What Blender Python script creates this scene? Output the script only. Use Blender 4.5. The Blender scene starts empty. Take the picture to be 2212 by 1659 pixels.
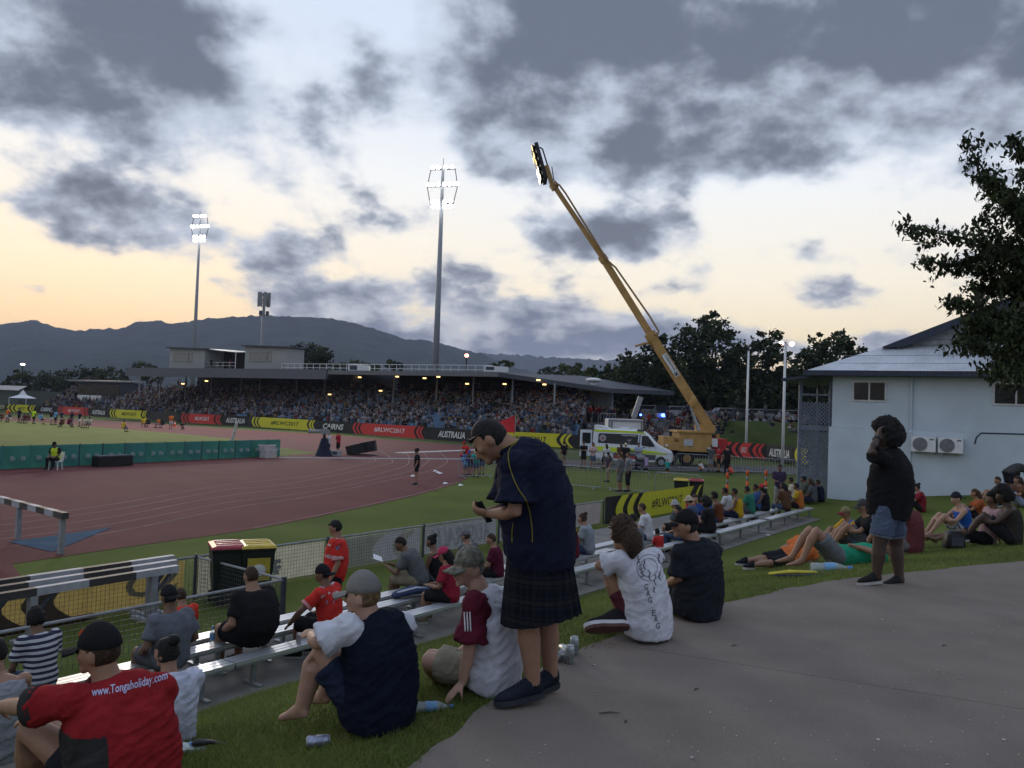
import bpy, bmesh, math, random
import numpy as np
from mathutils import Vector, Matrix
from mathutils.bvhtree import BVHTree
random.seed(7); np.random.seed(7)
sc = bpy.context.scene
col = sc.collection
rad = math.radians

# ------------------------------------------------------------------ camera
PF = 1790.0                                   # focal length in photo units (photo 2212 units wide)
PITCH, ROLL, CAMZ = rad(1.71), rad(2.0), 1.75
_F = np.array([0, math.cos(PITCH), math.sin(PITCH)]); _U0 = np.array([0, -math.sin(PITCH), math.cos(PITCH)]); _R0 = np.array([1.0, 0, 0])
_R = math.cos(ROLL)*_R0 + math.sin(ROLL)*_U0
_U = -math.sin(ROLL)*_R0 + math.cos(ROLL)*_U0
_C = np.array([0, 0, CAMZ])
cam_d = bpy.data.cameras.new('camera'); cam = bpy.data.objects.new('camera', cam_d); col.objects.link(cam)
cam_d.sensor_width = 36.0; cam_d.lens = 36.0*PF/2212.0; cam_d.clip_start = 0.05; cam_d.clip_end = 30000
cam.matrix_world = Matrix(((_R[0], _U[0], -_F[0], 0), (_R[1], _U[1], -_F[1], 0), (_R[2], _U[2], -_F[2], CAMZ), (0, 0, 0, 1)))
sc.camera = cam
def ray(x, y): return _F + (x-1106)/PF*_R + (829.5-y)/PF*_U
def P(x, y, z):                               # survey: where a line of sight meets height z
    d = ray(x, y); return _C + d*((z-CAMZ)/d[2])
def Q(x, y, Y):                               # survey: where a line of sight reaches distance Y
    d = ray(x, y); return _C + d*(Y/d[1])

# ------------------------------------------------------------------ render settings
sc.render.engine = 'CYCLES'
sc.view_settings.view_transform = 'Standard'; sc.view_settings.look = 'None'
sc.view_settings.exposure = 0.74; sc.view_settings.gamma = 1.0
cy = sc.cycles
cy.use_denoising = True
try: cy.denoiser = 'OPENIMAGEDENOISE'
except Exception: pass
cy.use_adaptive_sampling = True; cy.adaptive_threshold = 0.015
cy.max_bounces = 5; cy.diffuse_bounces = 3; cy.glossy_bounces = 3; cy.transmission_bounces = 4; cy.volume_bounces = 0; cy.transparent_max_bounces = 8
cy.caustics_reflective = False; cy.caustics_refractive = False
cy.sample_clamp_indirect = 4

# ------------------------------------------------------------------ world: dusk sky with broken cloud
SUN_AZ = math.atan2(ray(190, 700)[0], ray(190, 700)[1])       # sunset direction, left of the view
world = bpy.data.worlds.new('World'); sc.world = world; world.use_nodes = True
nt = world.node_tree; N = nt.nodes; L = nt.links; N.clear()
def nd(t, **k):
    n = N.new(t)
    for a, b in k.items(): setattr(n, a, b)
    return n
def mth(op, a, b=None, c=None, clamp=False):
    n = N.new('ShaderNodeMath'); n.operation = op; n.use_clamp = clamp
    for i, q in enumerate((a, b, c)):
        if q is None: continue
        if isinstance(q, (int, float)): n.inputs[i].default_value = q
        else: L.new(q, n.inputs[i])
    return n.outputs[0]
def lin(c): return tuple((q/255/12.92 if q/255 <= .04045 else ((q/255+.055)/1.055)**2.4) for q in c)
def ramp(fac, stops, interp='LINEAR'):
    n = N.new('ShaderNodeValToRGB'); n.color_ramp.interpolation = interp
    e = n.color_ramp.elements
    while len(e) < len(stops): e.new(0.5)
    for q, (p, c) in zip(e, stops): q.position = p; q.color = (*lin(c), 1)
    L.new(fac, n.inputs[0]); return n.outputs[0]
def mixc(f, a, b):
    n = N.new('ShaderNodeMix'); n.data_type = 'RGBA'
    if isinstance(f, (int, float)): n.inputs[0].default_value = f
    else: L.new(f, n.inputs[0])
    for i, q in ((6, a), (7, b)):
        if isinstance(q, tuple): n.inputs[i].default_value = (*q, 1)
        else: L.new(q, n.inputs[i])
    return n.outputs[2]
tc = nd('ShaderNodeTexCoord'); DIR = tc.outputs['Generated']
sep = nd('ShaderNodeSeparateXYZ'); L.new(DIR, sep.inputs[0])
el = mth('ARCSINE', sep.outputs[2])
az = mth('ARCTAN2', sep.outputs[0], sep.outputs[1])
sky_n = nd('ShaderNodeTexSky'); sky_n.sky_type = 'NISHITA'; sky_n.sun_disc = False
sky_n.sun_elevation = rad(1.5); sky_n.sun_rotation = SUN_AZ; sky_n.dust_density = 1.6; sky_n.air_density = 1.0
nish = nd('ShaderNodeVectorMath'); nish.operation = 'SCALE'; nish.inputs['Scale'].default_value = 0.10
L.new(sky_n.outputs[0], nish.inputs[0])
eln = mth('DIVIDE', el, rad(90))
warm = ramp(eln, [(0.0, (244, 170, 112)), (.045, (250, 212, 154)), (.085, (250, 230, 186)), (.15, (242, 236, 220)), (.24, (206, 215, 228)), (.40, (190, 204, 228)), (1.0, (184, 200, 228))])
cool = ramp(eln, [(0.0, (238, 208, 160)), (.05, (252, 232, 190)), (.10, (248, 238, 218)), (.17, (232, 235, 238)), (.26, (204, 216, 234)), (.42, (190, 204, 228)), (1.0, (184, 200, 228))])
east = ramp(eln, [(0.0, (160, 168, 186)), (.2, (178, 188, 208)), (.5, (180, 195, 220)), (1.0, (184, 200, 228))])
daz = mth('COSINE', mth('SUBTRACT', az, SUN_AZ))
f_w = mth('MULTIPLY', mth('POWER', mth('MAXIMUM', daz, 0.0), 24.0), .5)
f_e = mth('MULTIPLY_ADD', daz, -0.62, 0.42, True)
base = mixc(f_e, mixc(f_w, cool, warm), east)
base = mixc(0.12, base, nish.outputs[0])
# ---- clouds: broad masses given as (photo x, photo y, half width, half height, weight), broken up by noise
warp = nd('ShaderNodeTexNoise'); warp.inputs['Scale'].default_value = 4.0; warp.inputs['Detail'].default_value = 3; L.new(DIR, warp.inputs['Vector'])
sepw = nd('ShaderNodeSeparateColor'); L.new(warp.outputs['Color'], sepw.inputs[0])
azw = mth('MULTIPLY_ADD', mth('SUBTRACT', sepw.outputs[0], .5), .12, az)
elw = mth('MULTIPLY_ADD', mth('SUBTRACT', sepw.outputs[1], .5), .07, el)
BLOBS = [(120, 40, 300, 170, .80), (300, 170, 200, 110, .50), (1400, 60, 400, 190, .85), (1330, 200, 330, 140, .80), (1240, 330, 150, 60, .40), (1520, 330, 190, 70, .36), (2100, 90, 250, 200, .46), (2130, 330, 170, 130, .34), (1850, 40, 200, 120, .40),
         (110, 425, 150, 26, .36), (330, 490, 180, 46, .72), (600, 535, 105, 44, .52), (600, 270, 190, 90, .30), (740, 655, 230, 44, .98), (590, 385, 100, 45, .32), (900, 600, 110, 26, .34),
         (1170, 505, 100, 42, .52), (1330, 505, 110, 46, .58), (1290, 560, 60, 26, .40), (1570, 570, 110, 46, .52), (1820, 630, 100, 30, .42), (1800, 545, 90, 16, .30),
         (1120, 738, 310, 46, 1.05), (1390, 718, 170, 38, .85), (1900, 745, 240, 30, .50), (70, 632, 80, 7, .42), (870, 480, 90, 40, .28), (1000, 60, 110, 90, .22),
         (1560, 450, 330, 50, -.22), (1060, 420, 260, 50, -.20), (300, 610, 320, 45, -.22), (830, 140, 130, 150, -.22), (1760, 260, 170, 130, -.20), (620, 120, 130, 90, -.22), (1700, 670, 260, 35, -.15)]
cov = None
vaz = nd('ShaderNodeCombineXYZ'); L.new(azw, vaz.inputs[0]); L.new(elw, vaz.inputs[1])
for (bx, by, bw, bh, wgt) in BLOBS:
    d = ray(bx, by); d = d/np.linalg.norm(d)
    a0, e0 = math.atan2(d[0], d[1]), math.asin(d[2])
    sx, sy = PF/bw*.8, PF/bh*.8
    m_ = nd('ShaderNodeVectorMath'); m_.operation = 'MULTIPLY_ADD'; L.new(vaz.outputs[0], m_.inputs[0]); m_.inputs[1].default_value = (sx, sy, 0); m_.inputs[2].default_value = (-a0*sx, -e0*sy, 0)
    q_ = nd('ShaderNodeVectorMath'); q_.operation = 'DOT_PRODUCT'; L.new(m_.outputs[0], q_.inputs[0]); L.new(m_.outputs[0], q_.inputs[1])
    g = mth('POWER', .3679, q_.outputs['Value'])
    cov = mth('MULTIPLY', g, wgt*.62) if cov is None else mth('MULTIPLY_ADD', g, wgt*.62, cov)
den_ = mth('ADD', mth('MAXIMUM', sep.outputs[2], 0.0), .42)
cmb = nd('ShaderNodeCombineXYZ'); L.new(mth('DIVIDE', sep.outputs[0], den_), cmb.inputs[0]); L.new(mth('DIVIDE', sep.outputs[1], den_), cmb.inputs[1])
def noise2(scale, det, rgh, dist, off):
    m_ = nd('ShaderNodeVectorMath'); m_.operation = 'ADD'; m_.inputs[1].default_value = (off, off*.7, 0); L.new(cmb.outputs[0], m_.inputs[0])
    n_ = nd('ShaderNodeTexNoise'); n_.noise_dimensions = '2D'; n_.inputs['Scale'].default_value = scale; n_.inputs['Detail'].default_value = det; n_.inputs['Roughness'].default_value = rgh; n_.inputs['Distortion'].default_value = dist
    L.new(m_.outputs[0], n_.inputs['Vector']); return n_.outputs[0]
n1 = noise2(5.6, 6, .55, .0, 4.3); n2 = noise2(2.2, 3, .5, .0, 11.0)
def smooth(x, a, b):
    n = N.new('ShaderNodeMapRange'); n.interpolation_type = 'SMOOTHSTEP'
    L.new(x, n.inputs[0]); n.inputs[1].default_value = a; n.inputs[2].default_value = b; return n.outputs[0]
back = mth('MULTIPLY', smooth(daz, .55, -.3), .08)                                 # the cloud field goes on behind
hi = mth('MULTIPLY', smooth(el, .20, .42), .13)
nsum = mth('MULTIPLY_ADD', n1, 1.5, mth('MULTIPLY_ADD', n2, .7, -.60))            # mean 0.5
dens = mth('ADD', mth('ADD', cov, nsum), mth('ADD', back, hi))
alpha = smooth(dens, .60, .95)
thick = smooth(mth('MULTIPLY_ADD', nsum, .75, dens), 1.05, 1.85)
ccol_hi = mixc(thick, lin((176, 186, 202)), lin((84, 93, 108)))
ccol_lo = mixc(thick, lin((186, 190, 198)), lin((90, 104, 130)))
ccol = mixc(smooth(el, .06, .22), ccol_lo, ccol_hi)
ccol = mixc(mth('MULTIPLY', f_e, .5), ccol, lin((92, 102, 124)))
alpha2 = mth('MULTIPLY', mth('MULTIPLY', alpha, .95), smooth(el, -.02, .05))
final = mixc(alpha2, base, ccol)
bg = nd('ShaderNodeBackground'); bg.inputs[1].default_value = 0.835; L.new(final, bg.inputs[0])
wo = nd('ShaderNodeOutputWorld'); L.new(bg.outputs[0], wo.inputs[0])
world.cycles.sampling_method = 'MANUAL'; world.cycles.sample_map_resolution = 512

# ------------------------------------------------------------------ the last of the sun, low and soft behind the hills
sd = bpy.data.lights.new('sun', 'SUN'); sd.energy = 0.3; sd.angle = rad(14); sd.color = (1.0, .74, .48)
sun = bpy.data.objects.new('sun', sd); col.objects.link(sun)
SE = rad(9)
sdir = Vector((math.sin(SUN_AZ)*math.cos(SE), math.cos(SUN_AZ)*math.cos(SE), math.sin(SE)))
sun.rotation_euler = (-sdir).to_track_quat('-Z', 'Y').to_euler(); sun.location = (-40, 60, 30)
# ------------------------------------------------------------------ helpers
OFF = {}
def V(*a): return np.array(a if len(a) > 1 else a[0], dtype=float)
def nrm(v):
    v = np.asarray(v, float); l = np.linalg.norm(v); return v/l if l > 1e-9 else v
_P = np.random.RandomState(3).rand(64, 64, 64).astype(np.float32)
def vnoise(p):                                   # value noise 0..1, vectorised
    p = np.asarray(p, float); i = np.floor(p).astype(int); f = p-i; f = f*f*(3-2*f); i &= 63; j = (i+1) & 63
    def g(a, b, c): return _P[a, b, c]
    x0, y0, z0 = i[..., 0], i[..., 1], i[..., 2]; x1, y1, z1 = j[..., 0], j[..., 1], j[..., 2]; fx, fy, fz = f[..., 0], f[..., 1], f[..., 2]
    a = g(x0, y0, z0)*(1-fx)+g(x1, y0, z0)*fx; b = g(x0, y1, z0)*(1-fx)+g(x1, y1, z0)*fx
    c = g(x0, y0, z1)*(1-fx)+g(x1, y0, z1)*fx; d = g(x0, y1, z1)*(1-fx)+g(x1, y1, z1)*fx
    return (a*(1-fy)+b*fy)*(1-fz)+(c*(1-fy)+d*fy)*fz
def fbm(p, o=4):
    p = np.asarray(p, float); s = 0; a = .5; t = 0
    for _ in range(o): s = s+a*vnoise(p); t += a; p = p*2.03+7.1; a *= .5
    return s/t
MATS = {}
def mat(name, c, rough=.8, var=.15, vscale=6.0, bump=0.0, bscale=60.0, metal=0.0, emit=None, estr=1.0, spec=.3, c2=None, trans=0, alpha=1, det=4):
    if name in MATS: return MATS[name]
    m = bpy.data.materials.new(name); m.use_nodes = True; t = m.node_tree; b = t.nodes['Principled BSDF']
    b.inputs['Roughness'].default_value = rough; b.inputs['Metallic'].default_value = metal
    b.inputs['Specular IOR Level'].default_value = spec
    tcn = t.nodes.new('ShaderNodeTexCoord')
    nz = t.nodes.new('ShaderNodeTexNoise'); nz.inputs['Scale'].default_value = vscale; nz.inputs['Detail'].default_value = det; t.links.new(tcn.outputs['Object'], nz.inputs['Vector'])
    mx = t.nodes.new('ShaderNodeMix'); mx.data_type = 'RGBA'
    c = tuple(c); d = tuple(c2) if c2 else tuple(q*(1-var*1.6) for q in c); e = tuple(min(1, q*(1+var)) for q in c) if not c2 else c
    mx.inputs[6].default_value = (*d, 1); mx.inputs[7].default_value = (*e, 1)
    mr = t.nodes.new('ShaderNodeMapRange'); mr.inputs[1].default_value = .3; mr.inputs[2].default_value = .7
    t.links.new(nz.outputs[0], mr.inputs[0]); t.links.new(mr.outputs[0], mx.inputs[0]); t.links.new(mx.outputs[2], b.inputs['Base Color'])
    if bump:
        bz = t.nodes.new('ShaderNodeTexNoise'); bz.inputs['Scale'].default_value = bscale; bz.inputs['Detail'].default_value = 5; t.links.new(tcn.outputs['Object'], bz.inputs['Vector'])
        bn = t.nodes.new('ShaderNodeBump'); bn.inputs['Strength'].default_value = bump; bn.inputs['Distance'].default_value = .02
        t.links.new(bz.outputs[0], bn.inputs['Height']); t.links.new(bn.outputs[0], b.inputs['Normal'])
    if emit: b.inputs['Emission Color'].default_value = (*emit, 1); b.inputs['Emission Strength'].default_value = estr
    if trans: b.inputs['Transmission Weight'].default_value = trans; b.inputs['IOR'].default_value = 1.33
    if alpha < 1: b.inputs['Alpha'].default_value = alpha
    MATS[name] = m; return m
def mnode(m, t): return m.node_tree.nodes.new(t)
def cloth(c, name=None):
    c = tuple(round(q, 3) for q in c)
    return mat(name or 'cloth_%02x%02x%02x' % tuple(int(min(q, 1)*255) for q in c), c, rough=.92, var=.12, vscale=9, bump=.35, bscale=45, spec=.1)
def frame_from(d, up=(0, 0, 1)):
    d = nrm(d); u = V(up)
    if abs(np.dot(d, u)) > .97: u = V(1, 0, 0) if abs(d[0]) < .9 else V(0, 1, 0)
    r = nrm(np.cross(d, u)); u = np.cross(r, d); return r, u
class MB:
    def __init__(s): s.v = []; s.f = []; s.m = []
    def add(s, vs, fs, m=0):
        o = len(s.v); s.v.extend([tuple(q) for q in vs]); s.f.extend([tuple(o+i for i in q) for q in fs]); s.m.extend([m]*len(fs)); return s
    def box(s, c, size, ax=None, m=0, taper=1.0):
        c = V(c); h = V(size)/2
        ax = np.eye(3) if ax is None else np.array(ax)
        vs = []
        for z in (-1, 1):
            t = 1 if z < 0 else taper
            for x, y in ((-1, -1), (1, -1), (1, 1), (-1, 1)): vs.append(c+ax[0]*x*h[0]*t+ax[1]*y*h[1]*t+ax[2]*z*h[2])
        return s.add(vs, [(3, 2, 1, 0), (4, 5, 6, 7), (0, 1, 5, 4), (1, 2, 6, 5), (2, 3, 7, 6), (3, 0, 4, 7)], m)
    def bar(s, p, q, w, h, m=0, up=(0, 0, 1)):
        p, q = V(p), V(q); d = q-p; r, u = frame_from(d, up)
        return s.box((p+q)/2, (np.linalg.norm(d), w, h), [nrm(d), r, u], m)
    def rings(s, R, m=0, cap=True, closed=True):
        o = len(s.v); n = len(R[0])
        for r in R: s.v.extend([tuple(q) for q in r])
        fs = []
        for i in range(len(R)-1):
            for j in range(n if closed else n-1):
                k = (j+1) % n; fs.append((o+i*n+j, o+i*n+k, o+(i+1)*n+k, o+(i+1)*n+j))
        if cap:
            for i, rev in ((0, True), (len(R)-1, False)):
                c = np.mean(np.array(R[i]), axis=0); ci = len(s.v); s.v.append(tuple(c))
                for j in range(n):
                    k = (j+1) % n; a, b = o+i*n+j, o+i*n+k
                    fs.append((ci, b, a) if rev else (ci, a, b))
        s.f.extend(fs); s.m.extend([m]*len(fs)); return s
    def tube(s, pts, rs, n=8, m=0, cap=True, rnd=False, up=(0, 0, 1), flat=1.0):
        pts = [V(p) for p in pts]
        if isinstance(rs, (int, float)): rs = [rs]*len(pts)
        if rnd:
            d0 = nrm(pts[0]-pts[1]); d1 = nrm(pts[-1]-pts[-2])
            pts = [pts[0]+d0*rs[0]*.85, pts[0]+d0*rs[0]*.5]+pts+[pts[-1]+d1*rs[-1]*.5, pts[-1]+d1*rs[-1]*.85]
            rs = [rs[0]*.4, rs[0]*.82]+list(rs)+[rs[-1]*.82, rs[-1]*.4]
        R = []; pu = None
        for i, p in enumerate(pts):
            d = nrm(pts[min(i+1, len(pts)-1)]-pts[max(i-1, 0)])
            if pu is None: r, u = frame_from(d, up)
            else:
                u = pu-d*np.dot(pu, d); u = nrm(u); r = np.cross(d, u)
            pu = u
            R.append([p+(r*math.cos(t)+u*math.sin(t)*flat)*rs[i] for t in np.linspace(0, 2*math.pi, n, endpoint=False)])
        return s.rings(R, m, cap)
    def ell(s, c, rx, ry, rz, ax=None, nu=12, nv=8, m=0, fn=None):
        c = V(c); ax = np.eye(3) if ax is None else np.array(ax); R = []
        for i in range(1, nv):
            th = math.pi*i/nv
            ring = []
            for j in range(nu):
                ph = 2*math.pi*j/nu; q = V(math.sin(th)*math.cos(ph), math.sin(th)*math.sin(ph), -math.cos(th))
                if fn is not None: q = fn(q)
                ring.append(c+ax[0]*q[0]*rx+ax[1]*q[1]*ry+ax[2]*q[2]*rz)
            R.append(ring)
        o = len(s.v); s.rings(R, m, True)
        # lift the two cap centres to the poles
        for k, sg in ((len(s.v)-2, -1), (len(s.v)-1, 1)):
            q = V(0, 0, sg)
            if fn is not None: q = fn(q)
            s.v[k] = tuple(c+ax[0]*q[0]*rx+ax[1]*q[1]*ry+ax[2]*q[2]*rz)
        return s
    def prism(s, poly, vec, m=0):
        n = len(poly); a = [V(p) for p in poly]; b = [p+V(vec) for p in a]
        return s.add(a+b, [tuple(range(n-1, -1, -1)), tuple(range(n, 2*n))]+[(i, (i+1) % n, n+(i+1) % n, n+i) for i in range(n)], m)
    def data(s, name, mats, org=(0, 0, 0), smooth=False):
        me = bpy.data.meshes.new(name)
        v = np.array(s.v, float).reshape(-1, 3)-V(org)
        me.from_pydata(v.tolist(), [], s.f)
        for q in (mats if isinstance(mats, (list, tuple)) else [mats]): me.materials.append(q)
        if len(set(s.m)) > 1 or (s.m and s.m[0]): me.polygons.foreach_set('material_index', s.m)
        if smooth: me.polygons.foreach_set('use_smooth', [True]*len(me.polygons))
        me.update(); return me
    def build(s, name, mats, parent=None, smooth=False, org=None, fix=True):
        if org is None: org = OFF.get(parent.name, V(0, 0, 0)) if parent else V(0, 0, 0)
        me = s.data(name, mats, org, smooth)
        if fix:
            bm = bmesh.new(); bm.from_mesh(me); bmesh.ops.recalc_face_normals(bm, faces=bm.faces); bm.to_mesh(me); bm.free()
        o = bpy.data.objects.new(name, me); col.objects.link(o)
        if parent: o.parent = parent
        else: o.location = tuple(org)
        OFF[o.name] = V(org); return o
def tag(o, label=None, cat=None, group=None, kind=None):
    if label: o['label'] = label
    if cat: o['category'] = cat
    if group: o['group'] = group
    if kind: o['kind'] = kind
    return o
def thing(name, loc, label, cat, group=None):
    o = bpy.data.objects.new(name, None); col.objects.link(o); o.location = tuple(loc); o.empty_display_size = .1
    OFF[o.name] = V(loc); return tag(o, label, cat, group)
def clone(src, loc, rz=0, label=None, group=None, scale=None):
    def cp(o, par):
        c = o.copy(); col.objects.link(c); c.parent = par
        for ch in kids.get(o.name, []): cp(ch, c)
        return c
    kids = {}
    def walk(o):
        kids[o.name] = list(o.children)
        for ch in o.children: walk(ch)
    walk(src)
    c = cp(src, None); c.location = tuple(loc); c.rotation_euler = (0, 0, rz)
    if scale: c.scale = scale
    OFF[c.name] = V(loc)
    if label: c['label'] = label
    if group: c['group'] = group
    return c
def catmull(pts, n=8, closed=False):
    pts = [V(p) for p in pts]; out = []
    K = len(pts)
    for i in range(K if closed else K-1):
        g = (lambda j: pts[j % K]) if closed else (lambda j: pts[min(max(j, 0), K-1)])
        p0, p1, p2, p3 = g(i-1), g(i), g(i+1), g(i+2)
        for t in np.linspace(0, 1, n, endpoint=False):
            out.append(.5*((2*p1)+(-p0+p2)*t+(2*p0-5*p1+4*p2-p3)*t*t+(-p0+3*p1-3*p2+p3)*t**3))
    if not closed: out.append(pts[-1])
    return out
_TXT = {}
def text2d(s, bold=0.0, shear=0.0, space=1.0):
    k = (s, bold, shear, space)
    if k in _TXT: return _TXT[k]
    cu = bpy.data.curves.new('t', 'FONT'); cu.body = s; cu.offset = bold; cu.shear = shear; cu.space_character = space; cu.resolution_u = 2
    ob = bpy.data.objects.new('t', cu); col.objects.link(ob)
    dg = bpy.context.evaluated_depsgraph_get(); me = bpy.data.meshes.new_from_object(ob.evaluated_get(dg))
    v = np.array([q.co[:] for q in me.vertices])[:, :2]; f = [tuple(p.vertices) for p in me.polygons]
    bpy.data.objects.remove(ob); bpy.data.curves.remove(cu); bpy.data.meshes.remove(me)
    lo, hi = v.min(0), v.max(0); v = (v-lo)/(hi-lo); asp = (hi[0]-lo[0])/(hi[1]-lo[1])
    _TXT[k] = (v, f, asp); return _TXT[k]
def decal(mb, s, o, ux, uy, m=0, bold=.02, shear=0.0, space=1.0, mirror=False):
    v, f, _ = text2d(s, bold, shear, space)
    if mirror: v = np.stack([1-v[:, 0], v[:, 1]], 1)
    mb.add([V(o)+V(ux)*a+V(uy)*b for a, b in v], f, m)
    return mb
def flatpoly(mb, pts, m=0):
    mb.add(pts, [tuple(range(len(pts)))], m); return mb
def delaunay_fill(pts2):                       # triangulate a simple 2-D outline
    from mathutils.geometry import tessellate_polygon
    return [tuple(t) for t in tessellate_polygon([[Vector((p[0], p[1], 0)) for p in pts2]])]
def spline_ground(pix, z, n=6, closed=False):
    return catmull([P(x, y, z) for x, y in pix], n, closed)
# ------------------------------------------------------------------ shared materials
M_dkgrey = mat('dark_fascia', (.055, .06, .075), rough=.6); M_grey = mat('grey_paint', (.22, .23, .24), rough=.6); M_black = mat('black_plastic', (.012, .012, .014), rough=.5)
M_white = mat('white_paint', (.62, .63, .64), rough=.5, var=.06); M_wallgrey = mat('pale_cladding', (.30, .31, .30), rough=.8, var=.08); M_steel = mat('galvanised_steel', (.30, .32, .34), rough=.45, metal=.6, var=.2)
M_blk = mat('banner_black', (.022, .021, .022), rough=.7); M_yel = mat('banner_yellow', (.56, .52, .035), rough=.7, var=.06); M_red = mat('banner_red', (.52, .045, .04), rough=.7, var=.06); M_wtxt = mat('banner_white', (.66, .66, .66), rough=.7, var=.05)
M_lampw = mat('floodlight_lens', (.9, .9, .9), emit=(1, .98, .92), estr=14); M_lampy = mat('warm_lamp', (.9, .7, .4), emit=(1.0, .62, .22), estr=2.2); M_lampr = mat('red_lamp', (.9, .2, .2), emit=(1.0, .22, .12), estr=14); M_lampb = mat('blue_beacon', (.1, .2, .9), emit=(.05, .12, 1.0), estr=8)
M_glass = mat('dark_glass', (.012, .013, .016), rough=.2, spec=.28, var=.2, vscale=1.0); M_conc3 = mat('stand_concrete', (.17, .17, .165), rough=.9)
def lift(p, z): return V(p[0], p[1], z)
# ------------------------------------------------------------------ the land
AD, ND = V(.5822, .8130), V(-.8130, .5822)       # along the benches / towards the field
def AN(a, n, z): return V(*(AD*a+ND*n), z)
def to_an(x, y): return x*AD[0]+y*AD[1], x*ND[0]+y*ND[1]
EDGE_W = [(-1.9, 1.2), (-1.35, 2.35), (-.95, 3.2), (-.44, 4.05), (-.06, 5.04), (.30, 5.75), (.75, 6.39), (1.4, 7.18), (1.93, 7.71), (2.9, 8.57), (3.86, 9.3), (5.31, 10.09), (6.75, 10.86), (12, 13.3), (20, 17)]
_ea = np.array([to_an(*e) for e in EDGE_W])
def H(x, y):                                     # height of the lawn
    x = np.asarray(x, float); y = np.asarray(y, float); a, n = to_an(x, y)
    ne = np.interp(a, _ea[:, 0], _ea[:, 1])
    t = np.clip((n-ne)/(8.0-ne), 0, 1)
    z = -1.75*t**1.4-.012
    k = np.clip((n-10.2)/3.0, 0, 1); k = k*k*(3-2*k)
    z = z-.24*k
    b = np.clip((a-29.5)/4, 0, 1)*np.clip((12.5-n)/3, 0, 1); z = z+.38*b*b*(3-2*b)*np.clip(t*1.6-.4, 0, 1)
    w = np.clip((n-ne)/.6, 0, 1)*np.clip((8.0-n)/.5, 0, 1)
    return z+.05*w*(fbm(np.stack([x*.8, y*.8, 0*x], -1), 3)-.5)
def HP(x, y):                                    # line of sight onto the lawn
    z = -1.0
    for _ in range(40):
        p = P(x, y, z); z = .5*z+.5*float(H(p[0], p[1]))
    return P(x, y, z)

def grass_mat(name, c1, c2, c3, bump=.6):
    m = mat(name, c1, rough=.95, spec=.05); t = m.node_tree; b = t.nodes['Principled BSDF']
    tcn = mnode(m, 'ShaderNodeTexCoord')
    a = mnode(m, 'ShaderNodeTexNoise'); a.inputs['Scale'].default_value = .35; a.inputs['Detail'].default_value = 6
    f = mnode(m, 'ShaderNodeTexNoise'); f.inputs['Scale'].default_value = 45; f.inputs['Detail'].default_value = 6
    for q in (a, f): t.links.new(tcn.outputs['Object'], q.inputs['Vector'])
    r = mnode(m, 'ShaderNodeValToRGB'); e = r.color_ramp.elements; e[0].position = .32; e[0].color = (*c2, 1); e[1].position = .66; e[1].color = (*c1, 1)
    r2 = mnode(m, 'ShaderNodeValToRGB'); e = r2.color_ramp.elements; e[0].position = .35; e[0].color = (.45, .45, .45, 1); e[1].position = .72; e[1].color = (1.25, 1.25, 1.1, 1)
    t.links.new(a.outputs[0], r.inputs[0]); t.links.new(f.outputs[0], r2.inputs[0])
    mx = mnode(m, 'ShaderNodeMix'); mx.data_type = 'RGBA'; mx.blend_type = 'MULTIPLY'; mx.inputs[0].default_value = .8
    t.links.new(r.outputs[0], mx.inputs[6]); t.links.new(r2.outputs[0], mx.inputs[7]); t.links.new(mx.outputs[2], b.inputs['Base Color'])
    bn = mnode(m, 'ShaderNodeBump'); bn.inputs['Strength'].default_value = bump; bn.inputs['Distance'].default_value = .03
    t.links.new(f.outputs[0], bn.inputs['Height']); t.links.new(bn.outputs[0], b.inputs['Normal'])
    return m
def speckle(m, sc_, lo, hi, c, k=1.0):
    t = m.node_tree; b = t.nodes['Principled BSDF']; src = b.inputs['Base Color'].links[0].from_socket
    tcn = mnode(m, 'ShaderNodeTexCoord'); n = mnode(m, 'ShaderNodeTexNoise'); n.inputs['Scale'].default_value = sc_; n.inputs['Detail'].default_value = 3
    t.links.new(tcn.outputs['Object'], n.inputs['Vector'])
    r = mnode(m, 'ShaderNodeMapRange'); r.inputs[1].default_value = lo; r.inputs[2].default_value = hi; r.inputs[4].default_value = k; t.links.new(n.outputs[0], r.inputs[0])
    mx = mnode(m, 'ShaderNodeMix'); mx.data_type = 'RGBA'; mx.inputs[7].default_value = (*c, 1)
    t.links.new(r.outputs[0], mx.inputs[0]); t.links.new(src, mx.inputs[6]); t.links.new(mx.outputs[2], b.inputs['Base Color'])
M_lawn = grass_mat('lawn', (.125, .152, .038), (.086, .116, .028), None)
speckle(M_lawn, 1.7, .60, .74, (.105, .095, .045), .55); speckle(M_lawn, 7.5, .66, .76, (.12, .10, .055), .5)
M_field = grass_mat('field_turf', (.165, .18, .065), (.13, .145, .05), None, .3)
M_far = grass_mat('far_ground', (.10, .12, .05), (.07, .09, .035), None, .1)
M_conc = mat('concrete_path', (.190, .161, .138), rough=.93, c2=(.146, .122, .104), vscale=1.6, bump=.5, bscale=120, spec=.2, det=8)
M_conc2 = mat('concrete_strip', (.20, .19, .175), rough=.93, c2=(.13, .125, .115), vscale=2.5, bump=.4, bscale=90, spec=.2, det=8)
speckle(M_conc, 130, .60, .70, (.33, .30, .27), .7); speckle(M_conc, 60, .34, .26, (.05, .045, .04), .7); speckle(M_conc, 1.1, .56, .72, (.12, .105, .095), .6)
M_track = mat('track_rubber', (.116, .033, .033), rough=.9, c2=(.084, .023, .025), vscale=.5, bump=.3, bscale=150, spec=.15, det=9)
speckle(M_track, 9, .62, .74, (.17, .075, .07), .35)

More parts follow.
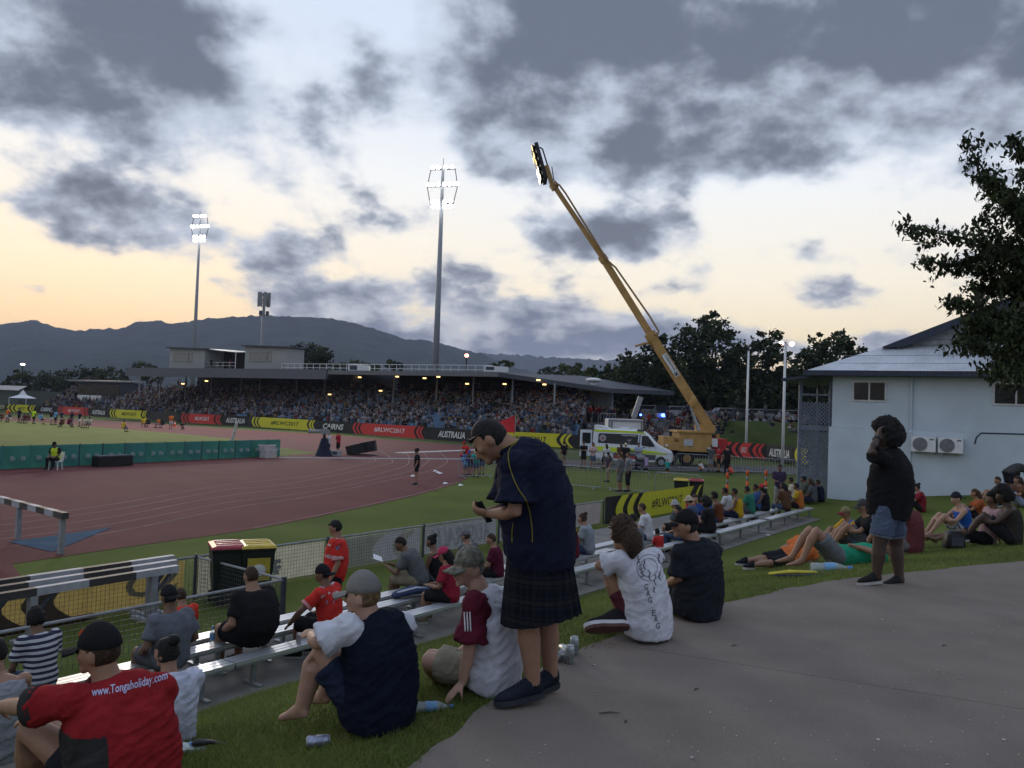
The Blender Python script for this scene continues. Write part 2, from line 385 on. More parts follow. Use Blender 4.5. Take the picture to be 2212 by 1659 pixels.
# lawn sheet (near), ground sheet (far)
xs = np.concatenate([np.arange(-22, 30.01, .3)]); ys = np.arange(-6, 52.01, .3)
gx, gy = np.meshgrid(xs, ys); gz = H(gx, gy)
mb = MB(); nx = len(xs)
mb.v = np.stack([gx, gy, gz], -1).reshape(-1, 3).tolist()
mb.f = [(j*nx+i, j*nx+i+1, (j+1)*nx+i+1, (j+1)*nx+i) for j in range(len(ys)-1) for i in range(nx-1)]; mb.m = [0]*len(mb.f)
tag(mb.build('lawn', M_lawn, smooth=True, fix=False), 'mown grass bank sloping down from the path to the track', kind='structure')
mb = MB(); flatpoly(mb, [(-7000, -300, -2.03), (7000, -300, -2.03), (7000, 9000, -2.03), (-7000, 9000, -2.03)])
tag(mb.build('ground', M_far), 'flat grassed ground reaching out to the hills', kind='structure')

def sheet(name, pts, z, m, label, thick=None):
    p2 = [(q[0], q[1]) for q in pts]; mb = MB()
    mb.add([(x, y, z) for x, y in p2], delaunay_fill(p2)); o = mb.build(name, m)
    return tag(o, label, kind='structure')
red_px = [(-330, 1330), (62, 1266), (25, 1219), (300, 1178), (548, 1143), (750, 1103), (903, 1069), (997, 1040), (1028, 1014), (1036, 992), (1030, 974), (1000, 962), (850, 951), (700, 938), (500, 927), (300, 912), (180, 906), (0, 901), (-300, 892)]
rp = [P(x, y, -2) for x, y in red_px]
rp = rp[:3]+catmull(rp[3:13], 6)+rp[13:]
sheet('running_track', rp, -1.994, M_track, 'dull red rubber running track with white lane lines')
fp = [P(x, y, -2) for x, y in [(-330, 1034), (0, 1015), (300, 1000), (600, 986), (690, 979)]]+[P(x, y, -2) for x, y in [(600, 966), (548, 953), (397, 938), (248, 926), (120, 915), (0, 907), (-300, 897)]]
sheet('playing_field', fp, -1.989, M_field, 'pale floodlit grass of the playing field')
# painted lane lines
M_line = mat('lane_paint', (.27, .20, .195), rough=.9, var=.3, vscale=1.2)
LANES = [[(-40, 1188), (250, 1148), (494, 1098), (600, 1083), (692, 1068), (836, 1038), (925, 1018), (960, 1003), (965, 991), (945, 974)],
         [(-40, 1170), (250, 1130), (494, 1085), (618, 1070), (766, 1045), (890, 1016), (922, 999), (925, 990), (915, 978)],
         [(-40, 1154), (250, 1115), (494, 1070), (717, 1043), (866, 1010), (884, 992), (877, 978)],
         [(-40, 1140), (250, 1100), (494, 1057), (618, 1045), (826, 1005), (846, 992), (814, 968)],
         [(-40, 1127), (250, 1088), (494, 1046), (667, 1028), (800, 998), (808, 988), (784, 966)],
         [(548, 1140), (720, 1106), (903, 1066), (990, 1041)]]
for k, l in enumerate(LANES):
    c = spline_ground(l, -1.9905, 8); mb = MB()
    L_, R_ = [], []
    for i, p in enumerate(c):
        d = nrm(c[min(i+1, len(c)-1)]-c[max(i-1, 0)]); s_ = V(-d[1], d[0], 0)*.02; L_.append(p+s_); R_.append(p-s_)
    n_ = len(c); mb.add(L_+R_, [(i, i+1, n_+i+1, n_+i) for i in range(n_-1)])
    tag(mb.build('lane_line', M_line), 'thin white painted lane line on the track', kind='structure')

# concrete path, split by its expansion joint into slabs
edge = catmull([(x, y, 0) for x, y in EDGE_W], 16); edge = [p+V(-.6, .8, 0)*(float(fbm(p*3.5, 3))-.5)*.09 for p in edge]
poly = [(q[0], q[1]) for q in edge]+[(30, 20), (30, -8), (-3.2, -8)]
path_root = bpy.data.objects.new('path', None); col.objects.link(path_root); tag(path_root, 'grey-brown concrete path along the top of the bank', kind='structure'); OFF['path'] = V(0, 0, 0)
j0, j1 = P(1330, 1392, 0), P(2212, 1532, 0); jd = nrm((j1-j0)*V(1, 1, 0)); jn = V(-jd[1], jd[0], 0)
for sgn in (1, -1):
    bm = bmesh.new(); vs = [bm.verts.new((x, y, 0)) for x, y in poly]; f = bm.faces.new(vs)
    r_ = bmesh.ops.extrude_face_region(bm, geom=[f]); bmesh.ops.translate(bm, vec=(0, 0, -.12), verts=[g for g in r_['geom'] if isinstance(g, bmesh.types.BMVert)])
    bmesh.ops.bisect_plane(bm, geom=bm.verts[:]+bm.edges[:]+bm.faces[:], plane_co=Vector(j0+jn*sgn*.004), plane_no=Vector(jn*sgn), clear_inner=True)
    bmesh.ops.holes_fill(bm, edges=bm.edges[:]); bmesh.ops.recalc_face_normals(bm, faces=bm.faces)
    me = bpy.data.meshes.new('path_slab'); bm.to_mesh(me); bm.free(); me.materials.append(M_conc)
    o = bpy.data.objects.new('path_slab', me); col.objects.link(o); o.parent = path_root
# concrete strip under the benches
mb = MB(); far = [AN(a, n, -1.735) for a, n in ((-4, 10.0), (13, 10.0), (17, 12.2), (31.3, 12.2))]; near = [AN(31.3, 8.05, -1.735), AN(-4, 8.05, -1.735)]
mb.prism(near+far, (0, 0, -.2)); tag(mb.build('bench_pavement', M_conc2), 'concrete strip under the aluminium benches', kind='structure')
mb = MB(); pv = [P(x, y, -1.99) for x, y in [(1390, 1052), (1700, 1040), (1760, 1010), (1740, 1003), (1600, 1003), (1440, 1010), (1250, 1012), (1250, 1018)]]
mb = MB(); road = [P(x, y, -1.993) for x, y in [(1050, 1000), (1250, 1008), (1460, 1018), (1700, 1022), (1790, 1035), (1790, 1018), (1700, 1008), (1450, 1003), (1250, 994), (1050, 986)]]
sheet('service_road', road, -1.992, mat('asphalt', (.06, .06, .06), rough=.9), 'narrow asphalt service road behind the ambulance')

# ------------------------------------------------------------------ hills
def hill(name, ridge, Yr, Yb, label, seed, c, rough_h):
    xs_ = np.arange(ridge[0][0], ridge[-1][0]+1, 4.0); ry = np.interp(xs_, [r[0] for r in ridge], [r[1] for r in ridge]); rows = 34
    vs = []
    for j in range(rows):
        t = j/(rows-1); Y = Yb+(Yr-Yb)*t
        for x, y in zip(xs_, ry):
            top = Q(x, y, Yr); wx = top[0]*Y/Yr; z = top[2]*(t**1.25)
            nz = fbm(V(wx*.004+seed, Y*.003, seed*2.), 4)-.5
            z = z+nz*rough_h*math.sin(math.pi*min(1, t*1.0))*.9
            if j == rows-1: z += (vnoise(V(wx*.045, seed, 3.))-.3)*9*Yr/3000+(vnoise(V(wx*.11, seed, 9.))-.5)*5*Yr/3000
            vs.append((wx, Y+nz*200*(1-t), max(z, -3) if j else -6))
    n_ = len(xs_); mb = MB(); mb.add(vs, [(j*n_+i, j*n_+i+1, (j+1)*n_+i+1, (j+1)*n_+i) for j in range(rows-1) for i in range(n_-1)])
    back = [(v[0]*1.1, v[1]+900, -6) for v in vs[-n_:]]; o_ = len(mb.v); mb.v.extend(back); mb.f.extend([((rows-1)*n_+i, (rows-1)*n_+i+1, o_+i+1, o_+i) for i in range(n_-1)]); mb.m.extend([0]*(n_-1))
    m = mat('forest_'+name, c, rough=1, c2=tuple(q*.45 for q in c), vscale=.012, spec=0, det=9, bump=1.0, bscale=.05)
    m.node_tree.nodes['Bump'].inputs['Distance'].default_value = 14
    return tag(mb.build(name, m, smooth=False), label, kind='structure')
RIDGE = [(-200, 712), (-60, 706), (0, 703), (32, 697), (82, 693), (119, 708), (159, 717), (206, 712), (260, 710), (298, 696), (347, 693), (370, 702), (422, 691), (496, 686), (548, 682), (642, 685), (720, 690), (766, 698), (816, 714), (866, 732), (935, 738), (990, 755), (1043, 767), (1100, 790), (1180, 815)]
hill('hill', RIDGE, 3000, 1500, 'long forested hill rising behind the grandstand', 1.3, (.045, .06, .05), 90)
hill('far_hill', [(700, 795), (900, 775), (1000, 766), (1060, 764), (1180, 772), (1300, 778), (1420, 786), (1600, 800), (1900, 820), (2300, 835)], 4600, 3900, 'faint far ridge under the low cloud', 5.1, (.05, .065, .06), 60)
# air: one even box of haze round the place
hz = MB(); hz.box((0, 2700, 186), (9000, 5800, 378)); 
mh = bpy.data.materials.new('haze'); mh.use_nodes = True; t = mh.node_tree; t.nodes.clear()
pv_ = t.nodes.new('ShaderNodeVolumePrincipled'); pv_.inputs['Color'].default_value = (.70, .77, 1.0, 1); pv_.inputs['Density'].default_value = 1.15e-4
ou = t.nodes.new('ShaderNodeOutputMaterial'); t.links.new(pv_.outputs[0], ou.inputs['Volume'])
tag(hz.build('haze', mh), 'thin blue evening haze over the ground', kind='stuff')
# ------------------------------------------------------------------ the far side: boards, terrace, stand, lamps
BZ = -1.88
bl_px = [(-40, 888), (10, 889.5), (130, 894), (230, 901), (321, 906.5), (385, 912), (540, 921), (700, 932), (850, 943), (1000, 955), (1095, 961.5), (1240, 968), (1400, 976), (1585, 987), (1670, 994), (1745, 1006)]
bl_w = [P(x, y, BZ) for x, y in bl_px]; bl_x = np.array([b[0] for b in bl_px])
def bpt(x): return V(*[np.interp(x, bl_x, [w[i] for w in bl_w]) for i in range(3)])
BT = -.55
def board(x0, x1, kind, text, label, rev=False):
    k = max(2, int((x1-x0)/40)+1); xs_ = np.linspace(x0, x1-1, k); pts = [bpt(x) for x in xs_]; ln = sum(np.linalg.norm(pts[i+1]-pts[i]) for i in range(k-1)); h = BT-BZ
    t = nrm(pts[-1]-pts[0]); nn = V(t[1], -t[0], 0)
    if nn[1] > 0: nn = -nn
    root = thing('advertising_board', (pts[0]+pts[-1])/2, label, 'advertising board', 'advertising boards round the ground')
    def at(u, v, off=.0): return pts[0]+(pts[-1]-pts[0])*u+V(0, 0, h*v)+nn*off
    mb = MB(); mb.prism([at(0, 0), at(1, 0), at(1, 1), at(0, 1)], -nn*.05); mb.build('panel', M_blk, root)
    asp = ln/h
    if kind != 'b':
        mc = M_yel if kind == 'y' else M_red; mb = MB()
        def lens(u0, w, flip=1, cut=0):      # curved chevron band
            e = [];
            for v in np.linspace(0, 1, 9): e.append((u0+flip*(abs(v-.55)**1.7)*1.3/asp, v))
            f_ = [(u+w, v) for u, v in e]
            for i in range(8): mb.add([at(*e[i], .012), at(*f_[i], .012), at(*f_[i+1], .012), at(*e[i+1], .012)], [(0, 1, 2, 3)])
        w = .30/asp; c0 = .06
        lens(c0, w); lens(c0+w*1.9, w*.9); lens(1-c0-w*2.6, w*.9, 1); lens(1-c0-w*1.2, w*.7, 1)
        u0, u1 = c0+w*3.7, 1-c0-w*3.6; n_ = 9; vs = np.linspace(0, 1, n_)
        le = [(u0+(abs(v-.55)**1.7)*1.3/asp, v) for v in vs]; re = [(u1+(abs(v-.55)**1.7)*1.3/asp, v) for v in vs]
        for i in range(n_-1): mb.add([at(*le[i], .012), at(*re[i], .012), at(*re[i+1], .012), at(*le[i+1], .012)], [(0, 1, 2, 3)])
        mb.build('printed_chevrons', mc, root, fix=False)
        mb = MB(); uw = (u1-u0)*.56; decal(mb, text, at(u0+(u1-u0)*.28, .30, .03), (pts[-1]-pts[0])*uw, V(0, 0, h*.42), bold=.012); mb.build('lettering', M_blk if kind == 'y' else M_wtxt, root, fix=False)
    else:
        mb = MB(); tx, wv = text
        if tx: decal(mb, tx, at(.5-wv/2, .25, .03), (pts[-1]-pts[0])*wv, V(0, 0, h*.52), bold=.02, shear=.25).build('lettering', M_wtxt, root, fix=False)
    for u in np.linspace(.06, .94, max(2, int(ln/3))): MB().bar(at(u, -.1, -.08), at(u, 1.0, -.08), .06, .06).build('support_post', M_steel, root)
board(10, 80, 'y', '#RLWC2017', 'small yellow board at the far left end of the board line')
board(80, 121, 'b', ('CAIRNS', .6), 'far black board between the leftmost yellow and red boards')
board(121, 197, 'r', '#RLWC2017', 'red board behind the far left team bench')
board(197, 231, 'b', ('AUSTRALIA', .8), 'small black board between far red and yellow boards')
board(231, 322, 'y', '#RLWC2017', 'yellow board behind the umbrella at left')
board(322, 385, 'b', (None, .5), 'black board right behind the orange-vest steward')
board(385, 485, 'r', '#RLWC2017', 'red board below the left end of the stand roof')
board(485, 535, 'b', ('AUSTRALIA', .8), 'black AUSTRALIA board left of the big yellow board')
board(535, 690, 'y', '#RLWC2017', 'yellow board left of the CAIRNS board')
board(690, 755, 'b', ('CAIRNS', .72), 'black CAIRNS board behind the camera operator')
board(755, 928, 'r', '#RLWC2017', 'large red board between CAIRNS and AUSTRALIA boards')
board(928, 1030, 'b', ('AUSTRALIA', .56), 'black AUSTRALIA board left of the man in the kilt')
board(1030, 1245, 'y', '#RLWC2017', 'yellow board behind the man in the kilt')
board(1245, 1420, 'b', (None, .3), 'black board hidden behind the ambulance')
board(1420, 1560, 'b', (None, .4), 'black board behind the crane base')
board(1560, 1655, 'r', '#RLWC2017', 'red board right of the crane base')
board(1655, 1716, 'b', ('AUSTRALIA', .75), 'black AUSTRALIA board beside the lattice verandah')
board(1716, 1750, 'y', '#RLWC2017', 'yellow board partly behind the lattice verandah')

# terrace (seat rows step up behind the boards)
stand = thing('grandstand', bpt(700)+V(3, 16, 0), 'long low grandstand with flat roof and crowded seats', 'grandstand')
tx = np.linspace(60, 1235, 60); tl = [bpt(x) for x in tx]
def outn(i):
    d = nrm(tl[min(i+1, 59)]-tl[max(i-1, 0)]); n_ = V(-d[1], d[0], 0); return n_ if n_[1] > 0 else -n_
TN = [outn(i) for i in range(60)]
ROWS = 13
def tpt(u, r):                         # u 0..1 along, r row
    q = u*59; i = min(int(q), 58); f = q-i; p = tl[i]*(1-f)+tl[i+1]*f; n_ = nrm(TN[i]*(1-f)+TN[i+1]*f)
    p = p+n_*(3.2+.86*r); p[2] = -1.15+.33*r; return p, n_
mb = MB()
for r in range(ROWS+1):
    f0 = [tpt(u, r-.35)[0] for u in np.linspace(0, 1, 40)]; f1 = [tpt(u, r+.65)[0] for u in np.linspace(0, 1, 40)]
    z = -1.15+.33*r
    for i in range(39):
        a, b, c, d = f0[i].copy(), f0[i+1].copy(), f1[i+1].copy(), f1[i].copy()
        for q in (a, b, c, d): q[2] = z
        a2, b2 = a.copy(), b.copy(); a2[2] = b2[2] = z-.34
        mb.add([a, b, c, d, a2, b2], [(0, 1, 2, 3), (4, 5, 1, 0)])
mb.build('terrace_steps', M_conc3, stand, fix=False)
# roofs
A_, B_ = Q(272, 806, 134), Q(706, 806, 112); A_[2] = B_[2] = 0
C_, D_ = Q(700, 800, 112.6), Q(1078, 800, 93.5); C_[2] = D_[2] = 0
def away(a, b):
    d = nrm(b-a); n_ = V(-d[1], d[0], 0); return n_ if n_[1] > 0 else -n_
na, nc = away(A_, B_), away(C_, D_)
def lift(p, z): return V(p[0], p[1], z)
mb = MB(); mb.prism([lift(A_, 6.05), lift(B_, 6.05), lift(B_+na*18, 6.6), lift(A_+na*18, 6.6)], (0, 0, -.35)); mb.build('roof', M_dkgrey, stand)
mb = MB(); mb.prism([lift(A_-na*.15, 4.85), lift(B_-na*.15, 4.85), lift(B_-na*.15, 6.2), lift(A_-na*.15, 6.2)], na*.14); mb.build('fascia', mat('fascia_slate', (.10, .105, .125), rough=.6), stand)
mb = MB(); mb.prism([lift(B_, 4.9), lift(B_+na*17, 4.2), lift(B_+na*17, 6.5), lift(B_, 6.2)], nrm(B_-A_)*.2); mb.build('roof_end', M_dkgrey, stand)
mb = MB(); mb.prism([lift(C_, 6.0), lift(D_, 5.75), lift(D_+nc*17, 6.3), lift(C_+nc*17, 6.5)], (0, 0, -.3)); mb.build('roof', M_dkgrey, stand)
mb = MB(); mb.prism([lift(C_-nc*.12, 5.55), lift(D_-nc*.12, 5.3), lift(D_-nc*.12, 5.85), lift(C_-nc*.12, 6.1)], nc*.1); mb.build('fascia', mat('fascia_grey', (.13, .135, .15), rough=.6), stand)
E_ = Q(1318, 838, 90.5); E_[2] = 0
mb = MB(); mb.prism([lift(D_, 5.8), lift(E_, 4.35), lift(E_+nc*15, 4.6), lift(D_+nc*17, 6.3)], (0, 0, -.5)); mb.build('roof', M_dkgrey, stand)
# back walls
mb = MB(); mb.prism([lift(A_+na*14, -1), lift(B_+na*14, -1), lift(B_+na*14, 6.2), lift(A_+na*14, 6.2)], na*.3); mb.prism([lift(C_+nc*14, -1), lift(D_+nc*14, -1), lift(D_+nc*14, 6.2), lift(C_+nc*14, 6.2)], nc*.3); mb.build('back_wall', mat('stand_wall_dark', (.05, .047, .045), rough=.9), stand)
for k in range(9):
    u0, u1 = .25+k*.082, .25+k*.082+.066
    mb = MB(); a, b = A_+(B_-A_)*u0+na*13.9, A_+(B_-A_)*u1+na*13.9; mb.prism([lift(a, 1.9), lift(b, 1.9), lift(b, 4.2), lift(a, 4.2)], -na*.06); w_ = mb.build('window', M_wallgrey, stand)
    mb = MB(); d = nrm(b-a)*.12; mb.prism([lift(a+d, 2.05)-na*.08, lift(b-d, 2.05)-na*.08, lift(b-d, 4.1)-na*.08, lift(a+d, 4.1)-na*.08], -na*.02); mb.build('pane', M_glass, w_)
for k in range(7):
    u0, u1 = .10+k*.125, .10+k*.125+.09
    mb = MB(); a, b = C_+(D_-C_)*u0+nc*13.9, C_+(D_-C_)*u1+nc*13.9; mb.prism([lift(a, 1.6), lift(b, 1.6), lift(b, 4.3), lift(a, 4.3)], -nc*.06); mb.build('doorway', mat('recess_dark', (.018, .017, .016), rough=.9), stand)
wl0, wl1 = Q(1224, 860, 100), Q(1322, 862, 96)
mb = MB(); d_ = away(wl0, wl1); mb.prism([lift(wl0, -1), lift(wl1, -1), lift(wl1, 4.2), lift(wl0, 4.2)], d_*.3); mb.build('end_wall', mat('pale_blue_wall', (.36, .40, .43), rough=.8), stand)
mb = MB(); q0, q1 = Q(1050, 860, 110), Q(1225, 860, 101); mb.prism([lift(q0, -1), lift(q1, -1), lift(q1, 5), lift(q0, 5)], d_*.3); mb.build('back_wall', MATS['stand_wall_dark'], stand)
for x in (849, 942, 1021, 1106, 1197):
    u = (x-740)/(1078-740); b = Q(x, 880, 113-20*min(u, 1.25)+3.5); mb = MB(); mb.tube([lift(b, -.4), lift(b, 5.4 if x < 1110 else 4.7)], .11, 8); mb.build('roof_post', M_grey, stand)
for x in (300, 345, 400, 455, 520, 560, 640, 700):
    b = Q(x, 860, 134-22*(x-272)/433+9); mb = MB(); mb.tube([lift(b, 1), lift(b, 5.8)], .12, 6); mb.build('roof_post', M_grey, stand)
for (x, y, Y) in ((395, 829, 130), (446, 823, 126), (525, 813.8, 121), (748, 818, 120), (777, 815, 117), (858, 813.5, 109), (917, 817, 104), (947, 814, 103), (1009, 829, 103), (1090, 829.5, 98), (1176, 830.5, 96), (1163, 821, 92), (822, 844, 115), (1241, 853, 95.5), (712, 852, 119)):
    p = Q(x, y, Y); mb = MB(); mb.box(p, (.42, .2, .14)); mb.build('lamp', M_lampy, stand)
# commentary boxes and camera deck on the roof
for (x0, x1, Y, yt) in ((365, 441, 134, 752), (528, 616, 124, 748)):
    a, b = Q(x0, 797, Y), Q(x1, 797, Y-3.5); d = away(a, b); zt = Q(x0, yt, Y)[2]; mb = MB(); mb.prism([lift(a, 6.2), lift(b, 6.2), lift(b, zt-.25), lift(a, zt)], d*4); bx = mb.build('commentary_box', M_wallgrey, stand)
    mb = MB(); mb.prism([lift(a-nrm(b-a)*.4-d*.5, zt), lift(b+nrm(b-a)*.4-d*.5, zt-.25), lift(b+nrm(b-a)*.4+d*4.3, zt-.1), lift(a-nrm(b-a)*.4+d*4.3, zt+.15)], (0, 0, .18)); mb.build('box_roof', M_dkgrey, bx)
    mb = MB(); a2, b2 = a+(b-a)*.1-d*.03, a+(b-a)*.66-d*.03; zl = 6.2+(zt-6.2)*.38; zh = 6.2+(zt-6.2)*.78
    mb.prism([lift(a2, zl), lift(b2, zl), lift(b2, zh), lift(a2, zh)], d*.02); mb.build('window', mat('hazy_glass', (.16, .17, .17), rough=.2, spec=.5), bx)
    mb = MB(); mb.bar(lift(a2-d*.05, zl), lift(b2-d*.05, zl), .1, .1); mb.bar(lift(a2-d*.05, zh), lift(b2-d*.05, zh), .1, .1); c2 = a2+(b2-a2)*.8; mb.bar(lift(c2-d*.05, zl), lift(c2-d*.05, zh), .08, .08, up=(1, 0, 0)); mb.build('window_frame', M_wallgrey, bx)
    mb = MB()
    for k in range(1, 11):
        z = 6.2+(zt-6.4)*k/11
        if zl-.05 < z < zh+.05: continue
        mb.bar(lift(a-d*.01, z), lift(b-d*.01, z), .02, .03)
    mb.build('cladding_battens', M_grey, bx)
a, b = Q(443, 797, 131), Q(508, 797, 128); d = away(a, b); deck = thing('camera_deck', (a+b)/2+V(0, 0, 0), 'open camera deck with sloping canopy between the commentary boxes', 'camera deck')
mb = MB(); mb.prism([lift(a, 9.45), lift(b, 8.9), lift(b+d*3.5, 9.2), lift(a+d*3.5, 9.6)], (0, 0, .12)); mb.build('canopy', M_grey, deck)
for q in (a, b, a+d*3.4, b+d*3.4):
    mb = MB(); mb.tube([lift(q, 6.2), lift(q, 9.1)], .06, 6); mb.build('post', M_white, deck)
mb = MB()
for z in (6.9, 7.4): mb.bar(lift(a, z), lift(b, z), .05, .05)
for u in np.linspace(0, 1, 6): mb.bar(lift(a+(b-a)*u, 6.3), lift(a+(b-a)*u, 7.4), .04, .04, up=(1, 0, 0))
mb.build('railing', M_white, deck)
mb = MB(); mb.prism([lift(a+d*3.6, 6.2), lift(b+d*3.6, 6.2), lift(b+d*3.6, 9.2), lift(a+d*3.6, 9.5)], d*.1); mb.build('back_screen', M_black, deck)
# roof railing
rl = thing('roof_railing', lift(C_, 6.1), 'white railing along the grandstand roof', 'railing'); ra, rb = lift(B_-nrm(B_-A_)*12+nc*3, 6.25), lift(D_-nrm(D_-C_)*6+nc*6, 6.1)
for z in (.35, .9):
    mb = MB(); mb.bar(ra+V(0, 0, z), rb+V(0, 0, z), .07, .07); mb.build('rail', M_white, rl)
for u in np.linspace(0, 1, 30):
    mb = MB(); q = ra+(rb-ra)*u; mb.bar(q-V(0, 0, .1), q+V(0, 0, .9), .06, .06, up=(1, 0, 0)); mb.build('baluster', M_white, rl)
for (x, y0, y1, Y, w, lab) in ((1072, 790, 797, 100, 52, 'white rooftop air conditioner on the right end of the stand'), (1282, 819, 826, 93, 34, 'round white roof vent near the right end of the stand'), (774, 787, 797, 112, 44, 'white ramp panel on the stand roof beside the railing')):
    a, b = Q(x-w/2, y1, Y), Q(x+w/2, y1, Y); zt = Q(x, y0, Y)[2]; r_ = thing('roof_unit', (a+b)/2, lab, 'roof unit'); mb = MB()
    if 'round' in lab: mb.tube([(a+b)/2-V(0, 0, .8), (a+b)/2+V(0, 0, .1)], .35, 10); mb.build('stem', M_white, r_); mb = MB(); mb.ell((a+b)/2+V(0, 0, .25), .9, .9, .28); mb.build('cowl', M_white, r_, True)
    else:
        mb.prism([lift(a, a[2]-.3), lift(b, a[2]-.3), lift(b, zt-.1), lift(a, zt)], (0, 1.6, 0)); mb.build('casing', M_white, r_); mb = MB(); mb.prism([lift(a+V(.2, -.02, 0), a[2]-.1), lift(a+V(1.2, -.02, 0), a[2]-.1), lift(a+V(1.2, -.02, 0), zt-.15), lift(a+V(.2, -.02, 0), zt-.15)], (0, .015, 0)); mb.build('grille', M_dkgrey, r_)
# stairs with handrails between the seats, right
for (x0, y0, x1, y1, Y0, Y1, lab) in ((1052, 952, 1205, 868, 87, 98, 'steel handrail of the stairs at the right end of the stand'), (795, 925, 905, 880, 106, 112, 'steel handrail of the stairs in the middle of the stand')):
    a, b = Q(x0, y0, Y0), Q(x1, y1, Y1); r_ = thing('stair_rail', a, lab, 'railing')
    for dz in (.5, 1.0):
        mb = MB(); mb.tube([a+V(0, 0, dz), b+V(0, 0, dz)], .035, 5); mb.build('rail', M_steel, r_)
    for u in np.linspace(0, 1, 14):
        mb = MB(); q = a+(b-a)*u; mb.tube([q-V(0, 0, .1), q+V(0, 0, 1.0)], .025, 5); mb.build('baluster', M_steel, r_)
a, b = Q(1200, 885, 93), Q(1330, 890, 90); r_ = thing('platform_rail', a, 'railing of the raised platform at the stand end', 'railing')
mb = MB(); mb.prism([lift(a, -1.6), lift(b, -1.6), lift(b, .55), lift(a, .55)], (1, 6, 0)); mb.build('platform_wall', M_conc3, r_)
for u in np.linspace(0, 1, 22):
    mb = MB(); q = lift(a+(b-a)*u, .55); mb.tube([q, q+V(0, 0, 1.05)], .025, 5); mb.build('baluster', M_steel, r_)
mb = MB(); mb.tube([lift(a, 1.6), lift(b, 1.6)], .035, 5); mb.build('rail', M_steel, r_)

# floodlight towers
def tower(xb, xt, yt, Y, headw, lab, rz):
    b = Q(xb, 790, Y); b[2] = -2; zt = Q(xt, yt, Y)[2]; root = thing('floodlight_tower', b, lab, 'floodlight tower', 'floodlight towers')
    top = V(b[0], b[1], zt); hh = headw*1.08
    mb = MB(); mb.tube([b, b+(top-b)*.5, top], [.62*headw/5.2, .45*headw/5.2, .22*headw/5.2], 12); mb.build('mast', mat('mast_steel', (.25, .27, .30), rough=.5, metal=.3), root, True)
    mb = MB(); mb.tube([top, top+V(0, 0, headw*.35)], .05, 5); mb.build('lightning_rod', M_steel, root)
    ex = V(math.cos(rz), math.sin(rz), 0); ey = V(math.sin(rz), -math.cos(rz), 0)      # ey: towards the field
    if ey[1] > 0: ey = -ey
    lv = [(0, .40), (-.5, .5), (-1.0, .38)]
    for dz, hw in lv:
        mb = MB(); c = top+V(0, 0, dz*hh); mb.tube([c-ex*headw*hw, c+ex*headw*hw], .09, 6); mb.build('cross_arm', M_dkgrey, root)
    for s in (-1, 1):
        for k in (0, 1):
            mb = MB(); mb.tube([top+V(0, 0, lv[k][0]*hh)+ex*s*headw*lv[k][1], top+V(0, 0, lv[k+1][0]*hh)+ex*s*headw*lv[k+1][1]], .07, 6); mb.build('brace', M_dkgrey, root)
    for (dz, us, zo) in ((0, (-.33, -.16, .1, .3), .35), (-.5, (-.46, -.32, -.15, .08, .24, .38, .48), .35), (-1.0, (-.3, -.14, .12, .3), .35), (-1.0, (-.28, -.13, .12, .3), -.4)):
        for u in us:
            c = top+V(0, 0, dz*hh+zo)+ex*u*headw; fw = nrm(ey+V(0, 0, -.45)); r_, u_ = frame_from(fw)
            mb = MB(); R_ = [[c+fw*t+(r_*math.cos(q)+u_*math.sin(q))*w for q in np.linspace(0, 6.283, 8, endpoint=False)] for t, w in ((-.28, .12), (-.05, .30), (.14, .34))]; mb.rings(R_); l = mb.build('floodlight', M_dkgrey, root)
            mb = MB(); mb.rings([[c+fw*(.15)+(r_*math.cos(q)+u_*math.sin(q))*.33 for q in np.linspace(0, 6.283, 10, endpoint=False)], [c+fw*.17+(r_*math.cos(q)+u_*math.sin(q))*.26 for q in np.linspace(0, 6.283, 10, endpoint=False)]]); mb.build('lens', M_lampw, l)
    ld = bpy.data.lights.new('floodlight_beam', 'SPOT'); ld.energy = 65000; ld.spot_size = rad(75); ld.spot_blend = .8; ld.shadow_soft_size = 2; ld.color = (1, .97, .88)
    lo = bpy.data.objects.new('floodlight_beam', ld); col.objects.link(lo); lo.parent = root; pos = top+ey*1.2+V(0, 0, -hh*.5)-b; lo.location = tuple(pos)
    tgt = V(-45, 75, -2)-(pos+b); lo.rotation_euler = Vector(tgt).to_track_quat('-Z', 'Y').to_euler()
tower(941, 960, 366, 126, 4.9, 'tall floodlight mast behind the middle of the stand', rad(-14))
tower(418, 427, 470, 176, 4.1, 'shorter floodlight mast behind the commentary boxes', rad(-14))
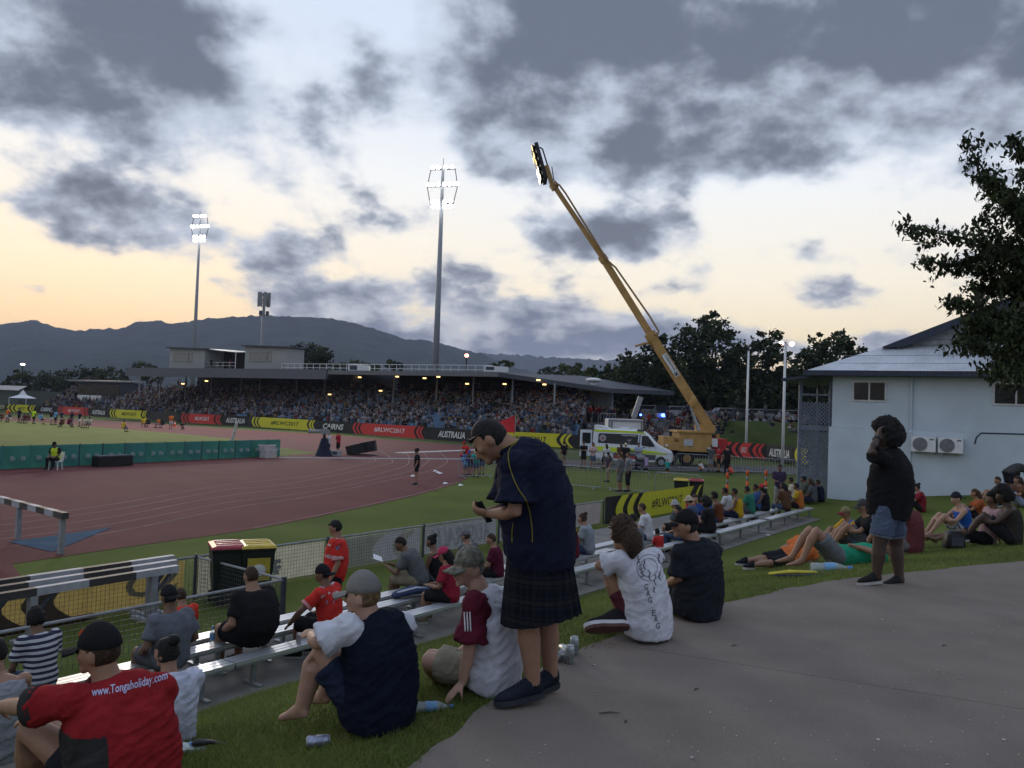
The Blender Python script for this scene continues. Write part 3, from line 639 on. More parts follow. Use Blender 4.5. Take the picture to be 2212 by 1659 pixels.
# phone mast
b = Q(564, 797, 150); b[2] = -2; zt = Q(568, 640, 150)[2]; r_ = thing('phone_mast', b, 'slim phone mast with clustered antenna panels behind the stand', 'mast')
mb = MB(); mb.tube([b, V(b[0], b[1], zt)], [.4, .28], 8); mb.build('mast', M_grey, r_, True)
for k in range(6):
    q = V(b[0]+.95*math.cos(k*1.047), b[1]+.95*math.sin(k*1.047), zt-.6); mb = MB(); mb.box(q, (.42, .25, 2.6)); mb.build('antenna_panel', M_grey, r_)
for k in range(3):
    q = V(b[0]+.7*math.cos(k*2.1), b[1]+.7*math.sin(k*2.1), zt-3.1); mb = MB(); mb.box(q, (.5, .35, .8)); mb.build('radio_unit', M_dkgrey, r_)
for (x, yl, yb, Y, lab) in ((1008, 768, 797, 150, 'thin lamp post with a red light behind the stand roof'), (49, 787, 850, 190, 'small street lamp among the left trees'), (1698, 745, 900, 118, 'tall twin-headed lamp post between the right trees')):
    b = Q(x, yb, Y); p = Q(x, yl, Y); r_ = thing('lamp_post', lift(b, -2), lab, 'lamp post'); mb = MB(); mb.tube([lift(b, -2), p], [.16, .12], 6); mb.build('post', M_black, r_)
    if 'twin' in lab:
        for s in (-1, 1): mb = MB(); mb.ell(p+V(s*.75, -.2, .15), .36, .36, .3); mb.build('lamp_head', mat('pink_white_lamp', (1, .8, .7), emit=(1.0, .62, .48), estr=8), r_)
        mb = MB(); mb.bar(p+V(-.9, 0, 0), p+V(.9, 0, 0), .12, .1); mb.build('cross_arm', M_black, r_)
    else: mb = MB(); mb.ell(p, .34, .34, .3) if x > 500 else mb.ell(p, .5, .4, .22); mb.build('lamp_head', M_lampr if x > 500 else mat('pale_lamp', (1, 1, 1), emit=(1, .95, .85), estr=5), r_)
# tall posts at right
for (x0, y0, x1, y1, lab) in ((1616.5, 759, 1611, 990, 'thin white pole, left of the pair near the crane'), (1695, 742, 1690, 1008, 'thin white pole, right of the pair beside the verandah')):
    b = P(x1, y1, -2); t_ = Q(x0, y0, b[1]); r_ = thing('tall_pole', b, lab, 'pole'); mb = MB(); mb.tube([b, V(b[0], b[1], t_[2])], [.13, .09], 8); mb.build('shaft', M_white, r_, True); mb = MB(); mb.tube([V(b[0], b[1], t_[2]), V(b[0], b[1], t_[2]+.12)], .1, 8); mb.build('cap', M_grey, r_)
# scoreboard hut, sheds and marquee at far left
a, b = Q(168, 862, 152), Q(258, 862, 148); d = away(a, b); r_ = thing('scorers_hut', (a+b)/2, 'dark scorers hut with white band left of the stand', 'hut')
z0, z1, z2, z3 = Q(170, 866, 152)[2], Q(170, 853, 152)[2], Q(170, 832, 152)[2], Q(170, 824, 152)[2]
mb = MB(); mb.prism([lift(a, -1), lift(b, -1), lift(b, z3), lift(a, z3)], d*5); mb.build('wall', M_dkgrey, r_); mb = MB(); mb.prism([lift(a-d*.1, z0), lift(a+(b-a)*.58-d*.1, z0), lift(a+(b-a)*.58-d*.1, z1), lift(a-d*.1, z1)], d*.08); mb.build('white_band', M_white, r_)
mb = MB(); mb.prism([lift(a-d*.1, z1), lift(b-d*.1, z1), lift(b-d*.1, z2), lift(a-d*.1, z2)], d*.05); mb.build('window', M_glass, r_); mb = MB(); mb.prism([lift(a-nrm(b-a)*1.5-d, z3), lift(b+nrm(b-a)*.6-d, z3), lift(b+nrm(b-a)*.6+d*5, z3+.2), lift(a-nrm(b-a)*1.5+d*5, z3+.2)], (0, 0, .25)); mb.build('roof', M_grey, r_)
a, b = Q(-60, 870, 165), Q(40, 870, 160); d = away(a, b); zt = Q(0, 842, 165)[2]; zr = Q(0, 832, 165)[2]; r_ = thing('green_shed', (a+b)/2, 'dull green shed at the far left edge', 'shed'); mb = MB(); mb.prism([lift(a, -1), lift(b, -1), lift(b, zt), lift(a, zt)], d*10); mb.build('wall', mat('shed_green', (.07, .085, .075), rough=.8), r_); mb = MB(); mb.add([lift(a-d*.5, zt), lift(b-d*.5+nrm(b-a)*.5, zt), lift(b+d*4-nrm(b-a)*3, zr), lift(a+d*4, zr)], [(0, 1, 2, 3)]); mb.build('roof', M_grey, r_)
c = Q(49, 860, 158); r_ = thing('marquee', lift(c, -1), 'small white peaked marquee behind the left crowd', 'marquee'); mb = MB(); zt = Q(49, 846, 158)[2]; mb.add([V(c[0]-1.7, c[1]-1.7, c[2]), V(c[0]+1.7, c[1]-1.7, c[2]), V(c[0]+1.7, c[1]+1.7, c[2]), V(c[0]-1.7, c[1]+1.7, c[2]), V(c[0]-.5, c[1]-.5, c[2]+.6), V(c[0]+.5, c[1]-.5, c[2]+.6), V(c[0]+.5, c[1]+.5, c[2]+.6), V(c[0]-.5, c[1]+.5, c[2]+.6), V(c[0], c[1], zt+.4)], [(0, 1, 5, 4), (1, 2, 6, 5), (2, 3, 7, 6), (3, 0, 4, 7), (4, 5, 8), (5, 6, 8), (6, 7, 8), (7, 4, 8)]); mb.build('canopy', M_white, r_)
for sx in (-1.6, 1.6): mb = MB(); mb.tube([V(c[0]+sx, c[1]-1.6, -1), V(c[0]+sx, c[1]-1.6, c[2])], .05, 5); mb.build('leg', M_white, r_)
# grass bank at right behind the boards
xs_ = np.linspace(1175, 1830, 40); rows_ = []
for r in range(9): rows_.append([V(*(bpt(min(x, 1745))+V((x-1745)*.32 if x > 1745 else 0, 2+r*2.6, 0))[:2], -2+min(1, r/7)**.9*3.3) for x in xs_])
mb = MB(); 
mb.add([p for r in rows_ for p in r], [(j*40+i, j*40+i+1, (j+1)*40+i+1, (j+1)*40+i) for j in range(8) for i in range(39)])
top_ = rows_[-1]; o_ = len(mb.v); mb.v.extend([tuple(p+V(0, 60, 0)) for p in top_]); mb.f.extend([(8*40+i, 8*40+i+1, o_+i+1, o_+i) for i in range(39)]); mb.m.extend([0]*39)
tag(mb.build('spectator_bank', grass_mat('shaded_bank_turf', (.05, .068, .022), (.034, .05, .016), None), smooth=True), 'grass bank with seated spectators right of the stand', kind='structure')  # turf colour darkened to stand in for shade from the trees
def bankpt(x, y):
    for Y in np.arange(66, 120, .4):
        q = Q(x, y, Y); b = bpt(min(x, 1745)); r = (Y-b[1]-2)/2.6
        z = -2+min(1, max(r, 0)/7)**.9*3.3
        if q[2] <= z: return V(q[0], q[1], z)
    return Q(x, y, 100)
# ------------------------------------------------------------------ blue-grey clubhouse
Wl = P(1793, 1078, -1.4); EV = V(.856, -.517, 0); BK = V(.517, .856, 0)
def HW(e, b, z): return V(Wl[0], Wl[1], 0)+EV*e+BK*b+V(0, 0, z)
M_hwall = mat('pale_blue_render', (.46, .525, .585), rough=.9, var=.05, vscale=1.2, bump=.25, bscale=14, spec=.2); speckle(M_hwall, .55, .5, .75, (.39, .45, .50), .5); speckle(M_hwall, 26, .62, .72, (.52, .58, .63), .4)
M_navy = mat('navy_trim', (.028, .038, .065), rough=.5); M_roofz = mat('corrugated_iron', (.50, .53, .57), rough=.5, metal=.15, var=.1, vscale=1.5); M_frame = mat('window_frame_white', (.55, .54, .54), rough=.5)
M_lat = mat('lattice_blue', (.12, .145, .19), rough=.7)
hs = thing('clubhouse', HW(6, 4, -1.6), 'two-storey pale blue clubhouse with corrugated roof at right', 'house')
def hbox(name, e0, e1, b0, b1, z0, z1, m, par=None, sm=False):
    mb = MB(); mb.prism([HW(e0, b0, z0), HW(e1, b0, z0), HW(e1, b1, z0), HW(e0, b1, z0)], (0, 0, z1-z0)); return mb.build(name, m, par or hs)
hbox('wall_ledge', -.09, 14, -.1, -.02, 1.47, 1.49, mat('ledge_pale', (.38, .44, .5), rough=.8)); hbox('lower_wall', -.09, 14, -.10, 9, -2.2, 1.47, M_hwall); hbox('upper_wall', 0, 14, 0, 9, 1.47, 3.55, M_hwall)
hbox('gutter', -1.0, 14.5, -.62, -.44, 3.50, 3.70, M_navy); hbox('soffit', -.9, 14.4, -.44, .1, 3.5, 3.54, M_navy)
# corrugated apron roof with hip at left
ap = MB(); nn_ = 150
e_ = np.linspace(-.9, 14.5, nn_*2); top = []; bot = []
for k, e in enumerate(e_):
    dz = .018 if k % 2 else 0
    tmax = min(1.0, (e+.9)/2.6); bot.append(HW(e, -.5, 3.70+dz)); top.append(HW(e, -.5+2.4*tmax, 3.70+1.14*tmax+dz))
ap.add(bot+top, [(i, i+1, len(e_)+i+1, len(e_)+i) for i in range(len(e_)-1)]); rf = ap.build('apron_roof', M_roofz, hs)
hb = MB(); hb.add([HW(-.9, -.5, 3.70), HW(1.7, 1.9, 4.84), HW(1.7, 7, 4.84), HW(-.9, 9.4, 3.7)], [(0, 1, 2, 3)]); hb.build('hip_roof', M_roofz, hs)
mb = MB()
for z in (4.02, 4.38): mb.bar(HW(.2, -.5+2.4*(z-3.7)/1.14-.02, z+.015), HW(14, -.5+2.4*(z-3.7)/1.14-.02, z+.015), .012, .012)
mb.build('screw_rows', M_grey, rf)
gx_, gz_ = 6.9, 6.75      # gable apex
g = MB(); g.prism([HW(2.2, 1.95, 4.80), HW(11.8, 1.95, 4.80), HW(gx_, 1.95, gz_)], BK*.1); gw = g.build('gable_wall', mat('pale_boards', (.30, .33, .35), rough=.8), hs)
for k in range(8):
    z = 4.88+k*.22; f = (z-4.8)/(gz_-4.8); MB().prism([HW(2.3+(gx_-2.3)*f, 1.93, z), HW(11.7-(11.7-gx_)*f, 1.93, z), HW(11.6-(11.6-gx_)*f, 1.93, z+.19), HW(2.4+(gx_-2.4)*f, 1.93, z+.19)], -BK*.025).build('weatherboard', MATS['pale_boards'], gw)
for s, e0 in ((1, 1.6), (-1, 12.2)):
    g = MB(); g.prism([HW(e0, 1.45, 4.76), HW(gx_, 1.45, gz_+.22), HW(gx_, 1.45, gz_-.06), HW(e0+s*.75, 1.45, 4.76)], BK*.06); g.build('barge_board', M_navy, hs)
    g = MB(); g.add([HW(e0, 1.45, 4.78), HW(gx_, 1.45, gz_+.24), HW(gx_, 8, gz_+.24), HW(e0, 8, 4.78)], [(0, 1, 2, 3)]); g.build('gable_roof', M_navy, hs)
def hwin(e0, e1, z0, z1):
    w = hbox('window', e0, e1, -.04, .02, z0, z1, M_frame)
    m_ = (e0+e1)/2
    for a, b in ((e0+.06, m_-.03), (m_+.03, e1-.06)): hbox('pane', a, b, -.052, -.045, z0+.06, z1-.06, M_glass, w)
hwin(.75, 1.98, 2.52, 3.32); hwin(5.55, 7.0, 2.50, 3.32)
MB().tube([HW(2.86, -.05, 3.5), HW(2.86, -.05, 1.5), HW(2.86, -.12, 1.4), HW(2.86, -.12, -1.6)], .05, 8).build('downpipe', M_hwall, hs)
MB().tube([HW(5.0, -.1, 1.05), HW(5.05, -.1, 1.3), HW(5.2, -.1, 1.46), HW(7.6, -.1, 1.50), HW(9, -.1, 1.5)], .028, 6).build('conduit', M_navy, hs)
hbox('downpipe', 7.62, 7.78, -.1, 0, 1.6, 3.5, M_navy)
for k, e in enumerate((2.92, 3.82)):
    ac = thing('air_conditioner', HW(e+.4, -.25, .62), 'white wall-mounted air conditioner, '+('left' if k == 0 else 'right')+' of the pair on the clubhouse', 'air conditioner', 'air conditioners on the clubhouse wall')
    hbox('casing', e, e+.82, -.42, -.12, .68, 1.24, M_white, ac)
    mb = MB(); c = HW(e+.30, -.425, .96); mb.rings([[c+EV*math.cos(t)*r+V(0, 0, math.sin(t)*r)-BK*o for t in np.linspace(0, 6.283, 20, endpoint=False)] for r, o in ((.25, 0), (.25, .02), (.20, .02))]); mb.build('fan_grille', mat('fan_dark', (.16, .16, .17), rough=.6), ac)
    mb = MB()
    for r in (.07, .12, .17, .22): mb.tube([c+EV*math.cos(t)*r+V(0, 0, math.sin(t)*r)-BK*.024 for t in np.linspace(0, 6.283, 20)], .006, 4)
    mb.build('grille_wire', M_grey, ac)
    mb = MB(); decal(mb, '---', HW(e+.62, -.424, 1.12), EV*.14, V(0, 0, .05)); mb.build('lettering', M_dkgrey, ac, fix=False)
    for s in (.1, .7): hbox('bracket', e+s, e+s+.04, -.4, -.07, .60, .68, M_steel, ac)
# verandah with lattice
vr = thing('verandah', HW(-.8, .3, -1.6), 'dark lattice-sided verandah at the left end of the clubhouse', 'verandah')
for (e, b) in ((-1.3, .3), (-1.3, 4), (-.12, .3)): MB().bar(HW(e, b, -1.9), HW(e, b, 3.3), .12, .12, up=(1, 0, 0)).build('post', M_lat, vr)
for z, h in ((1.40, .22), (-1.62, .10), (2.75, .08)): MB().bar(HW(-1.3, .3, z), HW(-.1, .3, z), .1, h).build('rail', M_lat, vr)
mb = MB(); mb.prism([HW(-1.95, -.3, 3.28), HW(-.05, -.3, 3.5), HW(-.05, 6, 3.5), HW(-1.95, 6, 3.28)], (0, 0, .1)); mb.build('roof', M_navy, vr)
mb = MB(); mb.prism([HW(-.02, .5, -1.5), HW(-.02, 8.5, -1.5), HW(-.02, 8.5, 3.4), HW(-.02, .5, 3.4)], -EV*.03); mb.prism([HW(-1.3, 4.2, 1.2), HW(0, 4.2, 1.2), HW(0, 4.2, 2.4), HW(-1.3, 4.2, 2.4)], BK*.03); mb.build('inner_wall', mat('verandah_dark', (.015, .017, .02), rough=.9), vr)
for (z0, z1, sp) in ((-1.55, 1.28, .15), (1.55, 2.45, .15)):
    w = 1.14; e0 = -1.25
    for s in (1, -1):
        k = -int((z1-z0)/sp)-1
        while k*sp < w+.01:
            # diagonal slat clipped to the panel
            pts = []
            a = k*sp
            lo = max(0, a); hi = min(w, a+(z1-z0))
            if hi-lo > .06:
                x0, x1 = lo, hi; za, zb = z0+(lo-a), z0+(hi-a)
                if s < 0: x0, x1 = w-lo, w-hi
                MB().bar(HW(e0+x0, .3+.012*s, za), HW(e0+x1, .3+.012*s, zb), .052, .012, up=tuple(BK)).build('lattice_slat', M_lat, vr, fix=False)
            k += 1
hbox('step', -1.4, -.1, -.1, .3, -1.75, -1.62, M_conc2, vr)

# ------------------------------------------------------------------ crane with light rig
CY = 62.0; M_cr = mat('crane_yellow', (.40, .235, .075), rough=.5, var=.12, vscale=2); M_crr = mat('crane_red', (.40, .03, .03), rough=.5); M_tyre = mat('tyre', (.015, .015, .015), rough=.9)
c0 = Q(1490, 990, CY); cr = thing('mobile_crane', lift(c0, -2), 'yellow mobile crane holding up a bank of lights', 'crane')
def cb(x0, y0, x1, y1, wpx, name, d=.7, m=None, dy=0):
    a, b = Q(x0, y0, CY+dy), Q(x1, y1, CY+dy); w = wpx*CY/PF; mb = MB(); mb.bar(a, b, w, d, up=(0, 1, 0)); 
    mb2 = MB(); dd = nrm(b-a); side = nrm(np.cross(dd, V(0, 1, 0))); mb2.box((a+b)/2, (np.linalg.norm(b-a), w, d), [dd, side, V(0, 1, 0)]); return mb2.build(name, m or M_cr, cr)
cb(1536, 930, 1404, 722, 18, 'boom_section', .65); cb(1410, 731, 1301, 556, 13, 'boom_section', .5); cb(1305, 562, 1197, 402, 9, 'boom_section', .38)
cb(1411, 733, 1402, 719, 21, 'boom_collar', .85); cb(1307, 565, 1299, 553, 16, 'boom_collar', .68); cb(1200, 408, 1193, 397, 15, 'boom_head', .6)
pipe = [Q(x, y, CY-.45) for x, y in ((1198, 398), (1208, 399), (1222, 418), (1309, 557), (1316, 566), (1330, 578), (1404, 684), (1423, 716), (1421, 724), (1412, 722))]; MB().tube(pipe, .075, 6).build('side_pipe', mat('pipe_tan', (.30, .19, .10), rough=.5), cr)
MB().tube([Q(1372, 748, CY), Q(1392, 742, CY), Q(1405, 742, CY), Q(1414, 752, CY)], .09, 6).build('hook_arm', M_cr, cr)
cb(1193, 399, 1180, 358, 9, 'jib_arm', .35)
hd = MB(); a, b = Q(1157, 316, CY), Q(1178, 392, CY); dd = nrm(b-a); side = nrm(np.cross(dd, V(0, 1, 0))); hd.box((a+b)/2, (np.linalg.norm(b-a), .28, 1.9), [dd, side, V(0, 1, 0)]); lh = hd.build('light_frame', M_black, cr)
MB().tube([Q(1186, 368, CY), Q(1172, 322, CY), Q(1166, 318, CY)], .06, 6).build('frame_stay', M_black, cr); MB().tube([Q(1192, 360, CY), Q(1196, 388, CY), Q(1206, 398, CY)], .04, 6).build('cable', M_black, cr)
for k in range(5):
    for j in (-.7, 0, .7):
        p = a+(b-a)*((k+.5)/5)+V(0, j, 0); s_ = -side if side[0] > 0 else side
        hd = MB(); r_, u_ = frame_from(s_); hd.rings([[p+s_*t+(r_*math.cos(q)+u_*math.sin(q))*w for q in np.linspace(0, 6.283, 8, endpoint=False)] for t, w in ((.1, .1), (.3, .26), (.36, .27))]); l_ = hd.build('floodlight', M_black, cr)
        if (k in (1, 3, 4)) or j == -.7:
            hd = MB(); hd.rings([[p+s_*t+(r_*math.cos(q)+u_*math.sin(q))*w for q in np.linspace(0, 6.283, 8, endpoint=False)] for t, w in ((.365, .25), (.38, .2))]); hd.build('lens', mat('rig_lens', (.9, .85, .7), emit=(1, .9, .7), estr=3.5) if k in (3, 4) else mat('rig_lens_warm', (.8, .6, .3), emit=(1, .7, .3), estr=1.2), l_)
# sign on the boom
sa, sb = Q(1434, 765, CY-.42), Q(1464, 812, CY-.42); du = sb-sa; pn = nrm(np.cross(nrm(du), V(0, 1, 0)))
if pn[2] < 0: pn = -pn
MB().box((sa+sb)/2, (np.linalg.norm(du), .40, .02), [nrm(du), pn, V(0, 1, 0)]).build('sign', M_white, cr)
mb = MB(); decal(mb, 'Floodlighting Australia', sa+du*.05-pn*.06+V(0, -.03, 0), du*.72, pn*.2, bold=.02); mb.build('lettering', M_dkgrey, cr, fix=False)
mb = MB(); flatpoly(mb, [sa+du*.82-pn*.14+V(0, -.03, 0), sa+du*.97-pn*.14+V(0, -.03, 0), sa+du*.97+pn*.14+V(0, -.03, 0), sa+du*.82+pn*.14+V(0, -.03, 0)]); mb.build('emblem', M_black, cr)
mb = MB(); mb.tube([sa+du*(.895+.05*math.cos(t))+pn*.1*math.sin(t)+V(0, -.036, 0) for t in np.linspace(.4, 5, 9)], .02, 4); mb.build('emblem_mark', M_white, cr)
MB().tube([Q(1491, 878, CY-.4), Q(1510, 930, CY-.4)], [.07, .16], 8).build('lift_ram', M_steel, cr); MB().ell(Q(1497, 868, CY-.4), .3, .2, .5).build('ram_bracket', M_cr, cr)
def q4(x0, y0, x1, y1, Y, dep, name, m): 
    a, b = Q(x0, y1, Y), Q(x1, y1, Y); zt = Q((x0+x1)/2, y0, Y)[2]; zb = Q((x0+x1)/2, y1, Y)[2]; return MB().prism([lift(a, zb), lift(b, zb), lift(b, zt), lift(a, zt)], (0, dep, 0)).build(name, m, cr)
q4(1466, 934, 1537, 976, 60.5, 2.6, 'engine_housing', M_cr); q4(1433, 955, 1466, 972, 60.4, 2.6, 'counterweight', M_cr); q4(1433, 943, 1456, 955.4, 60.6, 2.2, 'counterweight', M_cr); q4(1462, 931, 1540, 935, 60.35, 2.9, 'housing_lip', M_cr); q4(1477, 949, 1497, 963, 60.45, .04, 'plate', mat('plate_grey', (.42, .43, .44), rough=.5))
q4(1437, 960, 1443, 964, 60.36, .04, 'reflector', M_white); q4(1528, 966, 1533, 971, 60.45, .04, 'reflector', M_white)
q4(1510, 918, 1545, 936, 61.5, 1.6, 'boom_pivot', M_cr); q4(1428, 977, 1575, 990, 61, 2.4, 'chassis', M_black); q4(1528, 948, 1570, 992, 61.2, 2.3, 'cab', M_crr); q4(1405, 962, 1433, 980, 62, 2.2, 'rear_deck', M_crr)
q4(1537, 948, 1550, 965, 60.7, .5, 'cab_panel', M_white); q4(1547, 938, 1554, 950, 61.6, .5, 'mirror_arm', M_cr)
for x in (1448, 1484, 1552):
    w_ = Q(x, 992, 61); w_ = V(w_[0], w_[1], -1.45); mb = MB(); mb.rings([[V(w_[0]+math.cos(t)*r, w_[1]+dy, w_[2]+math.sin(t)*r) for t in np.linspace(0, 6.283, 18, endpoint=False)] for r, dy in ((.48, 0), (.55, .06), (.55, .4), (.48, .45))]); wh = mb.build('wheel', M_tyre, cr)
    mb = MB(); mb.rings([[V(w_[0]+math.cos(t)*r, w_[1]+dy, w_[2]+math.sin(t)*r) for t in np.linspace(0, 6.283, 14, endpoint=False)] for r, dy in ((.3, -.01), (.24, .0), (.12, -.03))]); mb.build('rim', M_cr, wh)

# ------------------------------------------------------------------ ambulance
ra_, rb_ = P(1277, 1003, -2), P(1452, 1011.5, -2); AX = nrm((rb_-ra_)*V(1, 1, 0)); AY = V(-AX[1], AX[0], 0); AL = np.linalg.norm(rb_-ra_)
M_amb = mat('ambulance_white', (.62, .66, .70), rough=.35, var=.04, spec=.5); M_hi = mat('hi_vis_green', (.50, .62, .03), rough=.5, var=.05); M_ared = mat('ambulance_red', (.35, .035, .025), rough=.5)
am = thing('ambulance', ra_+AX*AL/2+AY*1, 'white ambulance van with green and red side stripes', 'ambulance')
def AP(u, v, z): return ra_+AX*u*AL+AY*v+V(0, 0, z)
prof = [(0.0, .45), (0.0, 1.0), (.012, 2.35), (.03, 2.50), (.10, 2.56), (.60, 2.52), (.655, 2.42), (.70, 2.22), (.80, 1.62), (.86, 1.42), (.965, 1.16), (.99, 1.02), (1.0, .78), (.998, .45), (.985, .36)]
def arch(c, r=.072): return [(c+r, .36)]+[(c+r*math.cos(t), .36+.42*math.sin(t)) for t in np.linspace(.15, math.pi-.15, 8)]+[(c-r, .36)]
low = arch(.865)+arch(.19)+[(.02, .36)]
pr = prof+low
R_ = []
for v, ins in ((0.0, .06), (.05, .02), (.2, 0), (1.8, 0), (1.95, .02), (2.0, .06)):
    ring = []
    for u, z in pr:
        tum = .10*max(0, z-1.1)/1.4; vv = v+(tum if v < 1 else -tum)
        ring.append(AP(.5+(u-.5)*(1-ins*.35), vv, z-(ins*.8 if z > 2 else 0)))
    R_.append(ring)
body = MB(); n_ = len(pr); body.v = [tuple(p) for r in R_ for p in r]
body.f = [(i*n_+j, i*n_+(j+1) % n_, (i+1)*n_+(j+1) % n_, (i+1)*n_+j) for i in range(5) for j in range(n_)]
tri = delaunay_fill(pr); body.f += [tuple(t) for t in tri]+[tuple(5*n_+i for i in t) for t in tri]; body.m = [0]*len(body.f)
bo = body.build('body', M_amb, am)
def side(name, pts, m, off, par=None):
    o = []
    for u, z in pts:
        tum = .10*max(0, z-1.1)/1.4; o.append(AP(u, tum-off, z))
    mb = MB(); mb.add(o, delaunay_fill(pts)); return mb.build(name, m, par or am, fix=False)
side('side_window', [(.075, 1.55), (.57, 1.50), (.575, 2.18), (.56, 2.24), (.10, 2.24), (.08, 2.18)], M_glass, .012)
dw = side('door_window', [(.615, 1.50), (.64, 1.45), (.775, 1.42), (.78, 1.52), (.70, 2.13), (.685, 2.17), (.62, 2.17)], M_glass, .012)
side('green_band', [(.03, .98), (.80, .88), (.93, .90), (.93, 1.00), (.78, 1.12), (.60, 1.22), (.03, 1.32)], M_hi, .014)
side('roof_band', [(.02, 2.34), (.62, 2.32), (.68, 2.24), (.64, 2.40), (.60, 2.47), (.05, 2.50), (.02, 2.44)], M_hi, .014)
side('lower_band', [(.275, .50), (.79, .50), (.80, .85), (.30, .92), (.26, .9)], mat('ambulance_dark', (.06, .065, .07), rough=.4), .014)
side('red_band', [(.28, .50), (.70, .50), (.70, .68), (.28, .72)], M_ared, .020)
side('pillar', [(.585, 1.30), (.597, 1.30), (.605, 2.26), (.59, 2.26)], mat('pillar_blue', (.12, .15, .2), rough=.5), .02)
side('door_seam', [(.80, .95), (.803, .95), (.79, 1.45), (.786, 1.45)], M_grey, .02)
for u in (.54, .615): side('door_handle', [(u, 1.33), (u+.05, 1.32), (u+.05, 1.37), (u, 1.38)], M_black, .03)
mb = MB(); decal(mb, 'Ambulance', AP(.335, -.03, .97), AP(.60, -.03, .92)-AP(.335, -.03, .97), V(0, 0, .26), bold=.03); mb.build('lettering', mat('ambulance_letter', (.03, .05, .05)), am, fix=False)
mb = MB(); decal(mb, 'Emergency Paramedics', AP(.37, .04, 2.09), AP(.555, .04, 2.07)-AP(.37, .04, 2.09), V(0, 0, .12), bold=.02); mb.build('lettering', M_wtxt, am, fix=False)
mb = MB(); mb.rings([[AP(.135, .05-o, 1.9)+AX*math.cos(t)*r+V(0, 0, math.sin(t)*r) for t in np.linspace(0, 6.283, 16, endpoint=False)] for r, o in ((.24, 0), (.24, .03), (.12, .032))]); mb.build('emblem', mat('emblem_grey', (.33, .33, .35)), am)
mb = MB()
for dx, dz in ((1, 0), (0, 1)): mb.box(AP(.135, .012, 1.9), (.06+.16*dx, .012, .06+.16*dz), [AX, AY, V(0, 0, 1)])
mb.build('emblem_cross', M_ared, am)
mb = MB(); c = AP(.465, .02, 1.72); mb.tube([c+V(0, 0, -.18), c+V(0, 0, .2)], .02, 5); mb.tube([c+AX*.15+V(0, 0, .14), c+AX*.05+V(0, 0, .06), c-AX*.05+V(0, 0, .06), c-AX*.15+V(0, 0, .14)], .03, 5); mb.build('staff_emblem', MATS['emblem_grey'], am)
for u in (.865, .19):
    c = AP(u, .02, .37-.0); mb = MB(); mb.rings([[c+AX*math.cos(t)*r+V(0, 0, math.sin(t)*r)+AY*o for t in np.linspace(0, 6.283, 18, endpoint=False)] for r, o in ((.33, 0), (.37, .04), (.37, .22), (.33, .25))]); wh = mb.build('wheel', M_tyre, am)
    mb = MB(); mb.rings([[c+AX*math.cos(t)*r+V(0, 0, math.sin(t)*r)+AY*o for t in np.linspace(0, 6.283, 14, endpoint=False)] for r, o in ((.21, -.01), (.17, .01), (.07, -.02))]); mb.build('rim', M_steel, wh)
MB().prism([AP(.30, .5, 2.5), AP(.46, .5, 2.5), AP(.45, .5, 2.68), AP(.34, .5, 2.72)], AY*1).build('roof_unit', M_amb, am); MB().prism([AP(.46, .6, 2.5), AP(.56, .6, 2.5), AP(.53, .6, 2.62), AP(.48, .6, 2.64)], AY*.8).build('roof_unit', M_amb, am)
MB().bar(AP(.56, .1, 2.56), AP(.64, .1, 2.50), .2, .1).build('roof_bar', M_dkgrey, am); MB().prism([AP(.02, .2, 2.5), AP(.24, .2, 2.53), AP(.10, .2, 2.78), AP(.02, .2, 2.80)], AY*1.5).build('rear_spoiler', M_amb, am)
dr = MB(); a = AP(0, 0, .5); o_ = -AX*.75-AY*.55; dr.prism([AP(0, 0, .6), AP(0, 0, .6)+o_, AP(0, .08, 2.45)+o_, AP(0, .08, 2.45)], nrm(np.cross(o_, V(0, 0, 1)))*.06); rd = dr.build('rear_door', M_amb, am)
q_ = nrm(np.cross(o_, V(0, 0, 1)))*-.02; MB().add([AP(0, .05, 1.5)+o_*.15+q_*2, AP(0, .05, 1.5)+o_*.85+q_*2, AP(0, .05, 2.25)+o_*.85+q_*2, AP(0, .05, 2.25)+o_*.15+q_*2], [(0, 1, 2, 3)]).build('rear_window', M_glass, rd)
MB().prism([AP(.985, .02, .80), AP(.999, .10, .80), AP(.985, .10, 1.08), AP(.955, .02, 1.08)], AY*.25).build('headlight', mat('headlight', (.6, .6, .62), rough=.15, spec=.8), am); MB().prism([AP(.70, -.12, 1.45), AP(.73, -.12, 1.42), AP(.73, -.12, 1.66), AP(.71, -.12, 1.70)], AY*.1).build('wing_mirror', M_black, am)
MB().bar(AP(.02, .03, .42), AP(.11, .03, .42), .06, .16).build('sill', M_black, am)
# white site box and leaning beam behind the ambulance
a, b = Q(1313, 945, 66), Q(1388, 945, 66); zt = Q(1350, 905.5, 66)[2]; bx = thing('screen_truck', lift((a+b)/2, -2), 'white screen box on legs behind the ambulance', 'truck'); MB().prism([lift(a, -1.2), lift(b, -1.2), lift(b, zt), lift(a, zt)], (0, 2.4, 0)).build('box', M_white, bx)
for p, q in ((a, b),):
    for z in (zt-.12, -.2): MB().bar(lift(p, z)+V(0, -.06, 0), lift(q, z)+V(0, -.06, 0), .05, .14).build('frame_rail', M_grey, bx)
    for u in (.02, .1, .96): MB().bar(lift(p+(q-p)*u, -1)+V(0, -.07, 0), lift(p+(q-p)*u, zt-.05)+V(0, -.07, 0), .05, .12, up=(1, 0, 0)).build('frame_post', M_grey, bx)
for u in (.1, .9): MB().bar(lift(a+(b-a)*u, -2)+V(0, .3, 0), lift(a+(b-a)*u, -1.2)+V(0, .3, 0), .2, .2, up=(1, 0, 0)).build('leg', M_dkgrey, bx)
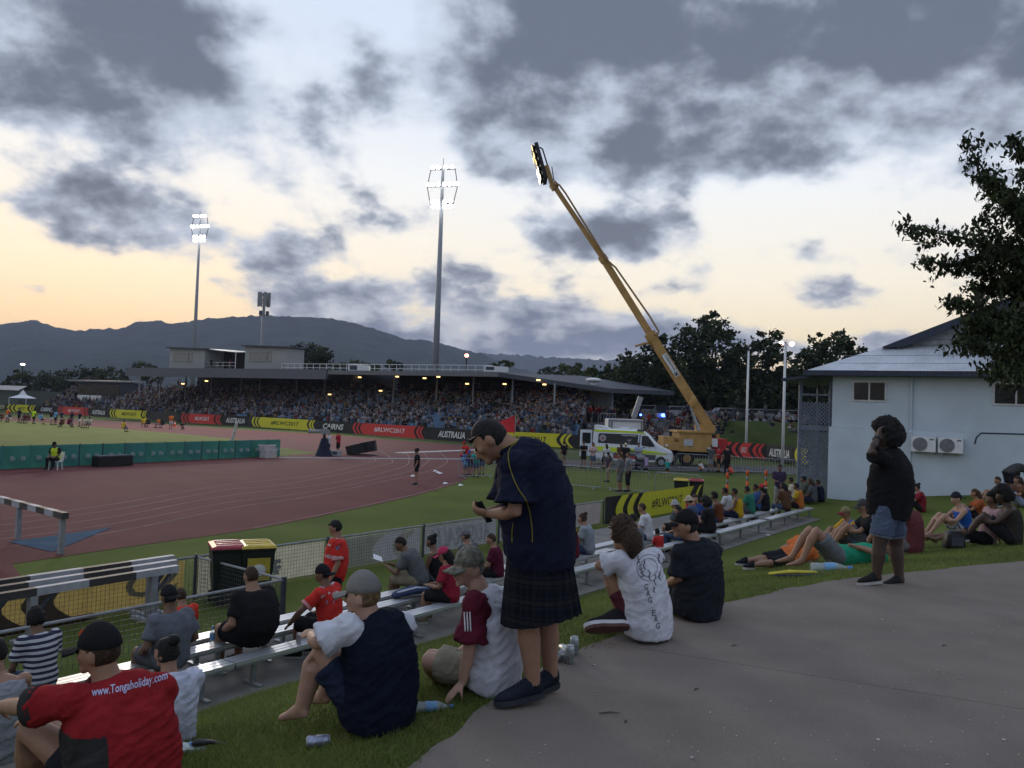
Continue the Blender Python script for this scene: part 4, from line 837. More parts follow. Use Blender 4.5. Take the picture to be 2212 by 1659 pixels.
b1, b2 = Q(1369, 901, 70), Q(1384, 858, 70); bm_ = thing('steel_beam', b1, 'grey box beam standing tilted behind the white screen box', 'beam'); MB().bar(b1-V(0, 0, 2.8), b1, .3, .3, up=(0, 1, 0)).build('foot_post', M_grey, bm_); MB().bar(b1, b2, .42, .3, up=(0, 1, 0)).build('beam', M_steel, bm_); MB().bar(b2, b2+(b2-b1)*.02, .5, .36, up=(0, 1, 0)).build('end_plate', M_grey, bm_)

# ------------------------------------------------------------------ crowd barriers
def make_barrier():
    r = thing('crowd_barrier', (0, 0, 0), 'steel crowd barrier', 'barrier', 'steel crowd barriers round the grass'); w, h = 2.2, 1.05
    MB().tube([(-w/2, 0, .12), (-w/2, 0, h-.1), (-w/2+.1, 0, h), (w/2-.1, 0, h), (w/2, 0, h-.1), (w/2, 0, .12), (-w/2, 0, .12)], .021, 6).build('frame', M_steel, r)
    for x in np.linspace(-w/2, w/2, 13)[1:-1]: MB().tube([(x, 0, .12), (x, 0, h)], .009, 4).build('upright', M_steel, r, fix=False)
    for s in (-.8, .8): MB().tube([(s, -.3, .02), (s, -.05, .1), (s, .05, .1), (s, .3, .02)], .02, 5).build('foot', M_steel, r)
    return r
bar0 = make_barrier(); nb = 0
def barrier_run(x0, y0, x1, y1, lab):
    global nb
    a, b = P(x0, y0, -2), P(x1, y1, -2); n_ = max(1, round(np.linalg.norm(b-a)/2.25)); ang = math.atan2(b[1]-a[1], b[0]-a[0])
    for k in range(n_):
        c = a+(b-a)*(k+.5)/n_; l_ = lab if n_ == 1 else lab+', '+('first', 'second', 'third', 'fourth', 'fifth', 'sixth', 'seventh', 'eighth', 'ninth', 'tenth', 'eleventh', 'twelfth')[min(k, 11)]+' from the left'
        if nb == 0: bar0.location = tuple(c); bar0.rotation_euler = (0, 0, ang); bar0['label'] = l_
        else: clone(bar0, c, ang, l_)
        nb += 1
barrier_run(1003, 1033, 1052, 1032, 'steel crowd barrier with children leaning on it'); barrier_run(1205, 1050, 1520, 1078, 'barrier across the grass behind the two men'); barrier_run(1190, 1008, 1455, 1014, 'barrier in front of the ambulance'); barrier_run(1460, 1012, 1750, 1030, 'barrier beside the crane')

# ------------------------------------------------------------------ perimeter fence with banners
FN = 13.75
def fpt(a, z): return AN(a, FN-.012*(a-12), z)
M_mesh = mat('fence_wire', (.09, .10, .105), rough=.5, metal=.3)
def fence_span(p, q, lab, h=.78, mesh=True, posts=True):
    p, q = V(p), V(q); r = thing('mesh_fence', (p+q)/2, lab, 'fence', 'low mesh fence spans'); L_ = np.linalg.norm(q-p); d = (q-p)/L_
    MB().tube([p+V(0, 0, h), q+V(0, 0, h)], .022, 7).build('top_rail', M_grey, r); MB().tube([p-V(0, 0, .1), p+V(0, 0, h+.05)], .03, 7).build('post', M_dkgrey, r)
    if posts: MB().tube([q-V(0, 0, .1), q+V(0, 0, h+.05)], .03, 7).build('post', M_dkgrey, r)
    if mesh:
        mb = MB()
        for u in np.arange(.05, L_, .075): mb.bar(p+d*u, p+d*u+V(0, 0, h), .0045, .0045, up=(1, 0, 0))
        for z in np.arange(.04, h, .075): mb.bar(p+V(0, 0, z), q+V(0, 0, z), .0045, .0045)
        o = mb.build('wire_mesh', M_mesh, r, fix=False); o['kind'] = 'stuff'
    return r
FP = [2.0, 5.6, 9.3, 12.5, 15.6, 18.7, 21.6, 24.5, 28.5, 32.4]
fl = ['span behind the hurdles at the left edge', 'span behind the near hurdle end', 'span behind the wheelie bins', 'span behind the man in red', 'span with mirrored white lettering', 'span right of the mirrored lettering', 'span left of the yellow banner', 'left half carrying the yellow banner', 'right half carrying the yellow banner']
for k in range(9): fence_span(fpt(FP[k], -2.0), fpt(FP[k+1], -2.0), 'low wire fence '+fl[k], posts=(k == 8))
M_pale = mat('banner_back_pale', (.54, .53, .43), rough=.8, var=.08); M_palegrey = mat('banner_back_grey', (.27, .295, .335), rough=.8, var=.06); M_paleyel = mat('banner_back_yellow', (.44, .34, .12), rough=.8, var=.08); M_pblk = mat('banner_back_dark', (.11, .105, .11), rough=.8, var=.06); M_plt = mat('banner_back_light', (.52, .54, .57), rough=.8, var=.05); M_ppk = mat('banner_back_pinkgrey', (.34, .32, .35), rough=.8, var=.06)
def translucent(m, k):
    t = m.node_tree; b = t.nodes['Principled BSDF']; o = t.nodes['Material Output']; tr = t.nodes.new('ShaderNodeBsdfTranslucent'); mx = t.nodes.new('ShaderNodeMixShader'); mx.inputs[0].default_value = k
    t.links.new(b.inputs['Base Color'].links[0].from_socket, tr.inputs[0]); t.links.new(b.outputs[0], mx.inputs[1]); t.links.new(tr.outputs[0], mx.inputs[2]); t.links.new(mx.outputs[0], o.inputs[0])
for m_ in (M_pale, M_palegrey, M_paleyel, M_pblk, M_plt, M_ppk): translucent(m_, .55)
def fbanner(a0, a1, m, lab, shapes=(), text=None, off=.06, z0=-1.95, h=.68, front=False, sag=0):
    s = -1 if front else 1
    def at(u, v, o=0): return fpt(a0+(a1-a0)*u, z0+h*v)+V(*(ND*(s*off-o)), 0)
    r = thing('fence_banner', at(.5, 0), lab, 'banner', 'banners on the low fence')
    mb = MB(); n_ = 16; vs = []
    for i in range(n_+1):
        for v in np.linspace(0, 1, 5): vs.append(at(i/n_, v, .012*math.sin(i*1.9+v*3)))
    mb.add(vs, [(i*5+j, (i+1)*5+j, (i+1)*5+j+1, i*5+j+1) for i in range(n_) for j in range(4)]); mb.build('cloth', m, r, True)
    ln = a1-a0
    for (u0, w, mm, k) in shapes:
        mb = MB(); vv = np.linspace(0, 1, 9); e = [u0+k*(abs(v-.45)**1.6)/ln*1.2 for v in vv]
        for i in range(8): mb.add([at(e[i], vv[i], .03), at(e[i]+w, vv[i], .03), at(e[i+1]+w, vv[i+1], .03), at(e[i+1], vv[i+1], .03)], [(0, 1, 2, 3)])
        mb.build('printed_band', mm, r, fix=False)
    if text:
        tx, u0, u1, v0, v1, mm, mir, bold, sh = text
        mb = MB(); v_, f_, _ = text2d(tx, bold, sh); 
        if mir: v_ = np.stack([1-v_[:, 0], v_[:, 1]], 1)
        mb.add([at(u0+(u1-u0)*x, v0+(v1-v0)*y, .034) for x, y in v_], f_); mb.build('lettering', mm, r, fix=False)
fbanner(2.0, 9.1, M_paleyel, 'dull yellow and grey banner behind the hurdles', [(.30, .09, M_pblk, 1), (.47, .09, M_pblk, 1), (.60, .07, M_pblk, 1)], ('SO', .84, .98, .2, .85, M_palegrey, True, .03, 0))
fbanner(9.4, 12.45, M_pale, 'pale banner with a large grey hash sign behind the bins', (), ('#', .42, .62, .2, .8, M_palegrey, True, .04, 0))
fbanner(12.55, 15.55, M_palegrey, 'pale banner with curved grey bands behind the man in red', [(.02, .42, M_pale, 1), (.66, .14, M_pale, 1)])
fbanner(15.65, 18.65, M_palegrey, 'grey banner with mirrored AUSTRALIA lettering on the fence', (), ('AUSTRALIA', .08, .92, .14, .86, M_plt, True, .02, .3))
fbanner(18.75, 21.55, M_palegrey, 'plain grey banner on the fence behind the kilt')
fbanner(21.65, 24.4, M_ppk, 'pinkish grey banner of small print on the fence', (), ('| || ||| | || |||', .08, .95, .15, .85, M_plt, True, .0, 0))
yb = dict(off=.05, z0=-2.0, h=.9, front=True)
fbanner(24.5, 32.4, M_blk, 'bright yellow and black banner on the near fence', [(.085, .065, M_yel, 1), (.19, .055, M_yel, 1), (.29, .555, M_yel, 1), (.915, .03, M_yel, 1)], ('#RLWC2017', .43, .76, .28, .68, M_blk, False, .012, 0), **yb)
fence_span(AN(4.4, 10.65, -1.9), AN(8.86, 10.75, -1.92), 'low wire fence in front of the hurdles', posts=True); fence_span(AN(-.5, 10.6, -1.9), AN(4.4, 10.65, -1.9), 'low wire fence behind the striped shirt at the left edge', posts=False); fence_span(AN(8.9, 10.75, -1.92), AN(9.3, 13.7, -2.0), 'short cross span of wire fence left of the bins', posts=False)

# ------------------------------------------------------------------ benches
M_alu = mat('bench_aluminium', (.62, .64, .67), rough=.42, metal=.8, var=.05, vscale=3)
BN = 0
def bench(a0, a1, n, lab, w=.27, z=-1.39, legs=True):
    r = thing('aluminium_bench', AN((a0+a1)/2, n, -1.735), lab, 'bench', 'aluminium benches in rows'); k = 3
    for i in range(k):                                     # ribbed planks
        o = (i-(k-1)/2)*w/k; mb = MB(); mb.bar(AN(a0, n+o, z), AN(a1, n+o, z), w/k*.86, .04); mb.build('plank', M_alu, r)
    mb = MB(); mb.bar(AN(a0+.01, n, z-.032), AN(a1-.01, n, z-.032), w*.97, .024); mb.build('under_tray', M_steel, r)
    for a in np.arange(a0+.35, a1, max(1.4, (a1-a0-.7)/max(1, round((a1-a0)/1.7)))):
        MB().bar(AN(a, n, -1.735), AN(a, n, z-.04), .05, .05, up=tuple(AN(1, 0, 0))).build('leg', M_steel, r)
        MB().bar(AN(a, n-.16, -1.72), AN(a, n+.16, -1.72), .06, .02).build('foot', M_steel, r)
for a0, a1, n, lab in ((1.2, 6.2, 8.45, 'near-row bench at the left edge under the man in red'), (6.22, 11.32, 8.45, 'near-row bench with a drink can on it'), (11.34, 16.44, 8.45, 'near-row bench holding the woman in the pink cap'), (16.46, 21.2, 8.45, 'near-row bench left of the crouched white shirt'), (21.4, 25.2, 8.45, 'near-row bench with the big afro hair'), (25.6, 30.2, 8.45, 'near-row bench at the far right end with jeans'),
                    (2.0, 6.9, 9.15, 'middle-row bench under the striped shirt'), (6.92, 12.04, 9.15, 'middle-row bench under the big black shirt'), (12.06, 16.9, 9.15, 'middle-row bench with a folded blue cloth'), (17.4, 21.8, 9.15, 'middle-row bench under the maroon jersey'), (22.0, 26.2, 9.15, 'middle-row bench under the yellow singlet'), (26.4, 29.8, 9.15, 'middle-row bench at the far right'),
                    (6.2, 10.9, 9.6, 'back-row bench with a water bottle'), (11.0, 15.9, 9.6, 'back-row bench under the man with the booklet'), (16.2, 20.4, 9.6, 'back-row bench behind the striped top'), (20.6, 25.0, 9.6, 'back-row bench by the red child')): bench(a0, a1, n, lab)

# ------------------------------------------------------------------ steeplechase barriers, water jump
M_hb = mat('hurdle_black', (.045, .043, .045), rough=.6); M_hw = mat('hurdle_white', (.31, .32, .345), rough=.6, var=.1)
def hurdle(a0, n0, a1, n1, z, lab, nseg, legsat, w=.115):
    r = thing('steeplechase_barrier', AN((a0+a1)/2, (n0+n1)/2, -2), lab, 'hurdle', 'black and white steeplechase barriers')
    for k in range(nseg):
        p = AN(a0+(a1-a0)*k/nseg, n0+(n1-n0)*k/nseg, z); q = AN(a0+(a1-a0)*(k+1)/nseg, n0+(n1-n0)*(k+1)/nseg, z); MB().bar(p, q, w, w).build('beam_block', M_hw if k % 2 else M_hb, r)
    for u in legsat:
        p = AN(a0+(a1-a0)*u, n0+(n1-n0)*u, -2); MB().bar(p, lift(p, z-w/2), .11, .11, up=tuple(AN(1, 0, 0))).build('leg', M_grey, r); 
        d = V(*(ND if abs(a1-a0) > 1 else AD), 0)
        if abs(a1-a0) > 1: MB().bar(p-d*.55+V(0, 0, .03), p+d*.55+V(0, 0, .03), .09, .06).build('foot', M_hw, r); MB().bar(p+V(0, 0, .45), p+nrm(AN(1, 0, 0))*.3+V(0, 0, z+2-w*.5), .04, .04, up=(1, 0, 0)).build('brace', M_dkgrey, r)
hurdle(2.0, 12.45, 8.25, 12.75, -1.15, 'nearest black and white barrier of the row at the left', 8, (.12, .62, .93)); hurdle(1.8, 12.85, 8.45, 13.1, -1.13, 'middle black and white barrier of the row at the left', 8, (.12, .55, .93)); hurdle(2.0, 13.2, 8.6, 13.42, -1.11, 'furthest black and white barrier of the row at the left', 8, (.12, .5, .95))
hurdle(9.75, 19.6, 10.3, 27.2, -1.10, 'water jump barrier standing on the red track', 15, (.02, .36, .72), .15)
sheet('water_jump', [P(x, y, -1.985) for x, y in ((18, 1170), (112, 1192), (246, 1138), (150, 1152))], -1.985, mat('pit_blue', (.085, .115, .15), rough=1, spec=0, var=.12, vscale=2), 'pale blue sloping pit of the water jump')
sheet('runway_patch', [P(x, y, -1.94) for x, y in ((-120, 1372), (190, 1318), (215, 1330), (-100, 1390))], -1.94, M_track, 'strip of red rubber below the yellow banner')

# ------------------------------------------------------------------ wheelie bins
def make_bin(lidm, lab, loc, rz, sticker=True):
    r = thing('wheelie_bin', (0, 0, 0), lab, 'bin', 'wheelie bins by the fences')
    def sec(z, w, d): return [V(x*w/2, y*d/2, z) for x, y in ((-1, -1), (1, -1), (1, 1), (-1, 1))]
    MB().rings([sec(.06, .44, .50), sec(.95, .57, .66), sec(1.0, .60, .70), sec(1.03, .60, .70)]).build('body', mat('bin_green', (.014, .018, .016), rough=.45), r)
    MB().rings([sec(1.03, .62, .74), sec(1.07, .60, .72), sec(1.10, .40, .62)]).build('lid', lidm, r); MB().bar((-.24, .40, 1.02), (.24, .40, 1.02), .04, .04).build('handle', M_black, r)
    for x in (-.24, .24): MB().rings([[V(x+o, .22+math.cos(t)*.1, .1+math.sin(t)*.1) for t in np.linspace(0, 6.283, 12, endpoint=False)] for o in (-.03, .03)]).build('wheel', M_tyre, r)
    for y in (-.18, 0, .18): MB().bar((-.22, y, 1.105), (.22, y, 1.105), .05, .02).build('lid_rib', lidm, r)
    if sticker:
        MB().prism([(-.2, -.352, .45), (.2, -.352, .45), (.2, -.360, .86), (-.2, -.360, .86)], (0, .004, 0)).build('sticker', mat('sticker_yellow', (.36, .29, .04)), r); MB().ell((0, -.365, .64), .12, .004, .11).build('sticker_print', mat('sticker_pale', (.5, .52, .5)), r)
    r.location = tuple(loc); r.rotation_euler = (0, 0, rz); return r
M_lr = mat('lid_red', (.30, .02, .035), rough=.35, spec=.5); M_ly = mat('lid_yellow', (.50, .36, .03), rough=.35, spec=.5)
fa = math.atan2(AD[1], AD[0])
make_bin(M_lr, 'dark wheelie bin with red lid, by the near fence', P(486, 1302, -1.98), fa-.5, False); make_bin(M_ly, 'dark wheelie bin with yellow lid and yellow sticker', P(549, 1299, -1.98), fa-.5)
p = P(1470, 1091, -2); make_bin(M_ly, 'yellow-lidded bin behind the end of the yellow banner', p, -.2, False); p = P(1503, 1092, -2); make_bin(M_lr, 'red-lidded bin behind the end of the yellow banner', p, -.2, False)
# orange bollards
for k, (x, y) in enumerate(((1570.5, 1068), (1614, 1060), (1654, 1060))):
    b = P(x, y, -1.98); r = thing('orange_bollard', b, 'orange post with silver band, '+('left', 'middle', 'right')[k]+' of three', 'bollard', 'orange bollards on the grass')
    mo = mat('safety_orange', (.75, .10, .02), rough=.5); MB().tube([b, b+V(0, 0, .5)], .065, 10).build('lower_sleeve', mo, r, True); MB().tube([b+V(0, 0, .5), b+V(0, 0, .74)], .058, 10).build('reflective_band', M_grey, r, True); MB().tube([b+V(0, 0, .74), b+V(0, 0, 1.0), b+V(0, 0, 1.04)], [.065, .065, .04], 10).build('upper_sleeve', mo, r, True)

# ------------------------------------------------------------------ green windbreak on the field edge
M_gr = mat('windbreak_green', (.05, .225, .17), rough=.8, var=.2, vscale=.8); M_gr2 = mat('windbreak_teal', (.045, .20, .18), rough=.8, var=.2, vscale=.8); M_logo = mat('faded_logo', (.26, .36, .33), rough=.8)
w0, w1 = P(-60, 1017.5, -2), P(604, 985, -2); segs = 15
for k in range(segs):
    p, q = w0+(w1-w0)*k/segs, w0+(w1-w0)*(k+1)/segs; ht = 1.12
    r = thing('windbreak_panel', (p+q)/2, ('leftmost', 'second', 'third', 'fourth', 'fifth', 'sixth', 'seventh', 'eighth', 'ninth', 'tenth', 'eleventh', 'twelfth', 'thirteenth', 'fourteenth', 'rightmost')[k]+' green windbreak panel of the row on the field edge', 'windbreak', 'green windbreak panels on the field edge'); nn_ = away(p, q)
    mb = MB(); vs = []
    for i in range(9):
        for v in np.linspace(0, 1, 4): vs.append(p+(q-p)*i/8+V(0, 0, ht*v)+nn_*(.03*math.sin(i*2.1+k)))
    mb.add(vs, [(i*4+j, (i+1)*4+j, (i+1)*4+j+1, i*4+j+1) for i in range(8) for j in range(3)]); mb.build('fabric', M_gr if k % 3 else M_gr2, r, True)
    MB().tube([p, p+V(0, 0, ht+.05)], .025, 5).build('stake', M_dkgrey, r)
    for u in (.3, .7): MB().ell(p+(q-p)*u-nn_*.06+V(0, 0, ht*.45), .2, .012, .13, nu=10, nv=6).build('logo', M_logo, r)
ex = nrm((w1-w0)*V(1, 1, 0)); ny = away(w0, w1)
# loudspeaker, boxes, camera, planks on the track
c = P(243, 1007, -2); r = thing('black_equipment_case', c, 'long black case lying against the green windbreak', 'case'); MB().box(c+V(0, 0, .27), (2.0, .6, .5), [ex, ny, V(0, 0, 1)]).build('body', M_black, r); MB().box(c+V(0, 0, .55), (1.96, .56, .06), [ex, ny, V(0, 0, 1)]).build('lid', M_dkgrey, r)
for (x, y, w, h, d, lab) in ((579, 989, .95, .55, .6, 'lower white crate at the right end of the windbreak'), (576, 989, .9, .3, .6, 'upper white crate at the right end of the windbreak')):
    c = P(x, y, -2); z0 = .56 if 'upper' in lab else 0; r = thing('white_crate', c+V(0, 0, z0), lab, 'crate', 'white crates'); MB().box(c+V(0, 0, z0+h/2), (w, d, h), [ex, ny, V(0, 0, 1)]).build('body', mat('crate_white', (.42, .40, .38), rough=.6), r); MB().box(c+V(0, 0, z0+h-.03), (w+.06, d+.06, .06), [ex, ny, V(0, 0, 1)]).build('lid', M_white, r)
c = P(780, 983, -2); r = thing('covered_speakers', c, 'black covered loudspeaker pair on the track bend', 'loudspeaker'); MB().box(c+V(-.35, 0, .42), (1.3, 1.0, .7), [nrm(V(1, .12, .25)), V(0, 1, 0), V(-.25, 0, 1)]).build('cover', M_black, r); MB().box(c+V(.5, .3, .62), (1.0, .9, .75), [nrm(V(1, 0, .2)), V(0, 1, 0), V(-.2, 0, 1)]).build('cover', M_black, r); MB().bar(c+V(-.9, -.2, .04), c+V(1.1, .2, .04), .6, .06).build('base', M_dkgrey, r)
c = P(699, 985, -2); r = thing('television_camera', c, 'television camera on a draped pedestal beside the operator in red', 'camera')
MB().rings([[c+V(math.cos(t)*a, math.sin(t)*a, z) for t in np.linspace(0, 6.283, 12, endpoint=False)] for a, z in ((.62, 0), (.42, .5), (.28, 1.0), (.2, 1.25))]).build('drape', mat('drape_navy', (.012, .014, .035), rough=.8), r); MB().tube([c+V(0, 0, 1.2), c+V(0, 0, 1.5)], .1, 8).build('head', M_black, r); MB().box(c+V(.05, 0, 1.68), (.6, .3, .34)).build('camera_body', M_grey, r); MB().rings([[c+V(x, math.cos(t)*a, 1.7+math.sin(t)*a) for t in np.linspace(0, 6.283, 10, endpoint=False)] for x, a in ((-.25, .13), (-.9, .14), (-1.1, .17))]).build('lens', mat('lens_grey', (.25, .26, .25)), r); MB().box(c+V(.3, 0, 1.95), (.22, .2, .16)).build('viewfinder', M_black, r)
c = P(725, 985, -2); r = thing('small_white_case', c, 'small white case at the foot of the camera operator', 'case'); MB().box(c+V(0, 0, .2), (.75, .5, .4)).build('body', M_wallgrey, r); MB().box(c+V(0, -.26, .22), (.3, .02, .2)).build('label_plate', M_dkgrey, r)
p, q = P(603, 988.5, -1.98), P(1030, 992, -1.98); r = thing('ground_rail', p, 'long white cable cover lying across the track', 'cable cover'); MB().bar(p, q, .22, .05).build('cover', M_white, r); MB().bar(p+V(0, 0, .028), q+V(0, 0, .028), .1, .02).build('ridge', M_wallgrey, r)
p, q = P(860, 978.5, -1.98), P(1030, 972, -1.98); r = thing('white_board', p, 'flat pale board lying on the far bend of the track', 'board'); MB().bar(p, q, .9, .04).build('board', mat('board_pale', (.42, .38, .36)), r); MB().bar(p+V(0, -.4, .025), q+V(0, -.4, .025), .05, .02).build('edge_strip', M_white, r)
for k, (x, y) in enumerate(((941, 1019), (947, 1022), (893, 1030), (963, 1046), (996, 1050), (952, 1024))):
    c = P(x, y, -1.985); r = thing('paper_litter', c, 'scrap of white paper on the track, '+('by the lane end', 'just right of the lane end', 'left of the woman in black', 'near the barrier foot', 'on the grass edge', 'smallest of the lane-end scraps')[k], 'litter', 'white paper scraps on the track'); MB().add([c+V(-.14, -.1, .01), c+V(.12, -.12, .05), c+V(.15, .1, .01), c+V(-.1, .12, .09), c+V(0, 0, .1)], [(0, 1, 4), (1, 2, 4), (2, 3, 4), (3, 0, 4)]).build('sheet', M_white, r)
a = P(501, 954, -2); r = thing('corner_post', a, 'white padded post leaning on the field edge', 'post'); MB().tube([a, a+V(.35, 0, 1.7)], .13, 8).build('padding', mat('post_pad', (.42, .41, .39)), r); MB().tube([a-V(.1, 0, 0), a+V(.12, 0, .05)], .2, 8).build('base', M_grey, r)
# flag behind the kilted man
fp_ = Q(1118, 925, 78); r = thing('red_flag', lift(fp_, -1.2), 'large red flag on a pole behind the bowed head', 'flag'); z1 = Q(1112, 895, 78)[2]; a_ = Q(1112, 950, 78); MB().tube([lift(a_, -1.4), lift(a_, z1+.3)], .03, 5).build('pole', M_wallgrey, r)
mb = MB(); vs = [];
for i in range(9):
    for j in range(5):
        u = i/8; top = Q(1112-62*u, 897+26*u, 78); bo_ = Q(1112-62*u, 935-4*u, 78); f = j/4; vs.append(top*(1-f)+bo_*f+V(0, .18*math.sin(u*7+f*2), 0))
mb.add(vs, [(i*5+j, (i+1)*5+j, (i+1)*5+j+1, i*5+j+1) for i in range(8) for j in range(4)]); mb.build('cloth', mat('flag_red', (.55, .03, .035), rough=.7), r, True)
# ------------------------------------------------------------------ trees
def leaf_mat(name, c, tr=.25):
    m = mat(name, c, rough=.75, var=.35, vscale=.9, spec=.15); b = m.node_tree.nodes['Principled BSDF']
    g = mnode(m, 'ShaderNodeObjectInfo'); return m
M_bark = mat('bark', (.07, .06, .05), rough=.95, bump=.8, bscale=8)
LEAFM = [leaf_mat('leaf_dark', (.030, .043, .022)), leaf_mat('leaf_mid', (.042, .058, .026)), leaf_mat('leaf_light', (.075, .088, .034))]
def leaves_mesh(name, cen, size, up_bias, mats, mi, droop=None, shape='quad'):
    n = len(cen); rs = np.random.RandomState(len(name)+n)
    nrmv = rs.normal(size=(n, 3)); nrmv[:, 2] += up_bias; nrmv /= np.linalg.norm(nrmv, axis=1)[:, None]
    t = rs.normal(size=(n, 3)); 
    if droop is not None: t = t*.45+np.array(droop)
    t -= nrmv*np.sum(t*nrmv, 1)[:, None]; t /= np.linalg.norm(t, axis=1)[:, None]; b = np.cross(nrmv, t)
    s = size*(.6+.8*rs.rand(n))[:, None]
    if shape == 'quad': P_ = [cen-t*s*.6, cen+b*s*.42, cen+t*s*.6, cen-b*s*.42]; k = 4; fl = [(0, 1, 2, 3)]
    else: P_ = [cen-t*s*.55, cen-t*s*.1+b*s*.26+nrmv*s*.05, cen+t*s*.35+b*s*.13, cen+t*s*.65, cen+t*s*.35-b*s*.13, cen-t*s*.1-b*s*.26+nrmv*s*.05]; k = 6; fl = [(0, 1, 2, 3), (0, 3, 4, 5)]
    v = np.stack(P_, 1).reshape(-1, 3); me = bpy.data.meshes.new(name)
    nf = len(fl); me.vertices.add(n*k); me.vertices.foreach_set('co', v.ravel().astype(np.float32))
    idx = (np.arange(n)[:, None, None]*k+np.array(fl)[None]).reshape(-1); me.loops.add(len(idx)); me.loops.foreach_set('vertex_index', idx.astype(np.int32))
    me.polygons.add(n*nf); me.polygons.foreach_set('loop_start', np.arange(0, len(idx), 4, dtype=np.int32)); me.polygons.foreach_set('loop_total', np.full(n*nf, 4, np.int32))
    for m in mats: me.materials.append(m)
    me.polygons.foreach_set('material_index', np.repeat(mi, nf).astype(np.int32)); me.update(); me.validate(); return me
def tree(base, height, blobs, nl, size, lab, seed, tone=0, trunk_r=.35, nm='tree'):
    rs = np.random.RandomState(seed); base = V(base); r = thing(nm, base, lab, 'tree')
    cen = []; mi = []
    for (c, rx, ry, rz, w) in blobs:
        k = int(nl*w); ncl = max(6, int(k/28)); c = V(c)
        d = rs.normal(size=(ncl, 3)); d /= np.linalg.norm(d, axis=1)[:, None]; rr = (.45+.62*rs.rand(ncl)**.6)[:, None]; cc = c+d*rr*V(rx, ry, rz); cr_ = (.13+.16*rs.rand(ncl))*(rx+rz)/2
        for j in range(ncl):
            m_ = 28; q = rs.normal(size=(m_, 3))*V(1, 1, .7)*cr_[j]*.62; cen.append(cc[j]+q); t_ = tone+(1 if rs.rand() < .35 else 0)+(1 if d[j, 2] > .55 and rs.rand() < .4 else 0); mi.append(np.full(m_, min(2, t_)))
    cen = np.concatenate(cen); mi = np.concatenate(mi)
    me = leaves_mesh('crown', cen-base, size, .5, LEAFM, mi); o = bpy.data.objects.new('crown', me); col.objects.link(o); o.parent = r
    top = V(base[0], base[1], base[2]+height*.55); mb = MB(); mb.tube([base-V(0, 0, .3), base+(top-base)*.5+V(rs.normal()*.15, 0, 0), top], [trunk_r, trunk_r*.75, trunk_r*.4], 7); mb.build('trunk', M_bark, r, True)
    for (c, rx, ry, rz, w) in blobs:
        s = base+(top-base)*(.45+.4*rs.rand()); e = V(c); MB().tube([s, (s+e)/2+V(0, 0, -.08*height*.3), e], [trunk_r*.45, trunk_r*.3, trunk_r*.12], 5).build('limb', M_bark, r, True)
    return r
def ptree(spec, Y, zb, lab, seed, nl, size, tone=0, tr=.35, nm='tree'):
    # spec: list of (photo x, photo y, half-width, half-height) blobs at distance Y
    bl = []; area = sum(a[2]*a[3] for a in spec)
    for (x, y, hw, hh) in spec:
        s = Y/PF; rs = np.random.RandomState(seed+int(x)); c = Q(x, y, Y+rs.uniform(-.5, .5)*hw*s); bl.append((c, hw*s, hw*s*.9, hh*s, hw*hh/area))
    xc = np.mean([a[0] for a in spec]); b = Q(xc, 900, Y); b = lift(b, zb); h = max(c[0][2]+c[3] for c in bl)-zb
    return tree(b, h, bl, nl, size, lab, seed, tone, tr, nm)
ptree([(1540, 760, 62, 62), (1495, 810, 55, 60), (1570, 830, 50, 70), (1545, 705, 38, 32), (1500, 735, 40, 40), (1530, 880, 80, 45)], 112, .8, 'tallest dark tree behind the crane boom', 11, 9000, .42, 0, .5)
ptree([(1400, 790, 50, 48), (1370, 840, 45, 55), (1440, 830, 50, 60), (1350, 790, 22, 30), (1430, 755, 38, 34), (1410, 890, 70, 40)], 108, .8, 'dark tree left of the crane boom', 12, 8000, .42, 0, .45)
ptree([(1640, 790, 48, 52), (1620, 850, 50, 50), (1665, 745, 34, 30), (1690, 800, 30, 40), (1660, 880, 60, 40)], 114, .8, 'dark tree behind the two thin poles', 13, 7000, .42, 0, .45)
ptree([(1790, 770, 62, 42), (1745, 790, 32, 40), (1840, 775, 45, 40), (1800, 740, 48, 26), (1780, 830, 70, 50), (1850, 830, 50, 40), (1765, 815, 50, 30)], 100, .6, 'spreading tree behind the clubhouse roof corner', 14, 7500, .38, 0, .4)
ptree([(1730, 880, 60, 50), (1690, 870, 45, 50), (1780, 880, 60, 50), (1750, 840, 50, 30)], 108, .8, 'low dark tree behind the verandah', 15, 5500, .42, 0, .4)
ptree([(1580, 890, 60, 42), (1480, 890, 60, 42), (1620, 895, 50, 34)], 118, .9, 'dark undergrowth tree below the crane boom', 16, 5000, .45, 0, .4)
ptree([(1300, 830, 48, 30), (1260, 815, 40, 22), (1335, 810, 40, 26), (1290, 860, 60, 30)], 150, .6, 'mid-green tree above the white end wall of the stand', 17, 4500, .5, 1, .4)
ptree([(1210, 808, 42, 20), (1180, 815, 30, 16), (1250, 800, 30, 14), (1230, 840, 50, 24)], 170, .5, 'flat-topped tree above the right stand roof', 18, 3500, .5, 1, .4)
ptree([(1340, 880, 40, 40), (1380, 900, 50, 30), (1320, 850, 30, 30)], 125, .8, 'dark tree right of the stand end wall', 19, 3800, .45, 0, .35)
ptree([(666, 778, 46, 32), (650, 762, 26, 18), (690, 775, 28, 26), (666, 800, 46, 22)], 150, -2, 'round dark tree behind the right commentary box', 20, 4000, .42, 0, .4)
ptree([(45, 830, 30, 28), (20, 845, 30, 20), (60, 850, 26, 22)], 190, -2, 'dark round tree at the far left beyond the shed', 21, 2800, .55, 0, .4)
ptree([(140, 825, 50, 26), (105, 835, 30, 26), (190, 820, 42, 26), (160, 850, 60, 22)], 200, -2, 'wide dark tree behind the scorers hut', 22, 4200, .55, 0, .4)
